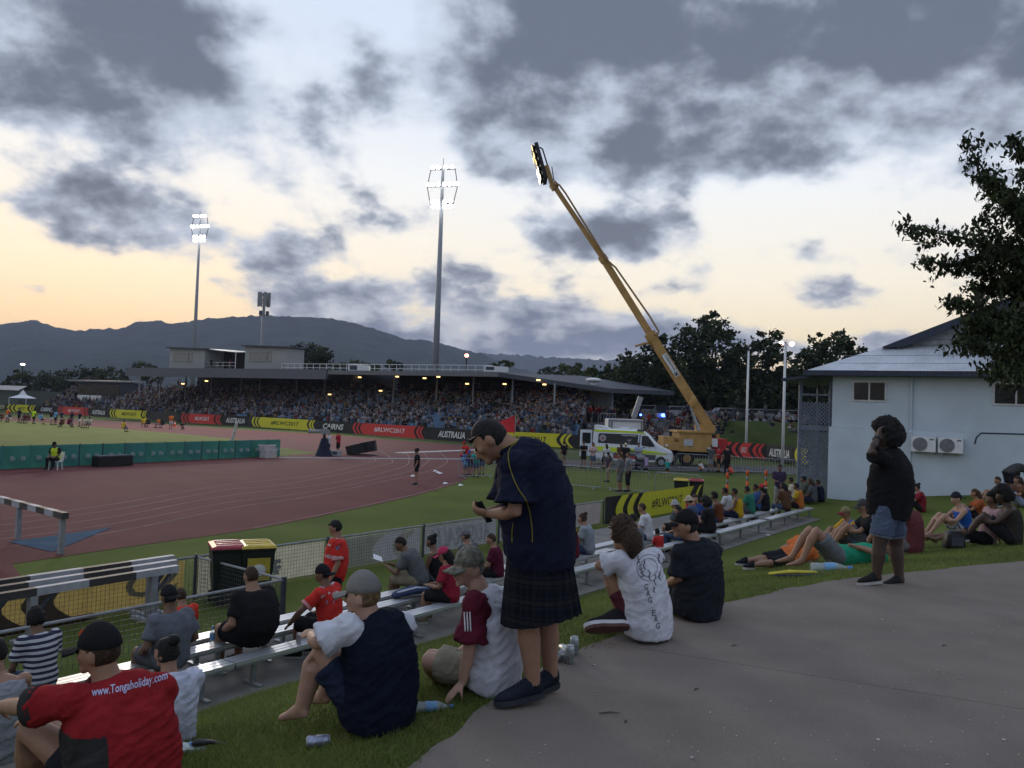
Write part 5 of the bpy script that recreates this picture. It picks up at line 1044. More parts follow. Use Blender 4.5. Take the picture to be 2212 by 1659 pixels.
ptree([(240, 820, 36, 24), (262, 835, 30, 24), (222, 838, 34, 22)], 195, -2, 'dark tree at the left end of the stand roof', 23, 2800, .55, 0, .4)
ptree([(312, 800, 28, 16), (330, 815, 24, 14)], 200, -2, 'small tree top peeping over the left stand roof', 24, 1500, .5, 1, .35)
ptree([(765, 790, 30, 8), (740, 793, 26, 8), (800, 793, 24, 7)], 175, -2, 'yellow-green tree top over the roof railing', 25, 1600, .45, 2, .3)
ptree([(1095, 787, 16, 7), (1065, 792, 14, 6)], 175, -2, 'small tree top beyond the rooftop air conditioner', 26, 800, .45, 1, .3)
ptree([(845, 788, 16, 9), (860, 793, 14, 7)], 178, -2, 'small dark tree top behind the long railing', 27, 800, .45, 0, .3)
ptree([(1450, 860, 55, 50), (1500, 850, 50, 50), (1420, 880, 50, 36)], 116, .8, 'dark filler tree low behind the crane boom', 28, 5000, .45, 0, .4)
ptree([(1600, 800, 40, 50), (1590, 860, 45, 45), (1630, 870, 45, 40)], 120, .8, 'dark tree filling the gap left of the thin poles', 29, 5000, .45, 0, .4)
ptree([(1560, 880, 60, 50), (1640, 885, 60, 45), (1500, 890, 50, 40)], 124, .8, 'dark hedge-like tree along the car park', 31, 6000, .5, 0, .4)
ptree([(1420, 850, 60, 55), (1460, 800, 45, 45), (1380, 880, 50, 40)], 122, .8, 'dark tree filling the gap behind the boom foot', 32, 5500, .5, 0, .4)
ptree([(1690, 845, 45, 45), (1720, 820, 30, 30)], 122, .8, 'dark tree right behind the right-hand thin pole', 30, 3600, .45, 0, .4)
# near tree at the right edge
rs = np.random.RandomState(5); TY = 14.0; tb = HP(2420, 1150); tb = Q(2400, 1150, TY); tb = lift(tb, float(H(tb[0], tb[1])))
nt_ = thing('fig_tree', tb, 'leafy fig tree hanging over the clubhouse roof at the right edge', 'tree')
fork = Q(2360, 760, TY); MB().tube([tb-V(0, 0, .2), tb+(fork-tb)*.5+V(.1, 0, 0), fork], [.24, .19, .15], 9).build('trunk', M_bark, nt_, True)
brs = [((2360, 760), (2220, 520), (2085, 305), 1.0), ((2360, 760), (2200, 560), (1958, 490), 1.0), ((2360, 720), (2180, 600), (2015, 565), .9), ((2360, 780), (2200, 690), (2060, 650), 1.0), ((2350, 800), (2200, 760), (2075, 740), .8), ((2350, 820), (2230, 800), (2150, 800), .9), ((2360, 700), (2270, 420), (2190, 300), 1.1), ((2360, 740), (2260, 640), (2130, 470), 1.1), ((2360, 700), (2280, 500), (2215, 380), 1.1), ((2350, 770), (2260, 700), (2140, 690), 1.2), ((2360, 700), (2290, 560), (2180, 430), 1.1), ((2360, 800), (2270, 770), (2200, 740), 1.0), ((2370, 700), (2330, 450), (2260, 300), 1.0), ((2360, 760), (2290, 660), (2200, 580), 1.2), ((2350, 790), (2240, 700), (2110, 720), 1.2), ((2350, 820), (2250, 760), (2170, 770), 1.3), ((2350, 780), (2250, 640), (2120, 620), 1.2), ((2350, 760), (2240, 560), (2090, 560), 1.0), ((2350, 760), (2230, 480), (2130, 390), 1.0), ((2350, 820), (2240, 740), (2100, 690), 1.1), ((2350, 700), (2260, 560), (2150, 540), 1.2)]
cen = []
for k, (a, b, c, dn) in enumerate(brs):
    dy = rs.uniform(-1.0, 1.0); A, B, C = Q(*a, TY), Q(*b, TY+dy*.6), Q(*c, TY+dy); path = catmull([A, B, C], 10); n_ = len(path); MB().tube(path, list(np.linspace(.055, .008, n_)), 5).build('branch', M_bark, nt_, True)
    for i in range(3, n_):
        for _ in range(int((4 if i < n_-3 else 3)*dn+.5)):
            p = path[i]; d = nrm(nrm(path[i]-path[i-1])*.7+V(rs.normal(), rs.normal(), rs.normal()*.6)); ln = rs.uniform(.2, .55)*(1.15-.45*i/n_); tw = [p, p+d*ln*.5+V(0, 0, .02), p+d*ln-V(0, 0, .08*ln/.4)]
            m_ = int(26*ln/.4*dn)
            t = rs.rand(m_)[:, None]; cen.append(tw[0]*(1-t)**2+2*tw[1]*t*(1-t)+tw[2]*t*t+rs.normal(size=(m_, 3))*.045*(1+1.2*(1-i/n_))-V(0, 0, .03))
cen = np.concatenate(cen); mi = (rs.rand(len(cen)) < .3).astype(int)
me = leaves_mesh('foliage', cen-tb, .088, .2, [leaf_mat('fig_leaf', (.032, .042, .022)), leaf_mat('fig_leaf_young', (.05, .07, .028))], mi, droop=(0, 0, -1.0), shape='leaf'); o = bpy.data.objects.new('foliage', me); col.objects.link(o); o.parent = nt_
print('fig leaves', len(cen))
# ------------------------------------------------------------------ near grass blades
rs = np.random.RandomState(9); n = 260000
dd = 3.2+14*rs.rand(n)**1.7; uu = rs.uniform(-.66, .66, n); x = uu*dd; y = dd; a, nn_ = to_an(x, y); ne = np.interp(a, _ea[:, 0], _ea[:, 1]); k = (nn_ > ne-.03) & (nn_ < 8.06); k &= ~((nn_ < ne+.02) & (rs.rand(n) < .5)); x, y = x[k], y[k]; n = len(x); z = H(x, y)
h = (.018+.03*rs.rand(n))*(.7+.8*vnoise(np.stack([x*1.3, y*1.3, 0*x], -1))); an = rs.rand(n)*6.283; w = .0022+.0010*y/4; lean = rs.normal(size=(n, 2))*.6*h[:, None]
c_, s_ = np.cos(an)*w, np.sin(an)*w
v = np.stack([np.stack([x-c_, y-s_, z-.004], 1), np.stack([x+c_, y+s_, z-.004], 1), np.stack([x+lean[:, 0], y+lean[:, 1], z+h], 1)], 1).reshape(-1, 3)
me = bpy.data.meshes.new('grass_blades'); me.vertices.add(3*n); me.vertices.foreach_set('co', v.ravel().astype(np.float32)); me.loops.add(3*n); me.loops.foreach_set('vertex_index', np.arange(3*n, dtype=np.int32)); me.polygons.add(n); me.polygons.foreach_set('loop_start', np.arange(0, 3*n, 3, dtype=np.int32)); me.polygons.foreach_set('loop_total', np.full(n, 3, np.int32))
for q in (mat('blade_a', (.125, .17, .038), rough=.7, var=.3, vscale=.6), mat('blade_b', (.175, .205, .056), rough=.7, var=.3, vscale=.6), mat('blade_dry', (.17, .15, .07), rough=.8)): me.materials.append(q)
for q in me.materials: translucent(q, .35)
me.polygons.foreach_set('material_index', rs.choice([0, 0, 0, 1, 1, 2], n, p=[.2, .2, .2, .16, .16, .08]).astype(np.int32)); me.update()
o = bpy.data.objects.new('grass_blades', me); col.objects.link(o); tag(o, 'short grass blades on the near bank', 'grass', kind='stuff')
# ------------------------------------------------------------------ people
SKIN = [mat('skin_pale', (.36, .215, .155), rough=.6, var=.08, vscale=14, spec=.35), mat('skin_tan', (.27, .15, .098), rough=.6, var=.08, vscale=14, spec=.35), mat('skin_brown', (.145, .078, .05), rough=.6, var=.08, vscale=14, spec=.35), mat('skin_dark', (.055, .033, .024), rough=.6, var=.08, vscale=14, spec=.35)]
M_eye = mat('eye_dark', (.012, .01, .01), rough=.2); M_lip = mat('lip', (.22, .08, .07), rough=.5); M_sole = mat('shoe_sole', (.42, .41, .39), rough=.7)
HAIRC = {'black': (.010, .009, .009), 'brown': (.045, .026, .016), 'fair': (.16, .10, .05), 'grey': (.16, .15, .14), 'auburn': (.07, .03, .015)}
def hairmat(c): return mat('hair_'+c, HAIRC[c], rough=.65, var=.4, vscale=40, bump=.8, bscale=110, spec=.25)
PEND = []
def rpart(name, mb, m, parent, vox, it=3, fold=0.0):
    o = mb.build(name, m, parent, fix=False); r = o.modifiers.new('r', 'REMESH'); r.mode = 'VOXEL'; r.voxel_size = vox; r.use_smooth_shade = True
    if it: s = o.modifiers.new('s', 'SMOOTH'); s.factor = .5; s.iterations = it
    PEND.append((o, fold)); return o
def finalize():
    dg = bpy.context.evaluated_depsgraph_get()
    for o, fold in PEND:
        me = bpy.data.meshes.new_from_object(o.evaluated_get(dg)); o.modifiers.clear(); old = o.data; o.data = me
        if not len(me.materials): me.materials.append(old.materials[0])
        n = len(me.vertices); co = np.empty(n*3, np.float32); me.vertices.foreach_get('co', co)
        if fold and n:
            no = np.empty(n*3, np.float32); me.vertices.foreach_get('normal', no); co = co.reshape(-1, 3); no = no.reshape(-1, 3)
            w = fbm(co*3.0+3, 2); q = fbm(np.stack([(co[:, 0]+co[:, 2]*.7)*5+w*2, co[:, 1]*5+w*2, (co[:, 2]-co[:, 0]*.7)*15+w*6], -1), 2); rg = np.clip(1-np.abs(2*q-1)*3.2, 0, 1); co = co+no*(fold*(rg-.25))[:, None]
            me.vertices.foreach_set('co', co.ravel())
        me.polygons.foreach_set('use_smooth', [True]*len(me.polygons)); me.update()
        if old.users == 0: bpy.data.meshes.remove(old)
    PEND.clear()
def headfn(q):
    x, y, z = q
    if z < 0: x *= 1-.32*(-z)**1.5
    if z < -.1 and y < 0: y *= 1-.42*min(1, (-z-.1)/.6)
    if y > 0: y *= .95
    return V(x, y, z)
def add_head(mb, c, fx, s, lod):
    r, f, u = fx; X = lambda a, b, d: V(c)+(r*a+f*b+u*d)*s
    mb.ell(c, .077*s, .097*s, .118*s, [r, f, u], 16, 12, fn=headfn)
    if lod < 2:
        mb.tube([X(0, .088, .022), X(0, .100, -.008), X(0, .112, -.028)], [.010*s, .012*s, .017*s], 7, rnd=True); mb.ell(X(0, .080, -.085), .030*s, .022*s, .022*s, [r, f, u]); mb.ell(X(0, .084, .028), .052*s, .016*s, .014*s, [r, f, u]); mb.ell(X(0, .086, -.055), .026*s, .016*s, .014*s, [r, f, u])
        for sg in (-1, 1): mb.ell(X(.076*sg, -.008, -.008), .012*s, .022*s, .034*s, [r, f, u]); mb.ell(X(.042*sg, .066, -.015), .026*s, .022*s, .024*s, [r, f, u])
def hair_fn(kind):
    def fn(q):
        x, y, z = q; a = headfn(q); face = min(1, max(0, (y-.15)/.25))*min(1, max(0, (.50-z)/.22)); low = min(1, max(0, (-.42-z)/.15)) if kind != 'long' else 0
        ear = min(1, max(0, (abs(x)-.62)/.15))*min(1, max(0, (.10-z)/.15))*min(1, max(0, (y+.28)/.12)) if kind in ('short', 'buzz') else 0
        k = {'short': 1.085, 'buzz': 1.045, 'long': 1.12, 'bun': 1.09, 'curly': 1.22, 'afro': 1.72}[kind]; k = k+(.82-k)*max(face, low, ear); return a*k
    return fn
def jitter(mb, i0, amp, fr, ctr):
    v = np.array(mb.v[i0:]); d = v-V(ctr); n = (fbm(v*fr, 3)-.5)*2*amp; l = np.linalg.norm(d, axis=1)[:, None]; v = v+d/np.maximum(l, 1e-6)*n[:, None]; mb.v[i0:] = [tuple(q) for q in v]
def add_hair(root, c, fx, s, kind, colr, lod):
    if kind in (None, 'bald'): return
    r, f, u = fx; mb = MB(); nu, nv = (40, 28) if lod == 0 else (20, 14); big = kind in ('afro', 'curly'); nu, nv = (int(nu*1.8), int(nv*1.8)) if big else (nu, nv); mb.ell(c, .077*s, .097*s, .118*s, [r, f, u], nu, nv, fn=hair_fn(kind)); X = lambda a, b, d: V(c)+(r*a+f*b+u*d)*s
    if kind == 'long': mb.tube([X(0, -.06, .02), X(0, -.085, -.08), X(0, -.095, -.19), X(0, -.09, -.27)], [.075*s, .085*s, .075*s, .04*s], 14, rnd=True)
    if kind == 'bun': mb.ell(X(0, -.075, .105), .05*s, .05*s, .045*s)
    jitter(mb, 0, {'short': .006, 'buzz': .002, 'long': .010, 'bun': .008, 'curly': .018, 'afro': .024}[kind]*s, {'afro': 38, 'curly': 34}.get(kind, 40), c)
    if big: jitter(mb, 0, .016*s, 95, c)
    mb.build('hair', hairmat(colr), root, True, fix=False)
def add_cap(root, c, fx, s, colr, brimc=None, back=False, kind='cap'):
    r, f, u = fx; mb = MB()
    def fn(q):
        a = headfn(q); k = 1.16 if q[2] > .18 else 1.16-.36*min(1, (.18-q[2])/.14); return a*k
    mb.ell(V(c)+u*.012*s, .077*s, .097*s, .118*s, [r, f, u], 24, 18, fn=fn); o = mb.build('cap' if kind == 'cap' else 'hat', cloth(colr), root, True, fix=False)
    mb = MB(); ff = -f if back else f; X = lambda a, b, d: V(c)+(r*a+ff*b+u*d)*s
    if kind == 'cap':
        top = []; bot = []
        for i in range(3):
            for a in np.linspace(-1, 1, 9):
                b = .075+(.115*i/2)*(1-.35*a*a); xx = a*(.080-.008*i); z = .030-.012*i-.018*a*a; top.append(X(xx, b, z+.004)); bot.append(X(xx, b, z-.004))
        F = [(i*9+j, i*9+j+1, (i+1)*9+j+1, (i+1)*9+j) for i in range(2) for j in range(8)]; n_ = 27; mb.add(top+bot, F+[tuple(n_+k for k in q[::-1]) for q in F]+[(18+j, 18+j+1, n_+18+j+1, n_+18+j) for j in range(8)])
        mb.build('brim', cloth(brimc or colr), o, True, fix=False)
    else:
        R = [[V(c)+u*z*s+(r*math.cos(t)*a*.9+f*math.sin(t)*a)*s for t in np.linspace(0, 6.283, 20, endpoint=False)] for a, z in ((.09, .04), (.165, .012), (.165, .004), (.09, .03))]; mb.rings(R, cap=False); mb.build('brim', cloth(brimc or colr), o, True)
def hand(mb, w, d, nrm_, s, curl=.5, thumb=1):
    # w wrist, d finger direction, nrm_ palm normal
    d = nrm(d); nv = nrm(V(nrm_)-d*np.dot(nrm_, d)); sd = np.cross(d, nv); w = V(w)
    mb.ell(w+d*.045*s, .038*s, .050*s, .016*s, [sd, d, nv], 10, 8)
    for k, (o, ln) in enumerate(((-.028, .068), (-.010, .078), (.009, .073), (.027, .058))):
        b = w+d*.075*s+sd*o*s; p = [b]; a = 0
        for seg in (.45, .32, .23): a += curl*.95; p.append(p[-1]+(d*math.cos(a)+nv*math.sin(a))*ln*seg*s)
        mb.tube(p, [.0098*s, .0092*s, .0085*s, .007*s], 6, rnd=True)
    b = w+d*.025*s+sd*thumb*.032*s; e = nrm(d*.75+sd*thumb*.55+nv*.4); mb.tube([b, b+e*.035*s, b+e*.058*s+nv*.012*s], [.0125*s, .011*s, .008*s], 6, rnd=True)
SHOE = ((-.05, .024, -.010, .085), (-.02, .036, -.014, .112), (.02, .039, -.014, .112), (.06, .040, -.014, .094), (.11, .044, -.014, .068), (.16, .045, -.014, .051), (.205, .036, -.012, .040), (.238, .012, -.004, .018))
def shoe_rings(bas, d, up, s, k=1.0, hk=1.0):
    sd = np.cross(d, up); return [[bas+d*t*s+sd*math.cos(a)*w*k*s+up*((h0+h1*hk)/2+math.sin(a)*(h1*hk-h0)/2)*s for a in np.linspace(0, 6.283, 12, endpoint=False)] for t, w, h0, h1 in SHOE]
def sole_rings(bas, d, up, s):
    sd = np.cross(d, up); return [[bas+d*t*s+sd*x*w*s+up*z*s for x, z in ((-1, -.028), (1, -.028), (1, .002), (-1, .002))] for t, w in ((-.058, .022), (-.02, .038), (.06, .041), (.13, .048), (.19, .043), (.222, .030), (.242, .012))]
def lerp(a, b, t): return V(a)*(1-t)+V(b)*t
def foot_axes(an, to, up=None):
    d = nrm((to-an)*V(1, 1, .3)) if up is None else nrm(to-an); u = V(0, 0, 1) if up is None else V(up); return d, nrm(u-d*np.dot(u, d))
def body(J, label, skin=1, lod=1, s=1.0, bulk=1.0, belly=0.0, shirt=(.1, .1, .1), sleeve=.72, sleevec=None, bottom=(.03, .03, .04), leg=.8, hair='short', hairc='black', cap=None, brim=None, back=False, hat=None, shoe=(.02, .02, .02), bare=False, base=None, cat='person', group=None, tank=False, rings=None, vox=None, glasses=False, skirt=False, hem=.06, sole=True, long_sleeve=False, drop=0, solec=(.42, .41, .39), legb=1.0, hsz=1.0, foldk=1.0):
    base = J['pel']*V(1, 1, 0)+V(0, 0, min(J['anL'][2], J['anR'][2], J['pel'][2])-.07) if base is None else V(base)
    R = thing('person', base, label, cat, group); vx = vox or (.0115, .0245, .040)[lod]; fl = (.011, .008, .0)[lod]*foldk; it = (4, 2, 1)[lod]
    rs_ = nrm(J['shR']-J['shL']); rh = nrm(J['hipR']-J['hipL']); sp = nrm(J['neck']-J['pel'])
    def tor(inf, lo, hi, pad=0):
        out = []; spec = rings or [(-.10, .125, .105), (.0, .168, .125), (.22, .155+belly*.5, .118+belly), (.45, .158+belly*.5, .122+belly*.9), (.68, .178, .128+belly*.3), (.86, .178, .108), (.95, .135, .088), (1.0, .074, .068)]
        pts = [J['pel'], J['chest'], J['neck']]
        for (t, w, d) in spec:
            if t < lo-1e-6 or t > hi+1e-6: continue
            if rings is None: L1 = np.linalg.norm(J['chest']-J['pel'])/(np.linalg.norm(J['chest']-J['pel'])+np.linalg.norm(J['neck']-J['chest']))
            else: L1 = .5
            tt = max(0, t); c = ((1-tt)**2*pts[0]+2*tt*(1-tt)*(2*pts[1]-.5*(pts[0]+pts[2]))+tt*tt*pts[2]) if t >= 0 else pts[0]-nrm(J['chest']-J['pel'])*(-t)*s
            ax = nrm((2*(1-tt)*((2*pts[1]-.5*(pts[0]+pts[2]))-pts[0])+2*tt*(pts[2]-(2*pts[1]-.5*(pts[0]+pts[2]))))); r = nrm(rh*(1-tt)+rs_*tt); f = nrm(np.cross(ax, r)); r = np.cross(f, ax)
            k = s*bulk if w > .08 else s
            ring = []
            for a in np.linspace(0, 6.283185, 18, endpoint=False):
                ca, sa = math.cos(a), math.sin(a); ring.append(c+r*math.copysign(abs(ca)**.85, ca)*(w*k+inf)+f*math.copysign(abs(sa)**.85, sa)*(d*k+inf))
            out.append(ring)
        return out
    B = s*(.5+.5*bulk)
    mb = MB(); mb.rings(tor(-.012, -.2, 1.0)); r, f, u = J['r'], J['f'], J['u']; hc = J['head']
    mb.tube([J['neck']-sp*.05*s, lerp(J['neck'], hc, .35), hc-u*.05*s-f*.015*s], [.072*B, .062*B, .058*s], 10)
    add_head(mb, hc, (r, f, u), s*hsz, lod)
    for S, sg in (('L', -1), ('R', 1)):
        sh, el_, wr = J['sh'+S], J['el'+S], J['wr'+S]; mb.tube([sh, lerp(sh, el_, .45), el_, lerp(el_, wr, .35), wr], [.058*B, .050*B, .042*B, .043*B, .028*B], 9, rnd=True)
        d = nrm(wr-el_); hd = J.get('hand'+S); dd, nn_ = (nrm(hd[0]), V(hd[1])) if hd else (d, np.cross(d, rs_)*sg)
        if lod == 0: hand(mb, wr, dd, nn_, s*1.05, J.get('curl'+S, .5), J.get('thumb'+S, -sg))
        else: mb.ell(wr+dd*.06*s, .036*s, .065*s, .02*s, [nrm(np.cross(dd, nn_)), dd, nrm(np.cross(np.cross(dd, nn_), dd))], 8, 6); mb.tube([wr+dd*.03*s, wr+dd*.07*s+nrm(np.cross(dd, nn_))*.035*s*-sg], [.012*s, .009*s], 5, rnd=True)
        hp, kn, an, to = J['hip'+S], J['kn'+S], J['an'+S], J['toe'+S]; mb.tube([hp, lerp(hp, kn, .5), kn, lerp(kn, an, .3), lerp(kn, an, .65), an], [q*B*legb for q in (.088, .080, .058, .060, .046, .037)], 10, rnd=True)
        fd, fu = foot_axes(an, to, J.get('soleup'+S)); mb.rings(shoe_rings(an-fu*.045*s, fd, fu, s*.97, .86, .80))
    bo = rpart('body', mb, SKIN[skin], R, vx*(.90, 1.0, 1.0)[lod], it)
    if lod == 0 or J.get('eyes'):
        for sg in (-1, 1):
            e = hc+(r*.034*sg+f*.090-u*-.004)*s*hsz; MB().ell(e, .014*s, .007*s, .008*s, [r, f, u], 10, 8).build('eye', M_eye, R, True, fix=False)
        MB().ell(hc+(f*.098-u*.055)*s*hsz, .022*s, .005*s, .005*s, [r, f, u], 10, 6).build('mouth', M_lip, R, True, fix=False)
    # clothes
    mb = MB(); hi = 1.0 if not tank else .86; T = tor(.016, -hem if hem < 0.0 else (-.10 if hem >= .05 else 0), hi); mb.rings(T)
    if tank:
        for S in 'LR': q = lerp(J['neck'], J['sh'+S], .42); mb.tube([lerp(J['chest'], q, .3)+f*0, q+sp*.015, lerp(J['chest'], q, .5)-np.cross(rs_, sp)*.02], [.05*s, .028*s, .05*s], 6)
    smb = mb if sleevec is None else MB()
    if sleeve > 0 and not tank:
        for S in 'LR':
            sh, el_, wr = J['sh'+S], J['el'+S], J['wr'+S]; e1 = lerp(sh, el_, min(1, sleeve)); p = [lerp(J['chest'], sh, .62), sh, lerp(sh, e1, .5), e1]; q = [.085*B, .074*B+.012, .066*B+.014, .064*B+.018+drop]
            smb.ell(sh, .088*B, .088*B, .086*B, nu=12, nv=8)
            if long_sleeve: p = p[:3]+[el_, lerp(el_, wr, .9)]; q = q[:3]+[.058*B, .042*B]
            smb.tube(p, q, 12)
    so = rpart('shirt', mb, cloth(shirt), R, vx, it, fl)
    if sleevec is not None: rpart('sleeves', smb, cloth(sleevec), R, vx, it, fl)
    mb = MB(); lo = tor(.012, -.12, .22); mb.rings(lo)
    for S in 'LR':
        hp, kn, an = J['hip'+S], J['kn'+S], J['an'+S]; k = leg
        if skirt: continue
        if k <= 1: mb.tube([hp-nrm(kn-hp)*.02, lerp(hp, kn, .5*k), lerp(hp, kn, k)], [.105*B*legb, .098*B*legb, .092*B*legb+.008], 12)
        else: mb.tube([hp, lerp(hp, kn, .5), kn, lerp(kn, an, .5), lerp(kn, an, k-1)], [q*B*legb for q in (.105, .094, .076, .068, .060)], 12)
    if not skirt: rpart('shorts' if leg <= 1 else 'trousers', mb, cloth(bottom), R, vx, it, fl)
    if not bare:
        for S in 'LR':
            an, to = J['an'+S], J['toe'+S]; d, up = foot_axes(an, to, J.get('soleup'+S)); bas = an-up*.045*s; mb = MB(); mb.rings(shoe_rings(bas, d, up, s)); sh_ = mb.build('shoe', cloth(shoe), R, True, fix=False)
            if lod == 0 and not bare:
                for q in (.045, .065, .085, .105): hh = np.interp(q, [r_[0] for r_ in SHOE], [r_[3] for r_ in SHOE]); sd = np.cross(d, up); MB().tube([bas+(d*q+sd*x+up*(hh*(1-.25*abs(x)/.024)+.002))*s for x in (-.024, 0, .024)], .0042*s, 5).build('lace', cloth(tuple(min(.5, c*1.8+.03) for c in shoe)), sh_, True, fix=False)
            if lod < 2 and sole: mb = MB(); mb.rings(sole_rings(bas, d, up, s)); mb.build('sole', cloth(solec), sh_)
    if cap is not None: add_cap(R, hc, (r, f, u), s*hsz, cap, brim, back)
    if hat is not None: add_cap(R, hc, (r, f, u), s, hat, brim, False, 'hat')
    add_hair(R, hc, (r, f, u), s*hsz, 'buzz' if (cap is not None and hair == 'short') else hair, hairc, lod, )
    if glasses:
        mb = MB(); X = lambda a, b, d: hc+(r*a+f*b+u*d)*s*hsz
        for sg in (-1, 1): mb.ell(X(.034*sg, .088, .062), .026*s, .008*s, .018*s, [r, f, u], 10, 6); mb.tube([X(.058*sg, .082, .062), X(.088*sg, 0, .05)], .004, 5)
        mb.tube([X(-.012, .094, .066), X(.012, .094, .066)], .004, 5); mb.build('sunglasses', M_black, R, True)
    return R, so, J
def hframe(f, up=(0, 0, 1), tilt=0):
    f = nrm(f); r = nrm(np.cross(f, V(up))); u = np.cross(r, f); return r, f, u
# ---- posed templates (local: facing +y, x to the person's right)
def T_stand(): return dict(pel=(0, 0, .93), chest=(0, .0, 1.22), neck=(0, -.01, 1.47), head=(0, .03, 1.635), shL=(-.185, 0, 1.41), shR=(.185, 0, 1.41), elL=(-.235, -.03, 1.13), elR=(.235, -.03, 1.13), wrL=(-.235, .07, .89), wrR=(.235, .07, .89), hipL=(-.09, 0, .91), hipR=(.09, 0, .91), knL=(-.10, .03, .49), knR=(.10, .02, .49), anL=(-.11, -.02, .075), anR=(.11, -.02, .075), toeL=(-.13, .13, .035), toeR=(.13, .13, .035))
def T_sit(hs=.36): return dict(pel=(0, 0, hs+.11), chest=(0, .03, hs+.36), neck=(0, .09, hs+.60), head=(0, .15, hs+.755), shL=(-.185, .07, hs+.54), shR=(.185, .07, hs+.54), elL=(-.24, .14, hs+.27), elR=(.24, .14, hs+.27), wrL=(-.12, .36, hs+.19), wrR=(.12, .36, hs+.19), hipL=(-.09, .02, hs+.09), hipR=(.09, .02, hs+.09), knL=(-.14, .43, hs+.11), knR=(.14, .43, hs+.11), anL=(-.13, .40, .075), anR=(.13, .42, .075), toeL=(-.14, .55, .035), toeR=(.14, .57, .035))
def T_sitg(): return dict(pel=(0, 0, .11), chest=(0, .0, .37), neck=(0, .08, .61), head=(0, .14, .765), shL=(-.185, .05, .55), shR=(.185, .05, .55), elL=(-.25, .24, .36), elR=(.25, .24, .36), wrL=(-.06, .46, .34), wrR=(.06, .47, .36), hipL=(-.09, .02, .10), hipR=(.09, .02, .10), knL=(-.12, .42, .44), knR=(.12, .42, .44), anL=(-.10, .66, .075), anR=(.10, .66, .075), toeL=(-.11, .80, .035), toeR=(.11, .80, .035))
def T_legs():                      # on the ground, legs stretched, propped on the arms behind
    d = T_sitg(); d.update(chest=(0, -.08, .36), neck=(0, -.12, .60), head=(0, -.09, .76), shL=(-.185, -.12, .54), shR=(.185, -.12, .54), elL=(-.27, -.28, .32), elR=(.27, -.28, .32), wrL=(-.27, -.36, .06), wrR=(.27, -.36, .06), knL=(-.12, .46, .22), knR=(.12, .46, .14), anL=(-.14, .88, .08), anR=(.12, .90, .08), toeL=(-.17, .95, .2), toeR=(.15, .97, .2)); return d
def T_lean():
    d = T_stand(); d.update(chest=(0, .12, 1.2), neck=(0, .25, 1.42), head=(0, .33, 1.56), shL=(-.18, .22, 1.37), shR=(.18, .22, 1.37), elL=(-.25, .40, 1.16), elR=(.25, .40, 1.16), wrL=(-.1, .52, 1.1), wrR=(.1, .52, 1.1)); return d
def T_folded():
    d = T_stand(); d.update(elL=(-.25, .1, 1.15), elR=(.25, .1, 1.15), wrL=(.02, .25, 1.2), wrR=(-.02, .25, 1.17)); return d
def T_phone():
    d = T_stand(); d.update(elL=(-.24, .08, 1.16), elR=(.24, .08, 1.16), wrL=(-.06, .32, 1.28), wrR=(.06, .32, 1.28), head=(0, .06, 1.63)); return d
def T_walk():
    d = T_stand(); d.update(knL=(-.09, .18, .52), anL=(-.09, .22, .1), toeL=(-.09, .36, .08), knR=(.09, -.05, .5), anR=(.09, -.22, .12), toeR=(.09, -.10, .04), elL=(-.23, .02, 1.14), elR=(.23, .02, 1.14), wrL=(-.16, .26, 1.12), wrR=(.16, .26, 1.12)); return d
def T_bend():
    d = T_stand(); d.update(pel=(0, -.12, .88), chest=(0, .14, 1.02), neck=(0, .36, 1.02), head=(0, .50, .98), shL=(-.18, .32, .98), shR=(.18, .32, .98), elL=(-.2, .38, .70), elR=(.2, .38, .70), wrL=(-.12, .46, .46), wrR=(.12, .46, .46), hipL=(-.09, -.12, .86), hipR=(.09, -.12, .86), knL=(-.1, -.02, .47), knR=(.1, -.02, .47), anL=(-.11, -.08, .075), anR=(.11, -.08, .075), toeL=(-.12, .06, .035), toeR=(.12, .06, .035)); return d
def T_shade():
    d = T_stand(); d.update(elR=(.30, .2, 1.42), wrR=(.12, .2, 1.62)); return d
def T_crouch():
    d = T_sitg(); d.update(pel=(0, 0, .28), chest=(0, .12, .50), neck=(0, .24, .70), head=(0, .32, .84), shL=(-.18, .2, .65), shR=(.18, .2, .65), hipL=(-.09, 0, .27), hipR=(.09, 0, .27), knL=(-.16, .36, .5), knR=(.16, .36, .5), anL=(-.12, .10, .075), anR=(.12, .10, .075), toeL=(-.13, .25, .035), toeR=(.13, .25, .035), elL=(-.22, .40, .45), elR=(.22, .40, .45), wrL=(-.08, .52, .40), wrR=(.08, .52, .40)); return d
def T_lie():                       # lying on the back, head towards -y, knees up
    return dict(pel=(0, 0, .12), chest=(0, -.30, .14), neck=(0, -.54, .17), head=(0, -.68, .26), shL=(-.19, -.48, .14), shR=(.19, -.48, .14), elL=(-.30, -.34, .22), elR=(.30, -.34, .10), wrL=(-.12, -.18, .27), wrR=(.28, -.08, .10), hipL=(-.09, .02, .12), hipR=(.09, .02, .12), knL=(-.11, .36, .46), knR=(.11, .34, .44), anL=(-.10, .52, .075), anR=(.12, .55, .075), toeL=(-.11, .66, .035), toeR=(.13, .69, .035))
def T_side():                      # stretched out, propped on an elbow
    return dict(pel=(0, 0, .13), chest=(0, -.28, .20), neck=(0, -.48, .34), head=(0, -.54, .50), shL=(-.12, -.44, .24), shR=(.14, -.40, .38), elL=(-.16, -.50, .06), elR=(.22, -.18, .26), wrL=(-.10, -.26, .06), wrR=(.16, .02, .22), hipL=(-.05, .02, .10), hipR=(.06, .02, .17), knL=(-.06, .42, .08), knR=(.08, .42, .13), anL=(-.05, .82, .07), anR=(.08, .84, .11), toeL=(-.08, .94, .12), toeR=(.06, .96, .16))
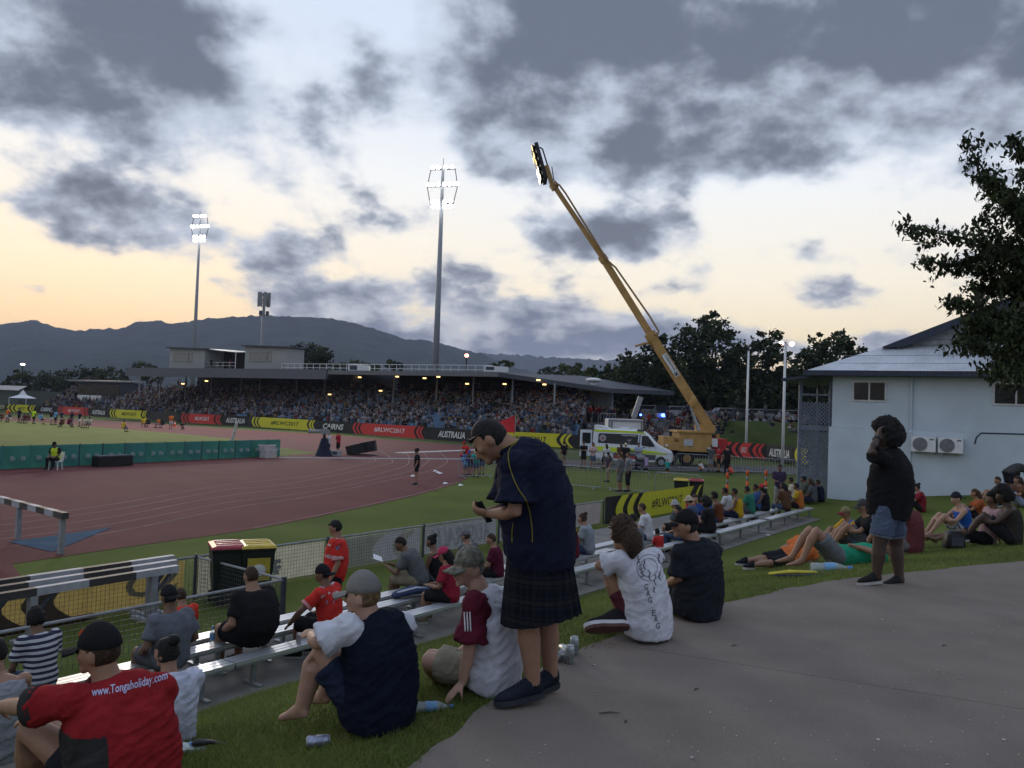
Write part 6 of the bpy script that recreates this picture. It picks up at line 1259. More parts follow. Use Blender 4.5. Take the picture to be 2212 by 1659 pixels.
def place(t, loc, phi, s=1.0, look=None, pitch=-.12, **ov):
    a = rad(phi); c_, s_ = math.cos(a), math.sin(a); t = dict(t); t.update(ov); J = {}
    for k, v in t.items(): x, y, z = v; x, y, z = x*s, y*s, z*s; J[k] = V(loc)+V(x*c_-y*s_, x*s_+y*c_, z)
    lk = rad(look if look is not None else phi); f = V(-math.sin(lk)*math.cos(pitch), math.cos(lk)*math.cos(pitch), math.sin(pitch)); J['r'], J['f'], J['u'] = hframe(f); return J
def bench_at(x, n, z=-1.37):       # point on a bench row that lies on a given bearing
    best = None
    for a in np.arange(-1, 33, .02):
        p = AN(a, n, z); u = p-_C; px = 1106+PF*np.dot(u, _R)/np.dot(u, _F)
        if best is None or abs(px-x) < best[0]: best = (abs(px-x), a)
    p = AN(best[1], n, -1.735); return p
C = dict(white=(.55, .56, .60), grey=(.20, .21, .23), dgrey=(.085, .09, .10), black=(.016, .016, .019), navy=(.014, .019, .042), red=(.50, .030, .028), maroon=(.115, .012, .026), orange=(.60, .16, .03), yellow=(.55, .36, .03), teal=(.03, .30, .29), blue=(.03, .10, .38), lblue=(.16, .30, .52), green=(.02, .22, .12), pink=(.5, .14, .2), brown=(.10, .05, .03), khaki=(.22, .19, .13), denim=(.06, .085, .15), purple=(.05, .035, .07), hivis=(.50, .72, .03), cream=(.5, .45, .35), rust=(.30, .08, .03))
def who(t, loc, phi, label, s=1.0, look=None, pitch=-.12, ov=None, **k):
    for q in ('shirt', 'bottom', 'cap', 'brim', 'hat', 'shoe', 'sleevec'):
        if isinstance(k.get(q), str): k[q] = C[k[q]]
    J = place(t, loc, phi, s, look, pitch, **(ov or {})); return body(J, label, s=s, base=loc, **k)
# ------------------------------------------------------------------ near figures
def JW(D, pts, f, up=(0, 0, 1)):
    J = {}
    for k, v in pts.items(): J[k] = Q(v[0], v[1], D+(v[2] if len(v) > 2 else 0))
    J['r'], J['f'], J['u'] = hframe(f, up); return J
_BV = {}
def project_mesh(obj, vs, d, off):
    me = obj.data; o = OFF[obj.name]; out = []; cam_ = np.allclose(d, _F); d0 = nrm(d)
    if me.name not in _BV: _BV[me.name] = BVHTree.FromPolygons([v.co[:] for v in me.vertices], [p.vertices[:] for p in me.polygons])
    bv = _BV[me.name]
    for v in vs:
        d = Vector(nrm(v-_C) if cam_ else d0); h = bv.ray_cast(Vector(v-o)-d*1.0, d)
        if h[0] is None: h = bv.find_nearest(Vector(v-o))
        p = V(*h[0])+o-V(*d)*off
        out.append(p)
    return out
LATE = []
# the man in the kilt
D1 = 5.05
J1 = JW(D1, dict(pel=(1166, 1185), chest=(1152, 1050), neck=(1106, 960), head=(1060, 950), shL=(1112, 1002, -.21), shR=(1100, 992, .2), elL=(1112, 1108, -.25), elR=(1092, 1102, .18), wrL=(1060, 1110, -.10), wrR=(1058, 1106, .05),
                 hipL=(1160, 1195, -.09), hipR=(1175, 1195, .09), knL=(1140, 1340, -.09), knR=(1182, 1338, .10), anL=(1152, 1481, -.08), anR=(1190, 1462, .13), toeL=(1104, 1503, -.13), toeR=(1160, 1478, .05)), (-.74, .16, -.65), (-.3, .05, 1))
J1['handL'] = (nrm(V(-.95, .2, .1)), V(.1, .6, .75)); J1['handR'] = (nrm(V(-.95, -.25, .1)), V(.1, -.6, .75)); J1['curlL'] = J1['curlR'] = .75
kilt_rings = [(-.10, .20, .17), (.0, .215, .19), (.22, .225, .205), (.42, .23, .20), (.62, .225, .19), (.80, .205, .155), (.93, .14, .10), (1.0, .07, .065)]
R1, s1, _ = body(J1, 'man in navy polo and dark kilt looking down at his phone', skin=1, lod=0, s=1.04, shirt=(.010, .0135, .029), sleeve=.80, drop=.045, rings=kilt_rings, hair='buzz', hairc='black', skirt=True, shoe=(.016, .020, .032), vox=.012, glasses=True, base=Q(1150, 1515, D1), solec=(.035, .037, .045), bulk=1.0, legb=1.14, hsz=1.09)
# kilt
mb = MB(); Rk = []; fk = nrm(V(-.966, .26, 0)); rk = V(.26, .966, 0)
for i, t in enumerate(np.linspace(0, 1, 9)):
    c = Q(1164+4*t, 1168+166*t, D1); ring = []
    for j in range(120):
        a = 2*math.pi*j/120; back_ = max(0, math.cos(a-math.pi))**.25 if math.cos(a) < .45 else .25; w = .20+.050*t+.006*math.sin(3*a+1)*t; d = .185+.058*t
        pl = ((j % 6)/6.0-.5)*(.012+.016*t)*(1 if math.cos(a) < .5 else .25); ring.append(c+fk*math.cos(a)*(d+pl)+rk*math.sin(a)*(w+pl)+V(0, 0, .010*math.sin(a*2+.6)*t-(.035*math.cos(a) if t > .98 else .035*math.cos(a)*t*t)))
    Rk.append(ring)
mb.rings(Rk, cap=False); mb.rings([[lerp(p, np.mean(np.array(r_), 0), .02)+V(0, 0, .002) for p in r_] for r_ in Rk[::-1]], cap=False)
mk = mat('dark_tartan', (.0075, .0085, .014), rough=.9, bump=.3, bscale=220, spec=.08); t_ = mk.node_tree; b_ = t_.nodes['Principled BSDF']; src = b_.inputs['Base Color'].links[0].from_socket
for axis, sc_, cc in ((0, 26, (.0135, .0145, .021)), (2, 17, (.0135, .0145, .020)), (2, 8.5, (.019, .0175, .019))):
    tcn = mnode(mk, 'ShaderNodeTexCoord'); wv = mnode(mk, 'ShaderNodeTexWave'); wv.bands_direction = 'XYZ'[axis]; wv.inputs['Scale'].default_value = sc_/6.28*2; t_.links.new(tcn.outputs['Object'], wv.inputs['Vector'])
    mr = mnode(mk, 'ShaderNodeMapRange'); mr.inputs[1].default_value = .86; mr.inputs[2].default_value = .97; t_.links.new(wv.outputs[1], mr.inputs[0]); mx = mnode(mk, 'ShaderNodeMix'); mx.data_type = 'RGBA'; mx.inputs[7].default_value = (*cc, 1); t_.links.new(mr.outputs[0], mx.inputs[0]); t_.links.new(src, mx.inputs[6]); src = mx.outputs[2]
t_.links.new(src, b_.inputs['Base Color'])
mb.build('kilt', mk, R1, True, fix=False)
MB().tube([J1['neck']+V(math.cos(a)*.075, math.sin(a)*.075, -.012+.045*math.cos(a)) for a in np.linspace(0, 6.283, 20)], .018, 8).build('collar', cloth((.010, .0135, .029)), R1, True); MB().tube([J1['neck']+V(math.cos(a)*.078, math.sin(a)*.078, .006+.045*math.cos(a)) for a in np.linspace(0, 6.283, 20)], .005, 6).build('collar_trim', cloth((.30, .26, .03)), R1, True)
for S in 'LR': MB().rings([[lerp(J1['an'+S], J1['kn'+S], t)+V(math.cos(a)*.043, math.sin(a)*.043, 0) for a in np.linspace(0, 6.283, 14, endpoint=False)] for t in (-.04, .06, .13)], cap=False).build('sock', cloth((.012, .012, .014)), R1, True)
def piping1():
    for pts in ([(1116, 955), (1100, 972), (1099, 998), (1108, 1030), (1122, 1060), (1136, 1080), (1145, 1110), (1150, 1150), (1150, 1172)], [(1108, 1130), (1106, 1150), (1106, 1172)]):
        c = [Q(x, y, D1-.2) for x, y in pts]; c = catmull(c, 6); c = project_mesh(s1, c, V(*_F), .004); MB().tube(c, .0030, 5).build('piping', cloth((.22, .19, .03)), R1, True)
LATE.append(piping1)
ph = thing('mobile_phone', Q(1047, 1112, D1-.03), 'dark phone in the hands of the man in the kilt', 'phone'); pc = Q(1046, 1106, D1-.03); ax_ = [nrm(V(-.5, .25, .8)), nrm(V(.4, .9, 0)), None]; ax_[2] = np.cross(ax_[0], ax_[1]); MB().box(pc, (.14, .07, .009), ax_).build('body', M_black, ph); MB().box(pc+ax_[2]*.006, (.125, .062, .002), ax_).build('screen', M_glass, ph)

# seated man in navy vest and grey cap
D2 = 4.75
J2 = JW(D2, dict(pel=(815, 1525), chest=(820, 1420), neck=(797, 1328), head=(785, 1287), shL=(752, 1358, -.13), shR=(868, 1352, .14), elL=(684, 1388, -.16), elR=(800, 1395, .4), wrL=(672, 1372, .12), wrR=(700, 1372, .3), hipL=(790, 1530, -.06), hipR=(835, 1530, .08), knL=(692, 1398, .0), knR=(740, 1400, .34), anL=(652, 1530, .05), anR=(700, 1500, .42), toeL=(632, 1556, .10), toeR=(675, 1525, .5)), (-.96, .28, -.06))
J2['handL'] = (nrm(V(.3, .9, -.2)), V(.9, -.2, .3)); rg2 = [(-.10, .20, .165), (.0, .215, .18), (.22, .215, .178), (.45, .21, .165), (.68, .205, .15), (.86, .185, .115), (.95, .125, .085), (1.0, .065, .062)]
R2_, s2, _ = body(J2, 'barefoot man in navy vest and grey cap hugging his knee', skin=0, lod=0, shirt=(.0075, .010, .021), sleeve=.88, sleevec=(.48, .49, .54), bottom=(.016, .022, .045), leg=.74, legb=1.2, hair='short', hairc='fair', cap=(.17, .165, .155), bare=True, rings=rg2, hem=.06, base=lift(Q(790, 1540, D2), -.12), drop=.02)
# man in the red jersey, nearest left
D3 = 4.2
J3 = JW(D3, dict(pel=(272, 1700), chest=(262, 1585), neck=(230, 1462), head=(215, 1408), shL=(160, 1515, -.14), shR=(345, 1490, .14), elL=(52, 1528, -.10), elR=(300, 1600, .40), wrL=(0, 1525, .20), wrR=(90, 1560, .35), hipL=(245, 1705, -.07), hipR=(300, 1705, .07), knL=(62, 1572, .0), knR=(120, 1580, .36), anL=(70, 1760, .22), anR=(110, 1760, .4), toeL=(35, 1790, .3), toeR=(80, 1790, .5)), (-.985, .16, -.05))
J3['handL'] = (nrm(V(.1, .95, -.2)), V(.9, 0, -.2)); rg3 = [(-.10, .235, .185), (.0, .245, .20), (.22, .248, .20), (.45, .245, .19), (.68, .238, .17), (.86, .20, .125), (.95, .135, .09), (1.0, .068, .066)]
R3, s3, _ = body(J3, 'man in red jersey and black cap at the lower left corner', skin=1, lod=0, s=1.04, shirt=(.24, .016, .020), legb=1.15, sleeve=.74, bottom=(.02, .022, .026), leg=.6, hair='short', hairc='brown', cap=(.014, .014, .016), rings=rg3, base=lift(Q(260, 1800, D3), -.42), bare=True, drop=.02)
MB().tube([J3['neck']+V(math.cos(a)*.080, math.sin(a)*.080, -.03+.02*math.sin(a)) for a in np.linspace(0, 6.283, 20)], .024, 8).build('collar', cloth((.09, .02, .02)), R3, True)
e3 = lerp(J3['shL'], J3['elL'], .74); d3 = nrm(J3['elL']-J3['shL']); r3, u3 = frame_from(d3); MB().rings([[e3+d3*t+(r3*math.cos(a)+u3*math.sin(a))*.098 for a in np.linspace(0, 6.283, 16, endpoint=False)] for t in (-.03, .03)]).build('cuff', cloth((.03, .028, .028)), R3, True)
MB().ell(J3['head']+(J3['f']*.088+J3['u']*.085)*1.04, .03, .01, .02, [J3['r'], J3['f'], J3['u']]).build('cap_badge', cloth((.5, .06, .02)), R3, True)
def text3():
    v, f, _ = text2d('www.Tongaholiday.com', .012, 0, 1.0); P0, P1 = Q(198, 1510, D3-.3), Q(362, 1472, D3-.3); up = Q(198, 1485, D3-.3)-P0; mid = Q(280, 1500, D3-.3)
    bend = mid-(P0+P1)/2; pts = [P0+(P1-P0)*x+up*y+bend*4*x*(1-x)*.5 for x, y in v]; MB().add(project_mesh(s3, pts, V(*_F), .005), f).build('lettering', cloth((.42, .45, .62)), R3, fix=False)
    me = s3.data; me.materials.append(cloth((.03, .028, .028))); ax = V(-.72, -.69, 0); c0 = J3['pel']-OFF[s3.name]
    for p in me.polygons:
        q = V(*p.center)-c0; h_ = q[2]/(J3['neck'][2]-J3['pel'][2])
        if np.dot(q, ax) > .155 and h_ < .62: p.material_index = 1
LATE.append(text3)
# man in camouflage cap leaning on one arm
D4 = 5.3
J4 = JW(D4, dict(pel=(1062, 1452), chest=(1068, 1370), neck=(1038, 1274), head=(1014, 1228), shL=(1026, 1306, -.19), shR=(1085, 1300, .15), elL=(1014, 1400, -.22), elR=(1020, 1400, .32), wrL=(1000, 1474, -.2), wrR=(985, 1412, .34), hipL=(1040, 1458, -.07), hipR=(1065, 1455, .08), knL=(925, 1428, .0), knR=(930, 1420, .25), anL=(952, 1474, .40), anR=(1000, 1466, .5), toeL=(918, 1480, .48), toeR=(980, 1470, .6)), (-.80, -.58, -.05))
J4['handL'] = (nrm(V(-.5, -.2, -.5)), V(-.2, 0, -1)); J4['curlL'] = .15
rg4 = [(-.10, .185, .15), (.0, .195, .16), (.22, .19, .155), (.45, .19, .15), (.68, .195, .145), (.86, .18, .11), (.95, .12, .085), (1.0, .065, .062)]
M_camo = mat('camouflage', (.20, .19, .15), rough=.9, c2=(.06, .065, .05), vscale=34, det=2)
R4, s4, _ = body(J4, 'man in camouflage cap and maroon and white jersey leaning on his hand', skin=0, lod=0, s=1.0, shirt=(.46, .47, .52), sleeve=.86, sleevec=(.085, .012, .024), bottom=(.24, .215, .16), leg=.84, hair='short', hairc='grey', cap=(.15, .15, .12), rings=rg4, base=lift(Q(1060, 1480, D4), -.03), drop=.03, shoe=(.03, .03, .03))
for o in R4.children_recursive:
    if o.name.startswith(('cap', 'brim')): o.data.materials[0] = M_camo
MB().tube([J4['neck']+V(math.cos(a)*.072, math.sin(a)*.072, -.02) for a in np.linspace(0, 6.283, 18)], .02, 8).build('collar', cloth((.085, .012, .024)), R4, True)
e4a, e4b = lerp(J4['shL'], J4['elL'], .5), lerp(J4['shL'], J4['elL'], .88)
MB().ell(J4['head']+J4['u']*.055, .083, .105, .012, [J4['r'], J4['f'], J4['u']], 18, 6).build('sunglasses_band', M_black, R4, True)
def text4():
    for k in range(3):
        c = [Q(1003+6*k+2*t, 1322+42*t, D4-.3) for t in np.linspace(0, 1, 8)]
        sl = [o for o in R4.children if o.name.startswith('sleeves')][0]; MB().tube(project_mesh(sl, c, V(*_F), .003), .0045, 5).build('sleeve_stripe', cloth((.5, .5, .52)), R4, True)
    pn = [Q(x, y, D4-.3) for x, y in ((1050, 1290), (1072, 1300), (1064, 1330), (1052, 1362), (1040, 1372), (1042, 1330))]; MB().add(project_mesh(s4, pn, V(*_F), .006), [tuple(range(6))]).build('shoulder_panel', cloth((.085, .012, .024)), R4)
LATE.append(text4)
# person in white printed T-shirt, hair tied back
D5 = 6.5
J5 = JW(D5, dict(pel=(1398, 1345), chest=(1392, 1275), neck=(1362, 1196), head=(1346, 1153), shL=(1336, 1212, -.10), shR=(1412, 1205, .14), elL=(1294, 1222, -.06), elR=(1380, 1240, .4), wrL=(1312, 1218, .20), wrR=(1330, 1222, .3), hipL=(1385, 1350, -.05), hipR=(1410, 1350, .08), knL=(1314, 1226, .06), knR=(1345, 1232, .32), anL=(1344, 1338, .12), anR=(1352, 1330, .36), toeL=(1318, 1350, .16), toeR=(1325, 1345, .44)), (-.55, .80, -.22))
J5['handL'] = (nrm(V(.5, .8, -.1)), V(.6, -.5, .3))
R5, s5, _ = body(J5, 'person in white printed T-shirt with brown hair hugging knees on the path edge', skin=1, lod=0, shirt=(.50, .51, .56), sleeve=.78, bottom=(.075, .018, .028), leg=.62, legb=1.12, foldk=.6, hsz=1.08, hair='curly', hairc='brown', rings=[(-.10, .19, .15), (.0, .205, .165), (.22, .20, .15), (.45, .195, .14), (.68, .195, .13), (.86, .175, .105), (.95, .11, .08), (1.0, .058, .058)], base=lift(Q(1390, 1362, D5), 0), drop=.02, glasses=True, shoe=(.05, .02, .025))
X5 = lambda a, b, d: J5['head']+J5['r']*a+J5['f']*b+J5['u']*d
mb = MB(); mb.tube([X5(0, -.05, .03), X5(0, -.09, -.05), X5(.0, -.10, -.13), X5(0, -.07, -.17)], [.075, .085, .07, .03], 14, rnd=True); jitter(mb, 0, .012, 30, X5(0, -.08, -.06)); mb.build('hair_tail', hairmat('brown'), R5, True)
def text5():
    for k, ch in enumerate('RAGS GAG EAG'):
        if ch == ' ': continue
        v, f, _ = text2d(ch, .0); o = Q(1371+k*4.2, 1204+k*14.0, D5-.3); MB().add(project_mesh(s5, [o+(Q(1379, 1190, D5)-Q(1371, 1190, D5))*x+(Q(1371, 1178, D5)-Q(1371, 1190, D5))*y for x, y in v], V(*_F), .005), f).build('lettering', cloth((.05, .05, .06)), R5, fix=False)
    for rr in (26, 18):
        c = [Q(1402+rr*1.0*math.cos(a), 1226+rr*1.1*math.sin(a), D5-.3) for a in np.linspace(0, 6.283, 40)]; MB().tube(project_mesh(s5, c, V(*_F), .003), .0028, 4).build('printed_ring', cloth((.22, .22, .24)), R5, fix=False)
    for (x, y, h) in ((1391, 1208, 22), (1402, 1234, 18), (1414, 1240, 24), (1422, 1196, 20), (1424, 1236, 16), (1412, 1268, 12), (1432, 1206, 16)):
        c = [Q(x+2*t+2*math.sin(t*7), y+h*t, D5-.3) for t in np.linspace(0, 1, 7)]; MB().tube(project_mesh(s5, c, V(*_F), .003), .004, 4).build('printed_mark', cloth((.06, .06, .07)), R5, fix=False)
LATE.append(text5)
# shoe sole turned to the camera
sh_ = thing('canvas_shoe', Q(1308, 1352, 6.35), 'dark canvas shoe lying sole-out beside the white T-shirt', 'shoe'); c5 = Q(1338, 1349, 6.36); d5 = nrm(Q(1262, 1352, 6.30)-Q(1355, 1348, 6.40)); up5 = nrm(V(.05, .72, .69)); up5 = nrm(up5-d5*np.dot(up5, d5))
MB().rings(shoe_rings(c5, d5, up5, 1.18)).build('upper', cloth((.02, .018, .02)), sh_, True, fix=False); MB().rings([[c5+d5*t*1.18+np.cross(d5, up5)*x*w*1.18+up5*z*1.18 for x, z in ((-1, -.034), (1, -.034), (1, -.012), (-1, -.012))] for t, w in ((-.058, .022), (-.02, .038), (.06, .041), (.13, .048), (.19, .043), (.222, .030), (.242, .012))]).build('sole', cloth((.10, .055, .045)), sh_); MB().rings([[c5+d5*t*1.18+np.cross(d5, up5)*x*w*1.2+up5*z*1.18 for x, z in ((-1, -.013), (1, -.013), (1, .012), (-1, .012))] for t, w in ((-.060, .022), (-.02, .039), (.06, .042), (.13, .049), (.19, .044), (.222, .031), (.244, .012))]).build('foxing', cloth((.5, .5, .52)), sh_)
# man in black polo, profile, cap
D6 = 7.25
J6 = JW(D6, dict(pel=(1504, 1305), chest=(1510, 1240), neck=(1500, 1166), head=(1482, 1136), shL=(1470, 1195, -.10), shR=(1540, 1192, .14), elL=(1466, 1250, -.12), elR=(1500, 1250, .4), wrL=(1440, 1262, .18), wrR=(1450, 1255, .4), hipL=(1490, 1310, -.06), hipR=(1520, 1310, .08), knL=(1425, 1280, .35), knR=(1455, 1275, .55), anL=(1400, 1340, .6), anR=(1430, 1335, .75), toeL=(1385, 1350, .7), toeR=(1415, 1345, .85)), (-.97, .1, .02))
J6['eyes'] = True; J6['handL'] = (nrm(V(-.7, .6, -.1)), V(.3, .3, .9))
R6, s6, _ = body(J6, 'smiling man in black polo and black cap seated on the path edge', skin=1, lod=0, vox=.012, s=1.02, shirt=(.016, .018, .024), sleeve=.9, bottom=(.013, .013, .015), leg=1.8, hair='short', hairc='black', cap=(.013, .013, .014), base=lift(Q(1505, 1330, D6), 0), rings=[(-.10, .215, .175), (.0, .22, .18), (.22, .215, .175), (.45, .21, .165), (.68, .21, .15), (.86, .185, .115), (.95, .12, .085), (1.0, .066, .062)], drop=.02)
MB().tube([J6['neck']+V(math.cos(a)*.078, math.sin(a)*.078, -.015) for a in np.linspace(0, 6.283, 18)], .02, 8).build('collar', cloth((.016, .018, .024)), R6, True)
for k in range(3): a, b = Q(1447, 1289+5*k, D6+.02), Q(1480, 1287+5*k, D6-.12); MB().tube([a, lerp(a, b, .5)-V(0, .02, -.01), b], .006, 5).build('trouser_stripe', cloth((.5, .5, .52)), R6, True)
# standing man with afro shading his eyes
D7 = 9.03
J7 = JW(D7, dict(pel=(1920, 1098), chest=(1925, 1030), neck=(1920, 966), head=(1914, 944), shL=(1908, 992, -.2), shR=(1922, 985, .2), elL=(1880, 975, -.34), elR=(1892, 1035, .26), wrL=(1898, 944, -.20), wrR=(1880, 1068, .12), hipL=(1915, 1100, -.1), hipR=(1928, 1100, .1), knL=(1900, 1178, -.10), knR=(1935, 1178, .12), anL=(1893, 1246, -.08), anR=(1943, 1252, .08), toeL=(1862, 1254, -.12), toeR=(1918, 1258, .02)), (-.97, .22, .02))
J7['handL'] = (nrm(V(.15, .2, .9)), V(.9, .2, 0))
R7, s7, _ = body(J7, 'standing man with afro hair in black shirt shading his eyes', skin=3, lod=0, vox=.0125, s=.98, bulk=1.0, legb=1.3, hsz=1.18, shirt=(.012, .012, .014), sleeve=.7, bottom=(.075, .10, .155), leg=.72, hair='afro', hairc='black', shoe=(.02, .02, .02), rings=[(-.10, .22, .20), (.0, .235, .215), (.22, .245, .225), (.45, .25, .22), (.68, .24, .19), (.86, .20, .13), (.95, .13, .09), (1.0, .065, .065)], base=lift(Q(1905, 1260, D7), 0), drop=.02)
for S in 'L': w_ = J7['wr'+S]; d_ = nrm(w_-J7['el'+S]); r_, u_ = frame_from(d_); MB().rings([[w_-d_*t+(r_*math.cos(a)+u_*math.sin(a))*.04 for a in np.linspace(0, 6.283, 14, endpoint=False)] for t in (.02, .05)]).build('watch', M_black, R7, True)
for S in 'LR': e_ = lerp(J7['hip'+S], J7['kn'+S], .72); d_ = nrm(J7['kn'+S]-J7['hip'+S]); r_, u_ = frame_from(d_); MB().rings([[e_+d_*t+(r_*math.cos(a)+u_*math.sin(a))*.112 for a in np.linspace(0, 6.283, 18, endpoint=False)] for t in (-.05, .02)]).build('turned_cuff', cloth((.17, .20, .25)), R7, True)
# ------------------------------------------------------------------ people on the benches
BF = 54
def sit(x, n, label, phi=BF, dz=0, **k):
    t = k.pop('t', None) or T_sit(); return who(t, bench_at(x, n), phi, label, **k)
rel = T_sit(); rel.update(chest=(0, -.02, .70), neck=(0, .02, .95), head=(0, .07, 1.11), shL=(-.185, .01, .89), shR=(.185, .01, .89), elL=(-.30, -.02, .62), elR=(.30, -.02, .62), wrL=(-.22, .22, .52), wrR=(.22, .22, .52))
st_ = sit(85, 9.15, 'person in navy and white striped top with short dark hair', s=.95, lod=1, skin=2, shirt=(.42, .42, .44), hair='curly', bottom='denim', leg=1.7, phi=62)
# stripes on the jersey
ms = mat('navy_white_stripe', (.42, .42, .44), rough=.9, bump=.3, bscale=45); t_ = ms.node_tree; tcn = mnode(ms, 'ShaderNodeTexCoord'); wv = mnode(ms, 'ShaderNodeTexWave'); wv.bands_direction = 'Z'; wv.inputs['Scale'].default_value = 5.2; wv.inputs['Distortion'].default_value = .6; t_.links.new(tcn.outputs['Object'], wv.inputs['Vector'])
mr = mnode(ms, 'ShaderNodeMapRange'); mr.inputs[1].default_value = .46; mr.inputs[2].default_value = .54; t_.links.new(wv.outputs[1], mr.inputs[0]); mx = mnode(ms, 'ShaderNodeMix'); mx.data_type = 'RGBA'; mx.inputs[6].default_value = (.02, .022, .045, 1); mx.inputs[7].default_value = (.40, .41, .44, 1); t_.links.new(mr.outputs[0], mx.inputs[0]); t_.links.new(mx.outputs[2], t_.nodes['Principled BSDF'].inputs['Base Color']); st_[1].data.materials[0] = ms
sit(367, 8.75, 'man in grey T-shirt with black cap turned backwards', s=1.04, lod=1, bulk=1.25, skin=2, shirt=(.115, .125, .15), bottom='dgrey', cap='black', back=True, t=rel)
sit(398, 9.6, 'child in orange-red shirt half hidden behind the grey T-shirt', s=.82, lod=1, skin=1, shirt=(.52, .05, .03), bottom='dgrey', hairc='brown')
sit(545, 8.8, 'broad man in black T-shirt seen from behind', s=1.10, lod=1, bulk=1.5, belly=.05, skin=1, shirt=(.014, .015, .018), bottom='black', hair='buzz', hairc='brown', t=rel)
j7 = sit(712, 8.5, 'man in red jersey and backwards black cap leaning on his knee', s=1.02, lod=1, bulk=1.12, skin=2, shirt=(.48, .032, .026), bottom='black', leg=1.0, cap='black', back=True, phi=70, look=80, ov=dict(elL=(-.38, .22, .70), wrL=(-.36, .40, .50), shL=(-.2, .07, .90)))
m7p = lift(bench_at(722, 9.38), -1.735); m7 = who(T_stand(), m7p, 100, 'man in red jersey standing behind the benches, sunglasses on his head', s=.98, lod=0, vox=.016, bulk=1.12, belly=.03, look=80, pitch=-.2, skin=1, shirt=(.48, .032, .026), sleeve=.8, bottom='black', leg=1.0, glasses=True, shoe='black')
def jersey():
    for (R_, so, J), back in ((m7, False), (j7, True)):
        sh = so; 
        for S in 'LR':
            q = [lerp(J['neck'], J['sh'+S], t)+V(0, 0, .10) for t in (.35, .6, .85)]; q = project_mesh(sh, q, V(0, 0, -1), .004); MB().tube(q, [.022, .028, .024], 8, flat=.4).build('shoulder_yoke', cloth((.50, .36, .40)), R_, True)
            e = lerp(J['sh'+S], J['el'+S], .76 if not back else .68); d = nrm(J['el'+S]-J['sh'+S]); r, u = frame_from(d); MB().rings([[e+d*t+(r*math.cos(a)+u*math.sin(a))*w for a in np.linspace(0, 6.283, 16, endpoint=False)] for t, w in ((-.03, .090), (.012, .091))], cap=False).build('patterned_cuff', cloth((.46, .22, .22)), R_, True)
        MB().tube([J['neck']+V(math.cos(a)*.07, math.sin(a)*.07, -.015) for a in np.linspace(0, 6.283, 18)], .013, 7).build('collar', cloth((.5, .48, .52)), R_, True)
    R_, so, J = m7; c = J['chest']; o = c+V(-.14, -.6, -.02); v, f, _ = text2d('HELIPRO', .03); MB().add(project_mesh(so, [o+V(.27, -.05, 0)*x+V(0, 0, .055)*y for x, y in v], nrm(V(0, 1, 0)), .006), f).build('lettering', cloth((.55, .5, .52)), R_, fix=False)
    o = c+V(-.12, -.6, .16); v, f, _ = text2d('---', .03); MB().add(project_mesh(so, [o+V(.07, 0, 0)*x+V(0, 0, .02)*y for x, y in v], nrm(V(0, 1, 0)), .005), f).build('small_lettering', cloth((.5, .45, .46)), R_, fix=False)
    MB().add(project_mesh(so, [c+V(.06+x, -.6, .16+z) for x, z in ((-.03, .03), (.03, .03), (.03, -.01), (0, -.045), (-.03, -.01))], nrm(V(0, 1, 0)), .005), [(0, 1, 2, 3, 4)]).build('crest', cloth((.12, .16, .26)), R_, fix=False)
    R_, so, J = j7; c = J['chest']; o = c+V(-.06, -.6, .14); v, f, _ = text2d('-- - ---', .02)
    MB().add(project_mesh(so, [o+V(.2, .05, 0)*x+V(0, 0, .03)*y+V(0, 0, .05*4*x*(1-x)) for x, y in v], nrm(V(0, 1, 0)), .005), f).build('lettering', cloth((.5, .42, .44)), R_, fix=False); MB().add(project_mesh(so, [c+V(.05+x, -.6, .09+z) for x, z in ((-.05, .02), (.05, .02), (.04, -.03), (-.04, -.03))], nrm(V(0, 1, 0)), .005), [(0, 1, 2, 3)]).build('back_badge', cloth((.14, .22, .34)), R_, fix=False)
LATE.append(jersey)
rd = sit(905, 9.6, 'man in grey T-shirt bent over an open booklet', s=1.05, lod=1, bulk=1.05, skin=2, shirt=(.10, .105, .11), bottom='khaki', leg=1.0, phi=80, look=95, pitch=-.4, ov=dict(chest=(0, .08, .68), neck=(0, .24, .90), head=(0, .34, 1.02), shL=(-.185, .2, .85), shR=(.185, .2, .85), elL=(-.24, .32, .58), elR=(.24, .32, .58), wrL=(-.10, .54, .66), wrR=(.10, .54, .66)))
bk = lerp(rd[2]['wrL'], rd[2]['wrR'], .5)+V(-.10, .0, .05); b_ = thing('booklet', bk, 'open white booklet held by the man in grey', 'booklet')
for s in (-1, 1): MB().prism([bk, bk+V(-.05, s*.17, .05), bk+V(-.20, s*.17, .10), bk+V(-.16, 0, .03)], (0, 0, .006)).build('page', M_white, b_)
sit(945, 9.6, 'woman in black singlet with dark tied hair facing left', s=.96, lod=1, skin=2, shirt='black', tank=True, bottom='dgrey', hair='bun', phi=70, look=85)
sit(975, 8.5, 'woman in crimson T-shirt and pink cap holding a phone', s=.98, lod=1, skin=1, shirt=(.26, .02, .04), bottom='black', leg=.95, cap=(.42, .04, .10), hair='long', hairc='black', phi=75, look=80, pitch=-.3, ov=dict(wrL=(-.02, .42, .60), wrR=(.06, .42, .60)), shoe='khaki')
sit(1016, 9.6, 'person in dark cap half hidden behind the camouflage cap', s=.95, lod=1, skin=1, shirt='dgrey', bottom='black', cap=(.12, .12, .13), hairc='brown')
sit(1074, 9.15, 'youth in maroon jersey just left of the kilt', s=.93, lod=1, skin=1, shirt=(.085, .012, .03), bottom='black', hairc='brown', phi=80, look=95)
sit(1235, 9.15, 'person in maroon jersey numbered 23 leaning forward', s=1.0, lod=1, bulk=1.05, skin=2, shirt=(.11, .012, .02), bottom='black', hairc='black', phi=60)
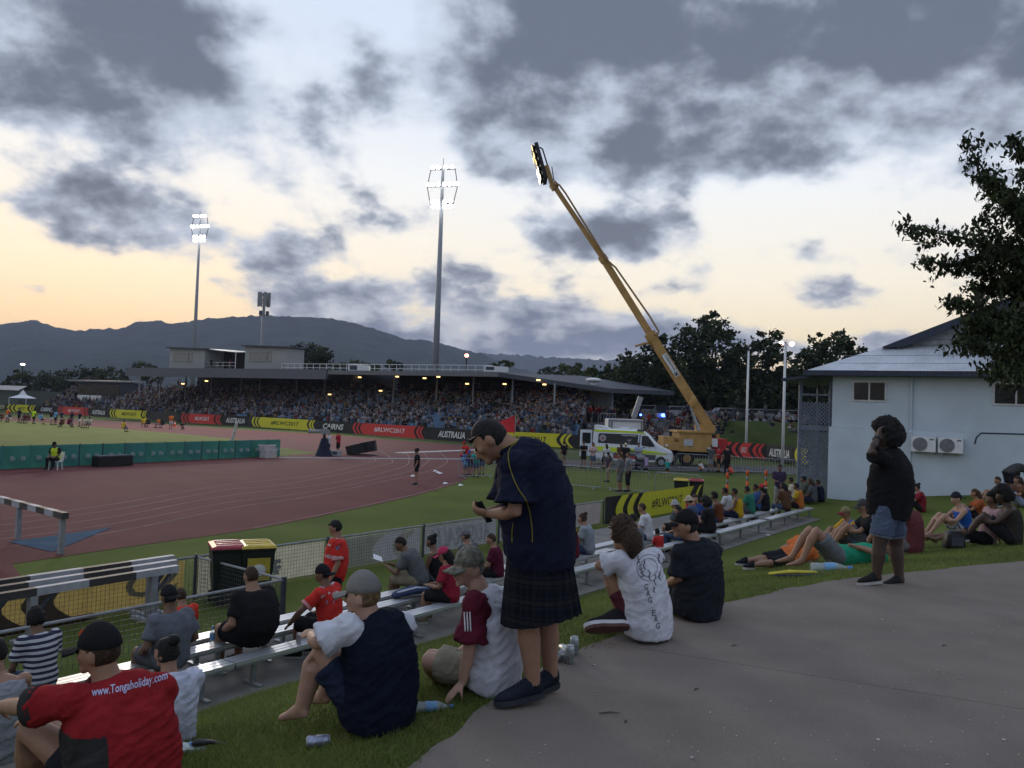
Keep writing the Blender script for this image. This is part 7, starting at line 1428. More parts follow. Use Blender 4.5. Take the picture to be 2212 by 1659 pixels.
sit(1270, 9.2, 'woman in grey striped top with hair in a topknot', s=1.0, lod=1, bulk=1.08, skin=1, shirt=(.24, .27, .30), bottom='denim', leg=1.6, hair='bun', hairc='brown', phi=70)
def n23():
    q = [o for o in bpy.data.objects if o.get('label', '').startswith('person in maroon jersey numbered')][0]; so = [c for c in q.children if c.name.startswith('shirt')][0]; c = bench_at(1235, 9.15)+V(.02, -.6, .86)
    v, f, _ = text2d('23', .04); MB().add(project_mesh(so, [c+V(.2, .05, 0)*x+V(0, 0, .16)*y for x, y in v], V(0, 1, 0), .006), f).build('number', cloth((.5, .33, .03)), q, fix=False)
LATE.append(n23)
sit(1398, 9.15, 'man in white T-shirt hunched beside the brown hair', s=1.02, lod=1, skin=1, shirt=(.50, .51, .54), bottom='denim', leg=1.6, hairc='brown', phi=70)
sit(1378, 8.5, 'person in grey singlet right behind the white T-shirt', s=.98, lod=1, skin=1, shirt=(.16, .17, .19), tank=True, bottom='dgrey', hairc='black', phi=60)
sit(1425, 8.5, 'small child in red on the near bench', s=.62, lod=1, skin=2, shirt=(.42, .03, .03), bottom='black', hair='curly', phi=40)
sit(1467, 9.2, 'person in pale bucket hat behind the black cap', s=.96, lod=1, skin=1, shirt='dgrey', bottom='black', hat=(.34, .34, .34), hairc='brown')
sit(1476, 8.5, 'man in jeans behind the black polo', s=.98, lod=1, skin=1, shirt='navy', bottom='denim', leg=1.7, hairc='black', phi=60)
sit(1500, 9.6, 'person with dark hair turned towards the camera by the banner', s=.98, lod=1, skin=0, shirt=(.40, .05, .04), bottom='black', hairc='brown', phi=170, look=190)
sit(1498, 9.2, 'man in straw hat on the middle bench', s=1.0, lod=1, skin=1, shirt='denim', bottom='khaki', hat=(.42, .36, .26), brim=(.42, .36, .26), phi=60)
sit(1517, 9.4, 'woman in blue facing the camera under the straw hat', s=.98, lod=1, skin=0, shirt=(.04, .08, .25), bottom='black', hair='long', hairc='black', phi=190, look=185)
sit(1535, 8.5, 'person with very large black afro hair on the near bench', s=1.02, lod=1, skin=3, shirt='black', bottom='black', hair='afro')
sit(1552, 9.2, 'woman in rust brown top with hair up', s=1.0, lod=1, skin=2, shirt=(.14, .045, .02), tank=True, bottom='denim', hair='curly', phi=60)
sit(1574, 9.6, 'person in white and navy shirt beside the yellow singlet', s=1.0, lod=1, skin=2, shirt=(.45, .46, .50), bottom='navy', hairc='black')
sit(1596, 9.15, 'man in yellow singlet with a dark strap', s=1.03, lod=1, skin=2, shirt=(.48, .30, .02), tank=True, bottom='navy', leg=1.0, hairc='black', phi=65)
sit(1622, 9.3, 'person in green and blue top next to the yellow singlet', s=1.0, lod=1, skin=2, shirt=(.03, .16, .11), bottom='dgrey', hairc='black')
sit(1640, 9.4, 'person in navy carrying a khaki backpack', s=1.0, lod=1, skin=2, shirt=(.05, .10, .25), bottom='black', hairc='black')
sit(1654, 9.2, 'girl in dark singlet with red and white cap and long plait', s=1.0, lod=1, skin=2, shirt='black', tank=True, bottom='black', cap=(.42, .04, .05), brim='white', back=True, hair='long')
sit(1698, 8.8, 'woman with long black hair in light top and jeans', s=1.04, lod=1, skin=2, shirt='brown', bottom='denim', leg=1.7, hair='long', phi=30, look=40)
sit(1716, 9.6, 'youth with short dark hair behind the colourful jersey', s=1.0, lod=1, skin=2, shirt='cream', bottom='denim', hairc='black')
sit(1728, 8.6, 'person in orange, yellow and black jersey', s=1.0, lod=1, skin=2, shirt=(.42, .13, .03), sleevec=(.48, .32, .03), bottom='black', leg=1.6, hairc='black')
sit(1744, 9.2, 'man in olive grey shirt at the far end of the benches', s=1.05, lod=1, bulk=1.1, skin=2, shirt=(.10, .11, .09), bottom='khaki', hairc='black')
sit(1758, 8.9, 'woman with long brown hair at the very end of the bench', s=1.0, lod=1, skin=2, shirt='dgrey', bottom='navy', hair='long', hairc='brown')
sit(1774, 8.8, 'dark-clothed person sitting last on the bench', s=.95, lod=1, skin=2, shirt='navy', bottom='black', hairc='black')
# two nearest at left
p = lift(Q(372, 1590, 5.5), float(H(-2.3, 5.5))-.03); who(T_sitg(), p, 50, 'girl with dark ponytail in white T-shirt behind the red jersey', s=.84, lod=0, vox=.014, skin=1, shirt=(.47, .49, .58), bottom=(.14, .14, .15), leg=1.7, hair='bun', hairc='black', shoe='black', look=70)
p = Q(-5, 1560, 6.6); p = lift(p, float(H(p[0], p[1]))); who(T_sitg(), p+V(0, 0, .18), 50, 'person in grey singlet at the left edge of the picture', s=1.06, lod=0, vox=.014, skin=1, shirt=(.24, .25, .28), tank=True, bottom='dgrey', hairc='black', look=60)
# ------------------------------------------------------------------ people on the lawn at right
def ground(x, y): return HP(x, y)
p = ground(1700, 1222); who(T_side(), p, 118, 'person in black shorts and orange top stretched out on the grass', s=1.05, lod=1, skin=1, shirt=(.52, .14, .04), bottom='black', leg=1.0, shoe='black', hairc='brown', bulk=1.1)
p = ground(1808, 1222); who(T_lie(), p, 97, 'person in green T-shirt and grey shorts lying with knees raised', s=1.12, lod=1, skin=1, shirt=(.02, .23, .13), bottom=(.13, .14, .15), leg=.72, shoe='dgrey', hairc='brown', bulk=1.05, bare=True)
p = ground(1838, 1188); who(T_sitg(), p, 100, 'boy in yellow and blue jersey with maroon and khaki cap', s=1.0, lod=1, skin=1, shirt=(.06, .14, .36), sleevec=(.48, .27, .03), sleeve=.85, bottom='dgrey', leg=.6, cap=(.22, .20, .10), brim=(.2, .02, .05), hairc='fair', look=100)
p = ground(1880, 1190); who(T_sitg(), p, 80, 'man in dark cap and black striped shirt behind the standing man', s=1.12, lod=1, skin=1, shirt=(.02, .02, .022), bottom='dgrey', leg=.8, cap=(.06, .06, .06), hairc='black', look=95)
p = ground(1972, 1196); who(T_sitg(), p, 40, 'person in faded maroon T-shirt right of the standing man', s=1.12, lod=1, skin=1, shirt=(.12, .035, .04), bottom=(.12, .11, .12), leg=.8, hairc='brown')
p = ground(1990, 1106); who(T_sitg(), p, 70, 'woman in red top with tied hair by the clubhouse wall', s=1.05, lod=1, skin=1, shirt=(.20, .02, .03), bottom='black', hair='bun', hairc='black', look=85)
p = ground(2080, 1162); who(T_sitg(), p, 85, 'person in bright blue singlet and dark cap hugging the knees', s=1.1, lod=1, skin=0, shirt=(.02, .085, .34), tank=True, bottom=(.26, .28, .32), leg=.55, cap=(.025, .025, .035), back=True, hairc='brown', look=95, bare=True)
p = ground(2130, 1178); who(T_legs(), p, 88, 'woman with curly hair in white and red patterned dress, legs stretched', s=1.12, lod=1, skin=2, shirt=(.34, .22, .23), bottom='black', leg=.9, hair='curly', hairc='black', look=95, bare=True)
p = ground(2188, 1178); who(T_sitg(), p, 60, 'person with bushy dark hair and bare arms at the right', s=1.12, lod=1, skin=3, shirt=(.04, .035, .03), tank=True, bottom='black', hair='afro', hairc='black', look=70)
p = ground(2118, 1130); who(T_sitg(), p, 70, 'person with auburn hair behind the blue singlet', s=1.05, lod=1, skin=1, shirt='rust', bottom='black', hair='long', hairc='auburn', look=80)
p = ground(2185, 1085); who(T_bend(), p, -80, 'person bending forward by the wall at the right edge', s=1.1, lod=1, skin=1, shirt=(.05, .05, .05), bottom=(.02, .02, .03), leg=.7, hairc='black', shoe='black')
p = ground(2165, 1092); who(T_sitg(), p, 80, 'person in grey sitting below the bending figure', s=1.05, lod=1, skin=1, shirt=(.09, .09, .09), bottom='khaki', hairc='brown', look=90)
p = ground(2208, 1095); who(T_sitg(), p, 90, 'person in blue and white print shorts at the right edge', s=1.1, lod=1, skin=1, shirt='brown', bottom=(.25, .28, .4), hair='long', hairc='brown', look=90)
# ------------------------------------------------------------------ people on the grass, track and field
def gp(x, y, z=-2.0): return P(x, y, z)
p = gp(1682, 1085, -1.95); p = Q(1682, 1085, 32.5); p = lift(p, -1.85); who(T_walk(), p, 185, 'man in purple shirt walking up with a drink in each hand', s=1.02, lod=1, skin=2, shirt='purple', bottom=(.26, .26, .25), leg=1.9, hairc='black', look=180)
p = gp(899, 1048); who(T_stand(), p, 95, 'woman official in black standing on the track', s=.98, lod=1, skin=1, shirt='black', bottom='black', leg=.6, hat=(.02, .02, .02), hair='bun', hairc='brown', shoe='black')
p = gp(730, 984); who(T_phone(), p, 75, 'camera operator in red bib and black shorts', s=1.0, lod=2, skin=1, shirt=(.40, .03, .04), bottom='black', leg=.9, cap='black')
p = gp(709, 984); who(T_stand(), p, 80, 'assistant in white beside the television camera', s=.95, lod=2, skin=1, shirt='white', bottom='black', hairc='black')
c = gp(119, 1015); ch = thing('plastic_chair', c, 'white plastic chair under the steward by the windbreak', 'chair')
MB().prism([c+V(-.25, -.22, .40), c+V(.25, -.22, .40), c+V(.25, .22, .40), c+V(-.25, .22, .40)], (0, 0, .04)).build('seat', M_white, ch); MB().prism([c+V(-.25, .22, .44), c+V(.25, .22, .44), c+V(.24, .32, .86), c+V(-.24, .32, .86)], (0, .04, 0)).build('backrest', M_white, ch)
for sx in (-.22, .22):
    for sy in (-.2, .22): MB().bar(c+V(sx, sy, 0), c+V(sx*.9, sy*.9, .4), .04, .04, up=(1, 0, 0)).build('leg', M_white, ch)
who(T_sit(.42), c+V(0, .02, 0), 175, 'steward in yellow vest and cap sitting by the windbreak', s=1.05, lod=1, bulk=1.1, skin=2, shirt=(.50, .66, .04), sleevec=(.02, .02, .02), bottom='black', leg=1.9, cap='black', look=165, pitch=-.3)
# children at the track barrier
for k, (x, y, sh, s, hr, lab, cp) in enumerate(((1003, 1031, 'lblue', .72, 'black', 'small child in blue with red hat at the barrier end', 'red'), (1010, 1028, 'blue', .80, 'brown', 'boy in blue on the barrier frame', None), (1018, 1029, 'dgrey', .84, 'black', 'boy in grey leaning over the barrier', 'blue'), (1028, 1032, 'teal', .88, 'brown', 'child in turquoise leaning on the barrier', 'cream'), (1040, 1027, 'black', .9, 'black', 'child in black and yellow behind the turquoise child', 'yellow'), (1010, 1010, 'red', .95, 'black', 'person in red standing behind the barrier children', 'red'))):
    who(T_lean(), gp(x, y)+V(0, .25, 0), (110, 120, 150, 170, 160, 120)[k], lab, s=s, lod=2, skin=1, shirt=sh, bottom='denim', hairc=hr, cap=C[cp] if cp else None, shoe='black')
# group at the ambulance barrier
for (x, y, sh, bt, s, hr, hs_, lab, t, ph, extra) in ((1168, 1010, 'lblue', 'khaki', 1.0, 'short', 'black', 'person in pale blue print shirt right of the kilted man', T_sit(.4), 200, {}), (1217, 1011, 'black', 'khaki', 1.0, 'short', 'black', 'person in black shirt with back to us by the yellow board', T_stand(), 30, {}), (1260, 1012, 'black', 'black', 1.02, 'short', 'brown', 'official in black beside the ambulance rear door', T_folded(), 150, {}), (1280, 1014, 'pink', 'denim', 1.0, 'long', 'brown', 'woman in pale pink blouse and blue shorts', T_folded(), 170, dict(shirt=(.45, .34, .34))), (1309, 1014, 'white', 'dgrey', .95, 'long', 'black', 'woman in white T-shirt by the ambulance rear', T_stand(), 20, {}), (1340, 1016, 'brown', 'dgrey', 1.02, 'long', 'brown', 'person with long hair in dark brown top before the ambulance window', T_stand(), 10, {}), (1350, 1018, 'black', 'brown', 1.03, 'short', 'brown', 'man in straw hat by the ambulance', T_stand(), -10, dict(hat=C['cream'])), (1378, 1016, 'lblue', 'purple', 1.04, 'short', 'black', 'man in pale blue striped shirt by the ambulance lettering', T_folded(), 160, dict(shirt=(.28, .33, .45), leg=1.9))):
    kk = dict(shirt=sh, bottom=bt); kk.update(extra); who(t, gp(x, y), ph, lab, s=s, lod=2, skin=1, hair=hr, hairc=hs_, **kk)
who(T_stand(), gp(1290, 1042)+V(.6, .4, 0), 120, 'person in white and navy cap bending at the grass barrier', s=.9, lod=2, skin=1, shirt=(.06, .05, .07), bottom='khaki', cap='navy', brim='white')
who(T_stand(), gp(1338, 1064), 60, 'man in checked shirt and grey shorts, left of two men on the grass', s=1.06, lod=1, skin=1, shirt=(.13, .135, .15), bottom=(.14, .15, .13), leg=1.0, hairc='brown', sleeve=.95, look=70)
who(T_stand(), gp(1356, 1063), 100, 'man in pale grey shirt and black shorts, right of two men on the grass', s=1.08, lod=1, skin=1, shirt=(.20, .22, .25), bottom=(.02, .022, .03), leg=1.05, hair='buzz', hairc='brown', look=90, shoe='black')
who(T_stand(), gp(1441, 1031), 10, 'toddler in turquoise top on the grass by the bins', s=.62, lod=1, skin=0, shirt='teal', bottom='brown', hairc='fair', bare=True)
who(T_shade(), gp(1535, 1019), 150, 'photographer in printed T-shirt with raised arms', s=1.02, lod=2, skin=1, shirt=(.08, .09, .10), bottom=(.16, .18, .2), leg=1.0, hairc='brown')
who(T_folded(), gp(1552, 1020), 100, 'man in red shirt by the crane', s=1.0, lod=2, skin=1, shirt=(.35, .02, .03), bottom='black', hairc='brown')
who(T_stand(), gp(1570, 1024), -20, 'woman in long black dress carrying a baby by the crane', s=1.06, lod=2, bulk=1.12, skin=1, shirt='black', bottom='black', leg=1.9, hair='bun', hairc='black')
who(T_crouch(), gp(1582, 1026), 60, 'small child in coral shirt beside the black dress', s=.66, lod=2, skin=1, shirt=(.65, .12, .08), bottom='red', hairc='brown')
who(T_crouch(), gp(1518, 1018), 60, 'child in white crouching by the crane barrier', s=.7, lod=2, skin=1, shirt='white', bottom='orange', hairc='brown')
# pram
c = gp(1388, 1018); pr_ = thing('pram', c, 'pram draped with a lilac cloth in front of the ambulance', 'pram')
MB().tube([c+V(-.35, 0, .5), c+V(-.1, 0, .45), c+V(.25, 0, .75)], [.16, .2, .14], 8, rnd=True).build('seat', M_dkgrey, pr_); MB().ell(c+V(-.1, 0, .85), .28, .24, .2).build('hood', mat('pram_grey', (.2, .2, .2)), pr_, True); MB().prism([c+V(.05, -.24, .95), c+V(.3, -.24, .9), c+V(.28, -.26, .4), c+V(.1, -.26, .38)], (0, .02, 0)).build('cloth', cloth((.42, .30, .50)), pr_); MB().tube([c+V(.2, 0, .8), c+V(.45, 0, 1.0)], .02, 6).build('handle', M_black, pr_)
for sx in (-.4, .2):
    for sy in (-.2, .2): MB().rings([[c+V(sx+math.cos(t)*.13, sy+o, .13+math.sin(t)*.13) for t in np.linspace(0, 6.283, 12, endpoint=False)] for o in (-.02, .02)]).build('wheel', M_tyre, pr_); MB().bar(c+V(sx, sy, .13), c+V(0, sy*.8, .5), .03, .03, up=(1, 0, 0)).build('strut', M_steel, pr_)
# team bench group at the far left
far = [(8, 921, 'brown', T_sit(), 'far-left seated person in brown by the field edge'), (28, 922, 'orange', T_stand(), 'man in orange-red shirt by the far team bench'), (40, 922, 'dgrey', T_sit(), 'person in grey seated right of the orange shirt'), (74, 923, 'navy', T_stand(), 'tall man in navy by the far yellow board'), (98, 924, 'maroon', T_sit(), 'seated person in maroon by the far team bench'), (112, 924, 'brown', T_sit(), 'seated person in brown next to the yellow vest'), (131, 925, 'hivis', T_stand(), 'man in yellow vest by the far team bench'), (156, 926, 'lblue', T_sit(.5), 'man in pale blue on a stool, left of the two in blue'), (200, 926, 'black', T_stand(), 'man in black between the two in blue'), (216, 926, 'lblue', T_stand(), 'standing man in pale blue, right of the two in blue'), (240, 927, 'navy', T_stand(), 'player in navy numbered shirt, left of three'), (280, 928, 'navy', T_stand(), 'player in navy numbered shirt, middle of three'), (311, 929, 'navy', T_stand(), 'player in navy numbered shirt, right of three'), (245, 933, 'brown', T_sit(.3), 'player on the ground below the navy shirts'), (268, 933, 'maroon', T_sit(.3), 'player on the ground right of the lowest seated pair'), (335, 933, 'cream', T_sit(), 'seated pale-shirted person on the team bench, left'), (352, 933, 'cream', T_sit(), 'seated pale-shirted person on the team bench, right'), (480, 942, 'yellow', T_sit(.35), 'person in yellow on a white chair at the field corner'), (560, 921, 'yellow', T_sit(), 'steward in yellow seated below the far yellow board'), (582, 922, 'black', T_sit(), 'person in black seated beside the yellow steward'), (622, 923, 'orange', T_sit(), 'seated person in orange below the far boards'), (638, 923, 'black', T_sit(), 'person in black beside the seated orange shirt'), (668, 924, 'orange', T_stand(), 'steward in orange vest standing by the traffic cone'), (718, 926, 'black', T_crouch(), 'photographer in black crouching before the red board')]
FARX = lambda x: x*.552 if x < 545 else x*.552
for (x, y, sh, t, lab) in far:
    px = x*.3165*.5486*1.0 if False else x; 
    # positions measured on a wide crop: convert to photo units
    q = gp(x*.552 if x > 0 else x, 0.62*(y-921)+910.5+.02*x); who(t, q, random.choice((170, 150, 60, 20, -20)), lab, s=1.0, lod=2, skin=random.choice((1, 2, 2, 3)), shirt=sh, bottom=random.choice(('black', 'denim', 'white')), hairc='black')
c = gp(377, 921.5); co = thing('traffic_cone', c, 'orange traffic cone beside the orange-vest steward', 'cone'); MB().tube([c+V(0, 0, .03), c+V(0, 0, .7)], [.2, .04], 10).build('cone', MATS['safety_orange'], co, True); MB().tube([c+V(0, 0, .3), c+V(0, 0, .45)], [.142, .106], 10).build('white_band', M_white, co, True); MB().box(c+V(0, 0, .02), (.5, .5, .04)).build('base', MATS['safety_orange'], co)
# ------------------------------------------------------------------ small things near by
def bottle(p, d, lab, s=1.0, capc=(.05, .2, .5)):
    p = V(p); d = nrm(d); r = thing('water_bottle', p, lab, 'bottle', 'plastic drink bottles'); rr, u = frame_from(d); R = [[p+d*t*s+(rr*math.cos(a)+u*math.sin(a))*w*s for a in np.linspace(0, 6.283, 14, endpoint=False)] for t, w in ((0, .028), (.005, .033), (.05, .033), (.055, .031), (.10, .033), (.15, .033), (.17, .026), (.20, .013), (.215, .013))]
    MB().rings(R).build('body', mat('clear_plastic', (.50, .56, .60), rough=.12, spec=.6, alpha=.45), r, True); MB().rings([[p+d*t*s+(rr*math.cos(a)+u*math.sin(a))*w*s for a in np.linspace(0, 6.283, 12, endpoint=False)] for t, w in ((.213, .015), (.238, .014))]).build('lid', mat('bottle_lid_%02d' % int(capc[2]*90), capc, rough=.4), r); MB().rings([[p+d*t*s+(rr*math.cos(a)+u*math.sin(a))*w*s for a in np.linspace(0, 6.283, 14, endpoint=False)] for t, w in ((.075, .0338), (.14, .0338))], cap=False).build('sleeve_label', mat('bottle_label', (.14, .30, .50), rough=.5), r)
def can(p, d, lab, c=(.45, .46, .48)):
    p = V(p); d = nrm(d); r = thing('drink_can', p, lab, 'can', 'drink cans'); rr, u = frame_from(d); ring = lambda ts: [[p+d*t+(rr*math.cos(a)+u*math.sin(a))*w for a in np.linspace(0, 6.283, 18, endpoint=False)] for t, w in ts]
    MB().rings(ring(((0, .025), (.008, .033), (.108, .033), (.120, .027)))).build('body', mat('can_%02d' % int(c[0]*99+c[2]*9), c, rough=.35, metal=.5, var=.35, vscale=30), r, True); MB().rings(ring(((.119, .0275), (.123, .0275), (.121, .022)))).build('rim', M_steel, r); MB().rings(ring(((-.003, .024), (.004, .029)))).build('base_rim', M_steel, r)
bottle(bench_at(459, 9.15)+V(0, 0, .37), (0, 0, 1), 'clear water bottle standing on the bench by the grey T-shirt'); bottle(bench_at(688, 9.6)+V(0, 0, .37), (0, 0, 1), 'water bottle standing behind the seated red jersey'); can(bench_at(644, 8.45)+V(0, 0, .367), (0, 0, 1), 'silver can standing on the near bench', (.40, .36, .36))
p = Q(664, 1562, 4.55); can(lift(p, float(H(p[0], p[1]))+.036), (.95, .25, .02), 'printed can lying by the bare foot', (.28, .30, .40))
p = Q(893, 1497, 4.95); bottle(lift(p, float(H(p[0], p[1]))+.036), (.97, .15, 0), 'crushed water bottle on the grass behind the navy vest', 1.0)
for (x, y, d, lab, up) in ((1230, 1433, (0, 0, 1), 'silver can standing at the path edge, left of the upright pair', 1), (1240, 1413, (0, 0, 1), 'silver can standing at the path edge, right of the upright pair', 1), (1192, 1432, (.7, .7, 0), 'silver can lying by the heel of the kilted man', 0), (1212, 1410, (.4, -.9, 0), 'silver can lying further along the path edge', 0)):
    p = P(x, y, .0); can(lift(p, max(0, float(H(p[0], p[1])))+(.003 if up else .036)), d, lab, (.30, .33, .33))
p = HP(1745, 1238); bottle(p+V(0, -.1, .08), (.95, -.1, .05), 'large clear bottle lying on the grass before the green T-shirt', 2.1, (.5, .5, .5))
c = HP(1712, 1246); tw = thing('yellow_towel', c, 'folded yellow and navy towel on the grass by the large bottle', 'towel'); MB().tube([c+V(-.25, .0, .03), c+V(0, .05, .05), c+V(.3, .12, .04)], [.04, .06, .05], 8, rnd=True, flat=.35).build('yellow_fold', cloth((.5, .42, .06)), tw, True); MB().tube([c+V(-.22, -.06, .02), c+V(.1, -.05, .03), c+V(.36, .04, .03)], [.03, .05, .04], 8, rnd=True, flat=.35).build('navy_fold', cloth((.03, .03, .06)), tw, True)
c = Q(420, 1600, 5.0); c = lift(c, float(H(c[0], c[1]))); pb = thing('plastic_bag', c, 'crumpled pale plastic wrapper on the grass behind the red jersey', 'wrapper'); mb = MB(); mb.ell(c+V(-.06, 0, .02), .14, .06, .03, nu=16, nv=8); jitter(mb, 0, .03, 40, c); mb.build('film', mat('wrapper', (.40, .46, .46), rough=.25), pb); MB().ell(c+V(-.02, .02, .03), .04, .04, .02).build('print', mat('wrapper_print', (.12, .25, .40)), pb)
c = Q(455, 1592, 5.0); c = lift(c, float(H(c[0], c[1]))); pb = thing('black_strap', c, 'black strap lying on the grass behind the red jersey', 'strap'); MB().tube([c+V(-.08, 0, .03), c+V(.0, .02, .03), c+V(.12, .0, .02)], [.035, .02, .008], 8, rnd=True, flat=.6).build('pouch', M_black, pb, True); MB().tube([c+V(.1, .0, .02), c+V(.2, .03, .015)], .006, 5).build('cord', M_black, pb, True)
c = bench_at(893, 9.15)+V(0, 0, .42); tw = thing('folded_cloth', c, 'folded blue and white cloth on the middle bench', 'cloth'); MB().tube([c+V(-.25, -.15, .0), c+V(0, 0, .05), c+V(.25, .2, .02)], [.10, .13, .09], 9, rnd=True, flat=.55).build('cloth', cloth((.05, .07, .14)), tw, True); MB().tube([c+V(-.22, -.2, .05), c+V(.05, -.05, .10), c+V(.2, .12, .06)], [.03, .035, .03], 7, rnd=True, flat=.5).build('white_stripe', cloth((.42, .45, .52)), tw, True)
c = bench_at(1443, 9.6)+V(0, 0, .36); cu = thing('yellow_cup', c, 'yellow cup standing on the bench behind the white T-shirt', 'cup'); MB().rings([[c+V(math.cos(a)*w, math.sin(a)*w, z) for a in np.linspace(0, 6.283, 12, endpoint=False)] for z, w in ((0, .03), (.12, .042))]).build('cup', cloth((.5, .36, .04)), cu, True); MB().rings([[c+V(math.cos(a)*w, math.sin(a)*w, z) for a in np.linspace(0, 6.283, 12, endpoint=False)] for z, w in ((.12, .044), (.13, .044))]).build('rim', M_white, cu)
c = HP(2028, 1190); bg_ = thing('black_backpack', HP(2060, 1186), 'black backpack standing on the grass by the blue singlet', 'backpack'); c = HP(2060, 1186); MB().rings([[c+V(x*w, y*.11, z) for x, y in ((-1, -1), (1, -1), (1.05, 0), (1, 1), (-1, 1), (-1.05, 0))] for z, w in ((0, .13), (.05, .15), (.24, .13), (.32, .08))]).build('bag', M_black, bg_, True); MB().tube([c+V(-.06, -.1, .36), c+V(0, -.1, .46), c+V(.06, -.1, .36)], .012, 6).build('handle', M_black, bg_); MB().box(c+V(0, -.12, .14), (.2, .04, .14)).build('pocket', M_dkgrey, bg_)
for k, (x, y) in enumerate(((1547, 1216), (1549, 1225), (1660, 1158))):
    c = HP(x, y); r = thing('paper_litter', c, 'white paper scrap on the grass '+('right of the black polo, upper', 'right of the black polo, lower', 'below the right end of the benches')[k], 'litter', 'white paper scraps on the grass'); MB().add([c+V(-.05, -.04, .01), c+V(.05, -.03, .03), c+V(.04, .05, .01), c+V(-.04, .04, .05), c+V(0, 0, .05)], [(0, 1, 4), (1, 2, 4), (2, 3, 4), (3, 0, 4)]).build('sheet', M_white, r)
# grit and twigs on the path
rs = np.random.RandomState(4); mb = MB()
for _ in range(160):
    x, y = rs.uniform(1000, 2212), rs.uniform(1300, 1659); p = P(x, y, 0); a, n = to_an(p[0], p[1])
    if n > np.interp(a, _ea[:, 0], _ea[:, 1])-.1: continue
    s = rs.uniform(.003, .014) if rs.rand() < .3 else rs.uniform(.003, .007); mb.ell(p+V(0, 0, s*.4), s, s*.8, s*.5, nu=6, nv=4)
tag(mb.build('path_grit', mat('grit', (.42, .40, .37), rough=.9, var=.4, vscale=20)), 'small pebbles scattered over the concrete path', 'grit', kind='stuff')
for k, (x, y, l, an) in enumerate(((1580, 1395, .05, .3), (1350, 1560, .03, 1.0), (1295, 1540, .12, .1), (1500, 1490, .04, .6), (2035, 1395, .05, .4))):
    p = P(x, y, .004); tag(MB().tube([p, p+V(math.cos(an)*l*.5, math.sin(an)*l*.5, .006), p+V(math.cos(an)*l, math.sin(an)*l*.8, .002)], [.005, .008, .003], 6, rnd=True, flat=.4).build('fallen_leaf', mat('dead_leaf', (.05, .035, .025))), 'dry dark leaf on the path, '+('above the crack', 'lowest near the centre', 'long one near the kilt', 'below the white T-shirt', 'far right')[k], 'leaf', 'fallen leaves on the path')
# ------------------------------------------------------------------ the crowd
SH = [cloth(tuple(q*.72 for q in c)) for c in ((.40, .40, .43), (.30, .31, .34), (.15, .16, .18), (.08, .085, .10), (.018, .018, .022), (.03, .035, .06), (.26, .035, .035), (.20, .04, .04), (.09, .015, .022), (.06, .09, .17), (.13, .19, .28), (.30, .22, .08), (.26, .11, .05), (.05, .10, .07), (.26, .21, .18))]
CW = np.array([11, 9, 11, 14, 16, 10, 5, 4, 5, 4, 4, 2, 2, 2, 6], float); CW /= CW.sum()
CM = SKIN+[hairmat('black'), hairmat('brown'), cloth((.03, .035, .05)), cloth((.12, .12, .12))]+SH     # slots: 0-3 skin, 4-5 hair, 6-7 bottoms, 8.. shirts
def crowd_person(mb, loc, phi, s, sk, hr, bt, shc, pose, rs):
    a = rad(phi); c_, s_ = math.cos(a), math.sin(a)
    def T(x, y, z): return V(loc)+V((x*c_-y*s_)*s, (x*s_+y*c_)*s, z*s)
    h = 0 if pose else -.47
    def tube(p, r, n, m): mb.tube([T(*q) for q in p], [w*s for w in r], max(4, n-1), m, cap=n > 5)
    tube([(0, 0, .93+h), (0, .02, 1.2+h), (0, .02, 1.42+h), (0, .02, 1.5+h)], [.17, .19, .19, .07], 6, 8+shc)
    mb.ell(T(0, .04, 1.63+h), .085*s, .09*s, .12*s, nu=6, nv=4, m=sk); mb.ell(T(0, .02, 1.66+h), .092*s, .095*s, .112*s, nu=6, nv=4, m=hr)
    e = rs.rand()
    for sg in (-1, 1):
        w = (sg*.16, .30, 1.05+h+.25*e) if e > .2 else (sg*.2, .1, .9+h)
        tube([(sg*.2, .02, 1.42+h), (sg*.25, .06, 1.16+h)], [.06, .05], 5, 8+shc); tube([(sg*.25, .06, 1.16+h), w], [.045, .035], 5, sk)
        if pose: tube([(sg*.09, 0, .95), (sg*.10, .02, .5)], [.10, .07], 5, bt); tube([(sg*.10, .02, .5), (sg*.1, 0, .02)], [.06, .04], 5, sk if rs.rand() < .6 else bt)
        else: tube([(sg*.1, 0, .46), (sg*.13, .42, .47)], [.10, .07], 5, bt); tube([(sg*.13, .42, .47), (sg*.13, .42, .05)], [.06, .045], 5, sk)
rs = np.random.RandomState(21); seats = MB(); cand = []
for r in range(ROWS):
    Lr = 155; n_ = int(Lr/.60)
    for i in range(n_):
        u = (i+rs.uniform(-.25, .25))/n_
        if u < 0 or u > 1: continue
        if abs(u-.745) < .008 or abs(u-.5) < .006 or abs(u-.27) < .006: continue
        p, nv = tpt(u, r); occ = .80-.10*(r < 2)-.42*(u > .66 and r < 5)*(fbm(V(u*30, r*.5, 2.), 2) > .47)-.25*(u > .8 and r > 8)
        if rs.rand() < occ: cand.append((p+nv*.15, nv, r, u))
        elif u > .35: 
            ex_ = V(nv[1], -nv[0], 0); seats.box(p+V(0, 0, .40), (.46, .42, .06), [ex_, nv, V(0, 0, 1)]); seats.box(p+nv*.2+V(0, 0, .62), (.46, .06, .44), [ex_, nv, V(0, 0, 1)])
o = seats.build('blue_seats', mat('seat_blue', (.09, .16, .27), rough=.5), stand, fix=False); o['kind'] = 'stuff'
for k in range(120):                     # standing at the back and along the rail
    u = rs.rand(); p, nv = tpt(u, ROWS+rs.uniform(-.5, .8)); p[2] = -1.15+.33*ROWS; cand.append((p, nv, 99, u))
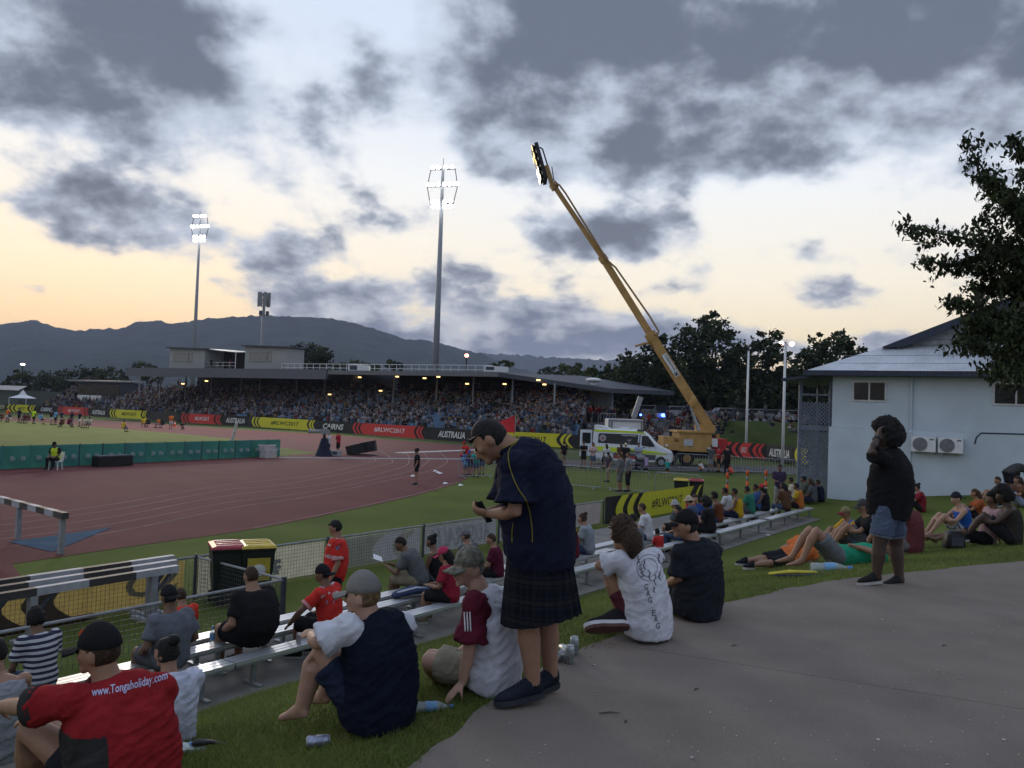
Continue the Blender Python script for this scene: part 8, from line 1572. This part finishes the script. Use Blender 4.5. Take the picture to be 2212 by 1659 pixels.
for k in range(60): 
    q = Q(rs.uniform(1205, 1330), 880, rs.uniform(90.5, 95)); cand.append((lift(q, .55), V(0, 1, 0), 99, 1))
for k in range(520):                     # on the grass bank
    x = rs.uniform(1170, 1745) if k < 330 else rs.uniform(1385, 1560); y = rs.uniform(905, 962)-(x > 1540)*8
    if 1545 < x and rs.rand() < .35: continue
    p = bankpt(x, y); cand.append((p, V(0, 1, 0), 50 if rs.rand() > .14 else 99, 2))
cand.sort(key=lambda c: c[0][1]+(0 if c[3] < 2 else -4)+rs.rand()*3)
prot = []; CN = ('white', 'pale grey', 'grey', 'charcoal', 'black', 'navy', 'red', 'dark red', 'maroon', 'blue', 'pale blue', 'yellow', 'orange', 'green', 'cream'); PC = {}
for v in range(45):
    mb = MB(); sc_ = v % 15; crowd_person(mb, (0, 0, 0), 0, 1.0, int(rs.choice(4, p=[.2, .3, .3, .2])), 4+int(rs.rand() < .3), 6+int(rs.rand() < .4), sc_, v % 6 == 5, rs); prot.append(mb.data('person', CM)); PC[prot[-1].name] = CN[sc_]
VAR = []
for v in range(64):
    m_ = MB(); crowd_person(m_, (0, 0, 0), 0, 1.0, int(rs.choice(4, p=[.2, .3, .3, .2])), 4+int(rs.rand() < .3), 6+int(rs.rand() < .4), int(rs.choice(15, p=CW)), v % 6 == 5, rs); VAR.append((np.array(m_.v), m_.f, m_.m))
sitp = [p for i, p in enumerate(prot) if i % 6 != 5]; stp = [p for i, p in enumerate(prot) if i % 6 == 5]
NP = sum(1 for o in bpy.data.objects if o.get('category') == 'person'); KEEP = max(120, 298-NP); rest = MB()
for k, (p, nv, r, u) in enumerate(cand):
    phi = math.degrees(math.atan2(nv[0], -nv[1]))*1.0; phi = math.degrees(math.atan2(nv[0], -nv[1])); pose = r == 99; s = rs.uniform(.9, 1.08); ang = rad(180+math.degrees(math.atan2(-nv[0], nv[1]))+rs.uniform(-25, 25))
    dz = -.05 if not pose and u < 2 else (-.30 if not pose else 0)
    if k < KEEP:
        L_ = stp if pose else sitp; w_ = np.array([CW[CN.index(PC[q.name])] for q in L_]); me = L_[rs.choice(len(L_), p=w_/w_.sum())]; o = bpy.data.objects.new('person', me); col.objects.link(o); o.location = tuple(p+V(0, 0, dz)); o.rotation_euler = (0, 0, ang); o.scale = (s, s, s)
        zone = ('standing' if pose else 'seated')+' spectator in '+PC[me.name]+' top '+('on the grass bank behind the boards' if u == 2 else 'in the packed seats of the distant stand'); tag(o, zone, 'person', 'spectators on the grass bank' if u == 2 else 'spectators in the stand')
    else:
        v_, f_, mm_ = VAR[rs.randint(10)*6+5 if pose else rs.randint(12)*5 % 64]
        if not pose:
            q_ = rs.randint(64); q_ = q_-1 if q_ % 6 == 5 else q_; v_, f_, mm_ = VAR[q_]
        c_, s_ = math.cos(ang)*s, math.sin(ang)*s; w_ = np.stack([v_[:, 0]*c_-v_[:, 1]*s_, v_[:, 0]*s_+v_[:, 1]*c_, v_[:, 2]*s], 1)+p+V(0, 0, dz)
        o_ = len(rest.v); rest.v.extend(w_.tolist()); rest.f.extend([tuple(o_+i for i in q) for q in f_]); rest.m.extend(mm_)
o = rest.build('crowd', CM, fix=False); tag(o, 'dense far crowd filling the rest of the stand and bank', 'crowd', kind='stuff')
print('crowd', len(cand), KEEP)
# camera crew on the roof deck
for k, (x, lab) in enumerate(((456, 'crew member in black on the roof camera deck, left'), (475, 'crew member in grey on the roof camera deck, middle'), (497, 'crew member in red on the roof camera deck, right'))):
    q = lift(Q(x, 797, 130), 6.25); mb = MB(); crowd_person(mb, (0, 0, 0), 170, 1.0, 1, 4, 6, (4, 3, 6)[k], True, rs); o = bpy.data.objects.new('person', mb.data('person', CM)); col.objects.link(o); o.location = tuple(q); tag(o, lab, 'person')
# parked cars behind the bank
def car(p, rz, c, lab):
    r = thing('parked_car', p, lab, 'car', 'cars parked beyond the bank'); ca, sa = math.cos(rz), math.sin(rz); X = lambda x, y, z: V(p)+V(x*ca-y*sa, x*sa+y*ca, z)
    prof = [(-2.2, .3), (-2.25, .8), (-2.0, .95), (-1.5, 1.45), (.5, 1.48), (1.2, 1.0), (2.1, .88), (2.25, .6), (2.2, .3)]
    mb = MB(); n_ = len(prof); v = [X(x, y, z) for y in (-.85, .85) for x, z in prof]; tr_ = delaunay_fill(prof); mb.add(v, [tuple(t) for t in tr_]+[tuple(n_+i for i in t) for t in tr_]+[(i, (i+1) % n_, n_+(i+1) % n_, n_+i) for i in range(n_)]); mb.build('body', c, r)
    for y in (-.86, .86): mb = MB(); mb.add([X(-1.75, y, .98), X(.95, y, .98), X(.4, y, 1.4), X(-1.4, y, 1.38)], [(0, 1, 2, 3)]); mb.build('window', M_glass, r)
    for x in (-1.4, 1.4):
        for y in (-.8, .8): MB().rings([[X(x+math.cos(t)*.32, y+o, .32+math.sin(t)*.32) for t in np.linspace(0, 6.283, 12, endpoint=False)] for o in (-.1, .1)]).build('wheel', M_tyre, r)
CL = [mat('car_white', (.26, .27, .29), rough=.3), mat('car_silver', (.15, .16, .17), rough=.3, metal=.4), mat('car_dark', (.03, .035, .045), rough=.3)]
for k, x in enumerate((1402, 1440, 1466, 1500, 1575, 1606, 1640, 1672, 1706)): car(V(*Q(x, 900, 101)[:2], 1.3), .1*(k % 3), CL[(0, 1, 0, 1, 0, 2, 0, 1, 0)[k]], ('white', 'silver', 'white', 'silver', 'white', 'dark', 'white', 'silver', 'white')[k]+' car under the trees, '+('first', 'second', 'third', 'fourth', 'fifth', 'sixth', 'seventh', 'eighth', 'ninth')[k]+' from the left')
c = Q(1431, 893, 96); r = thing('police_car', lift(c, 1.2), 'pale car with glowing blue beacon beyond the bank', 'car'); MB().box(lift(c, 1.6), (1.6, 1.4, .5)).build('body', CL[0], r); MB().box(lift(c, 2.3), (1.3, 1.2, .9)).build('cabin', M_glass, r); MB().ell(Q(1433, 897, 95), .26, .2, .2).build('beacon', M_lampb, r); MB().ell(Q(1384, 896, 95), .14, .12, .12).build('beacon', M_lampb, r)
# ------------------------------------------------------------------ settle the cloth and skin surfaces
finalize()
for fn in LATE: fn()
for o in [o for o in bpy.data.objects if o.type == 'EMPTY' and not o.children and o.get('category')]: bpy.data.objects.remove(o)
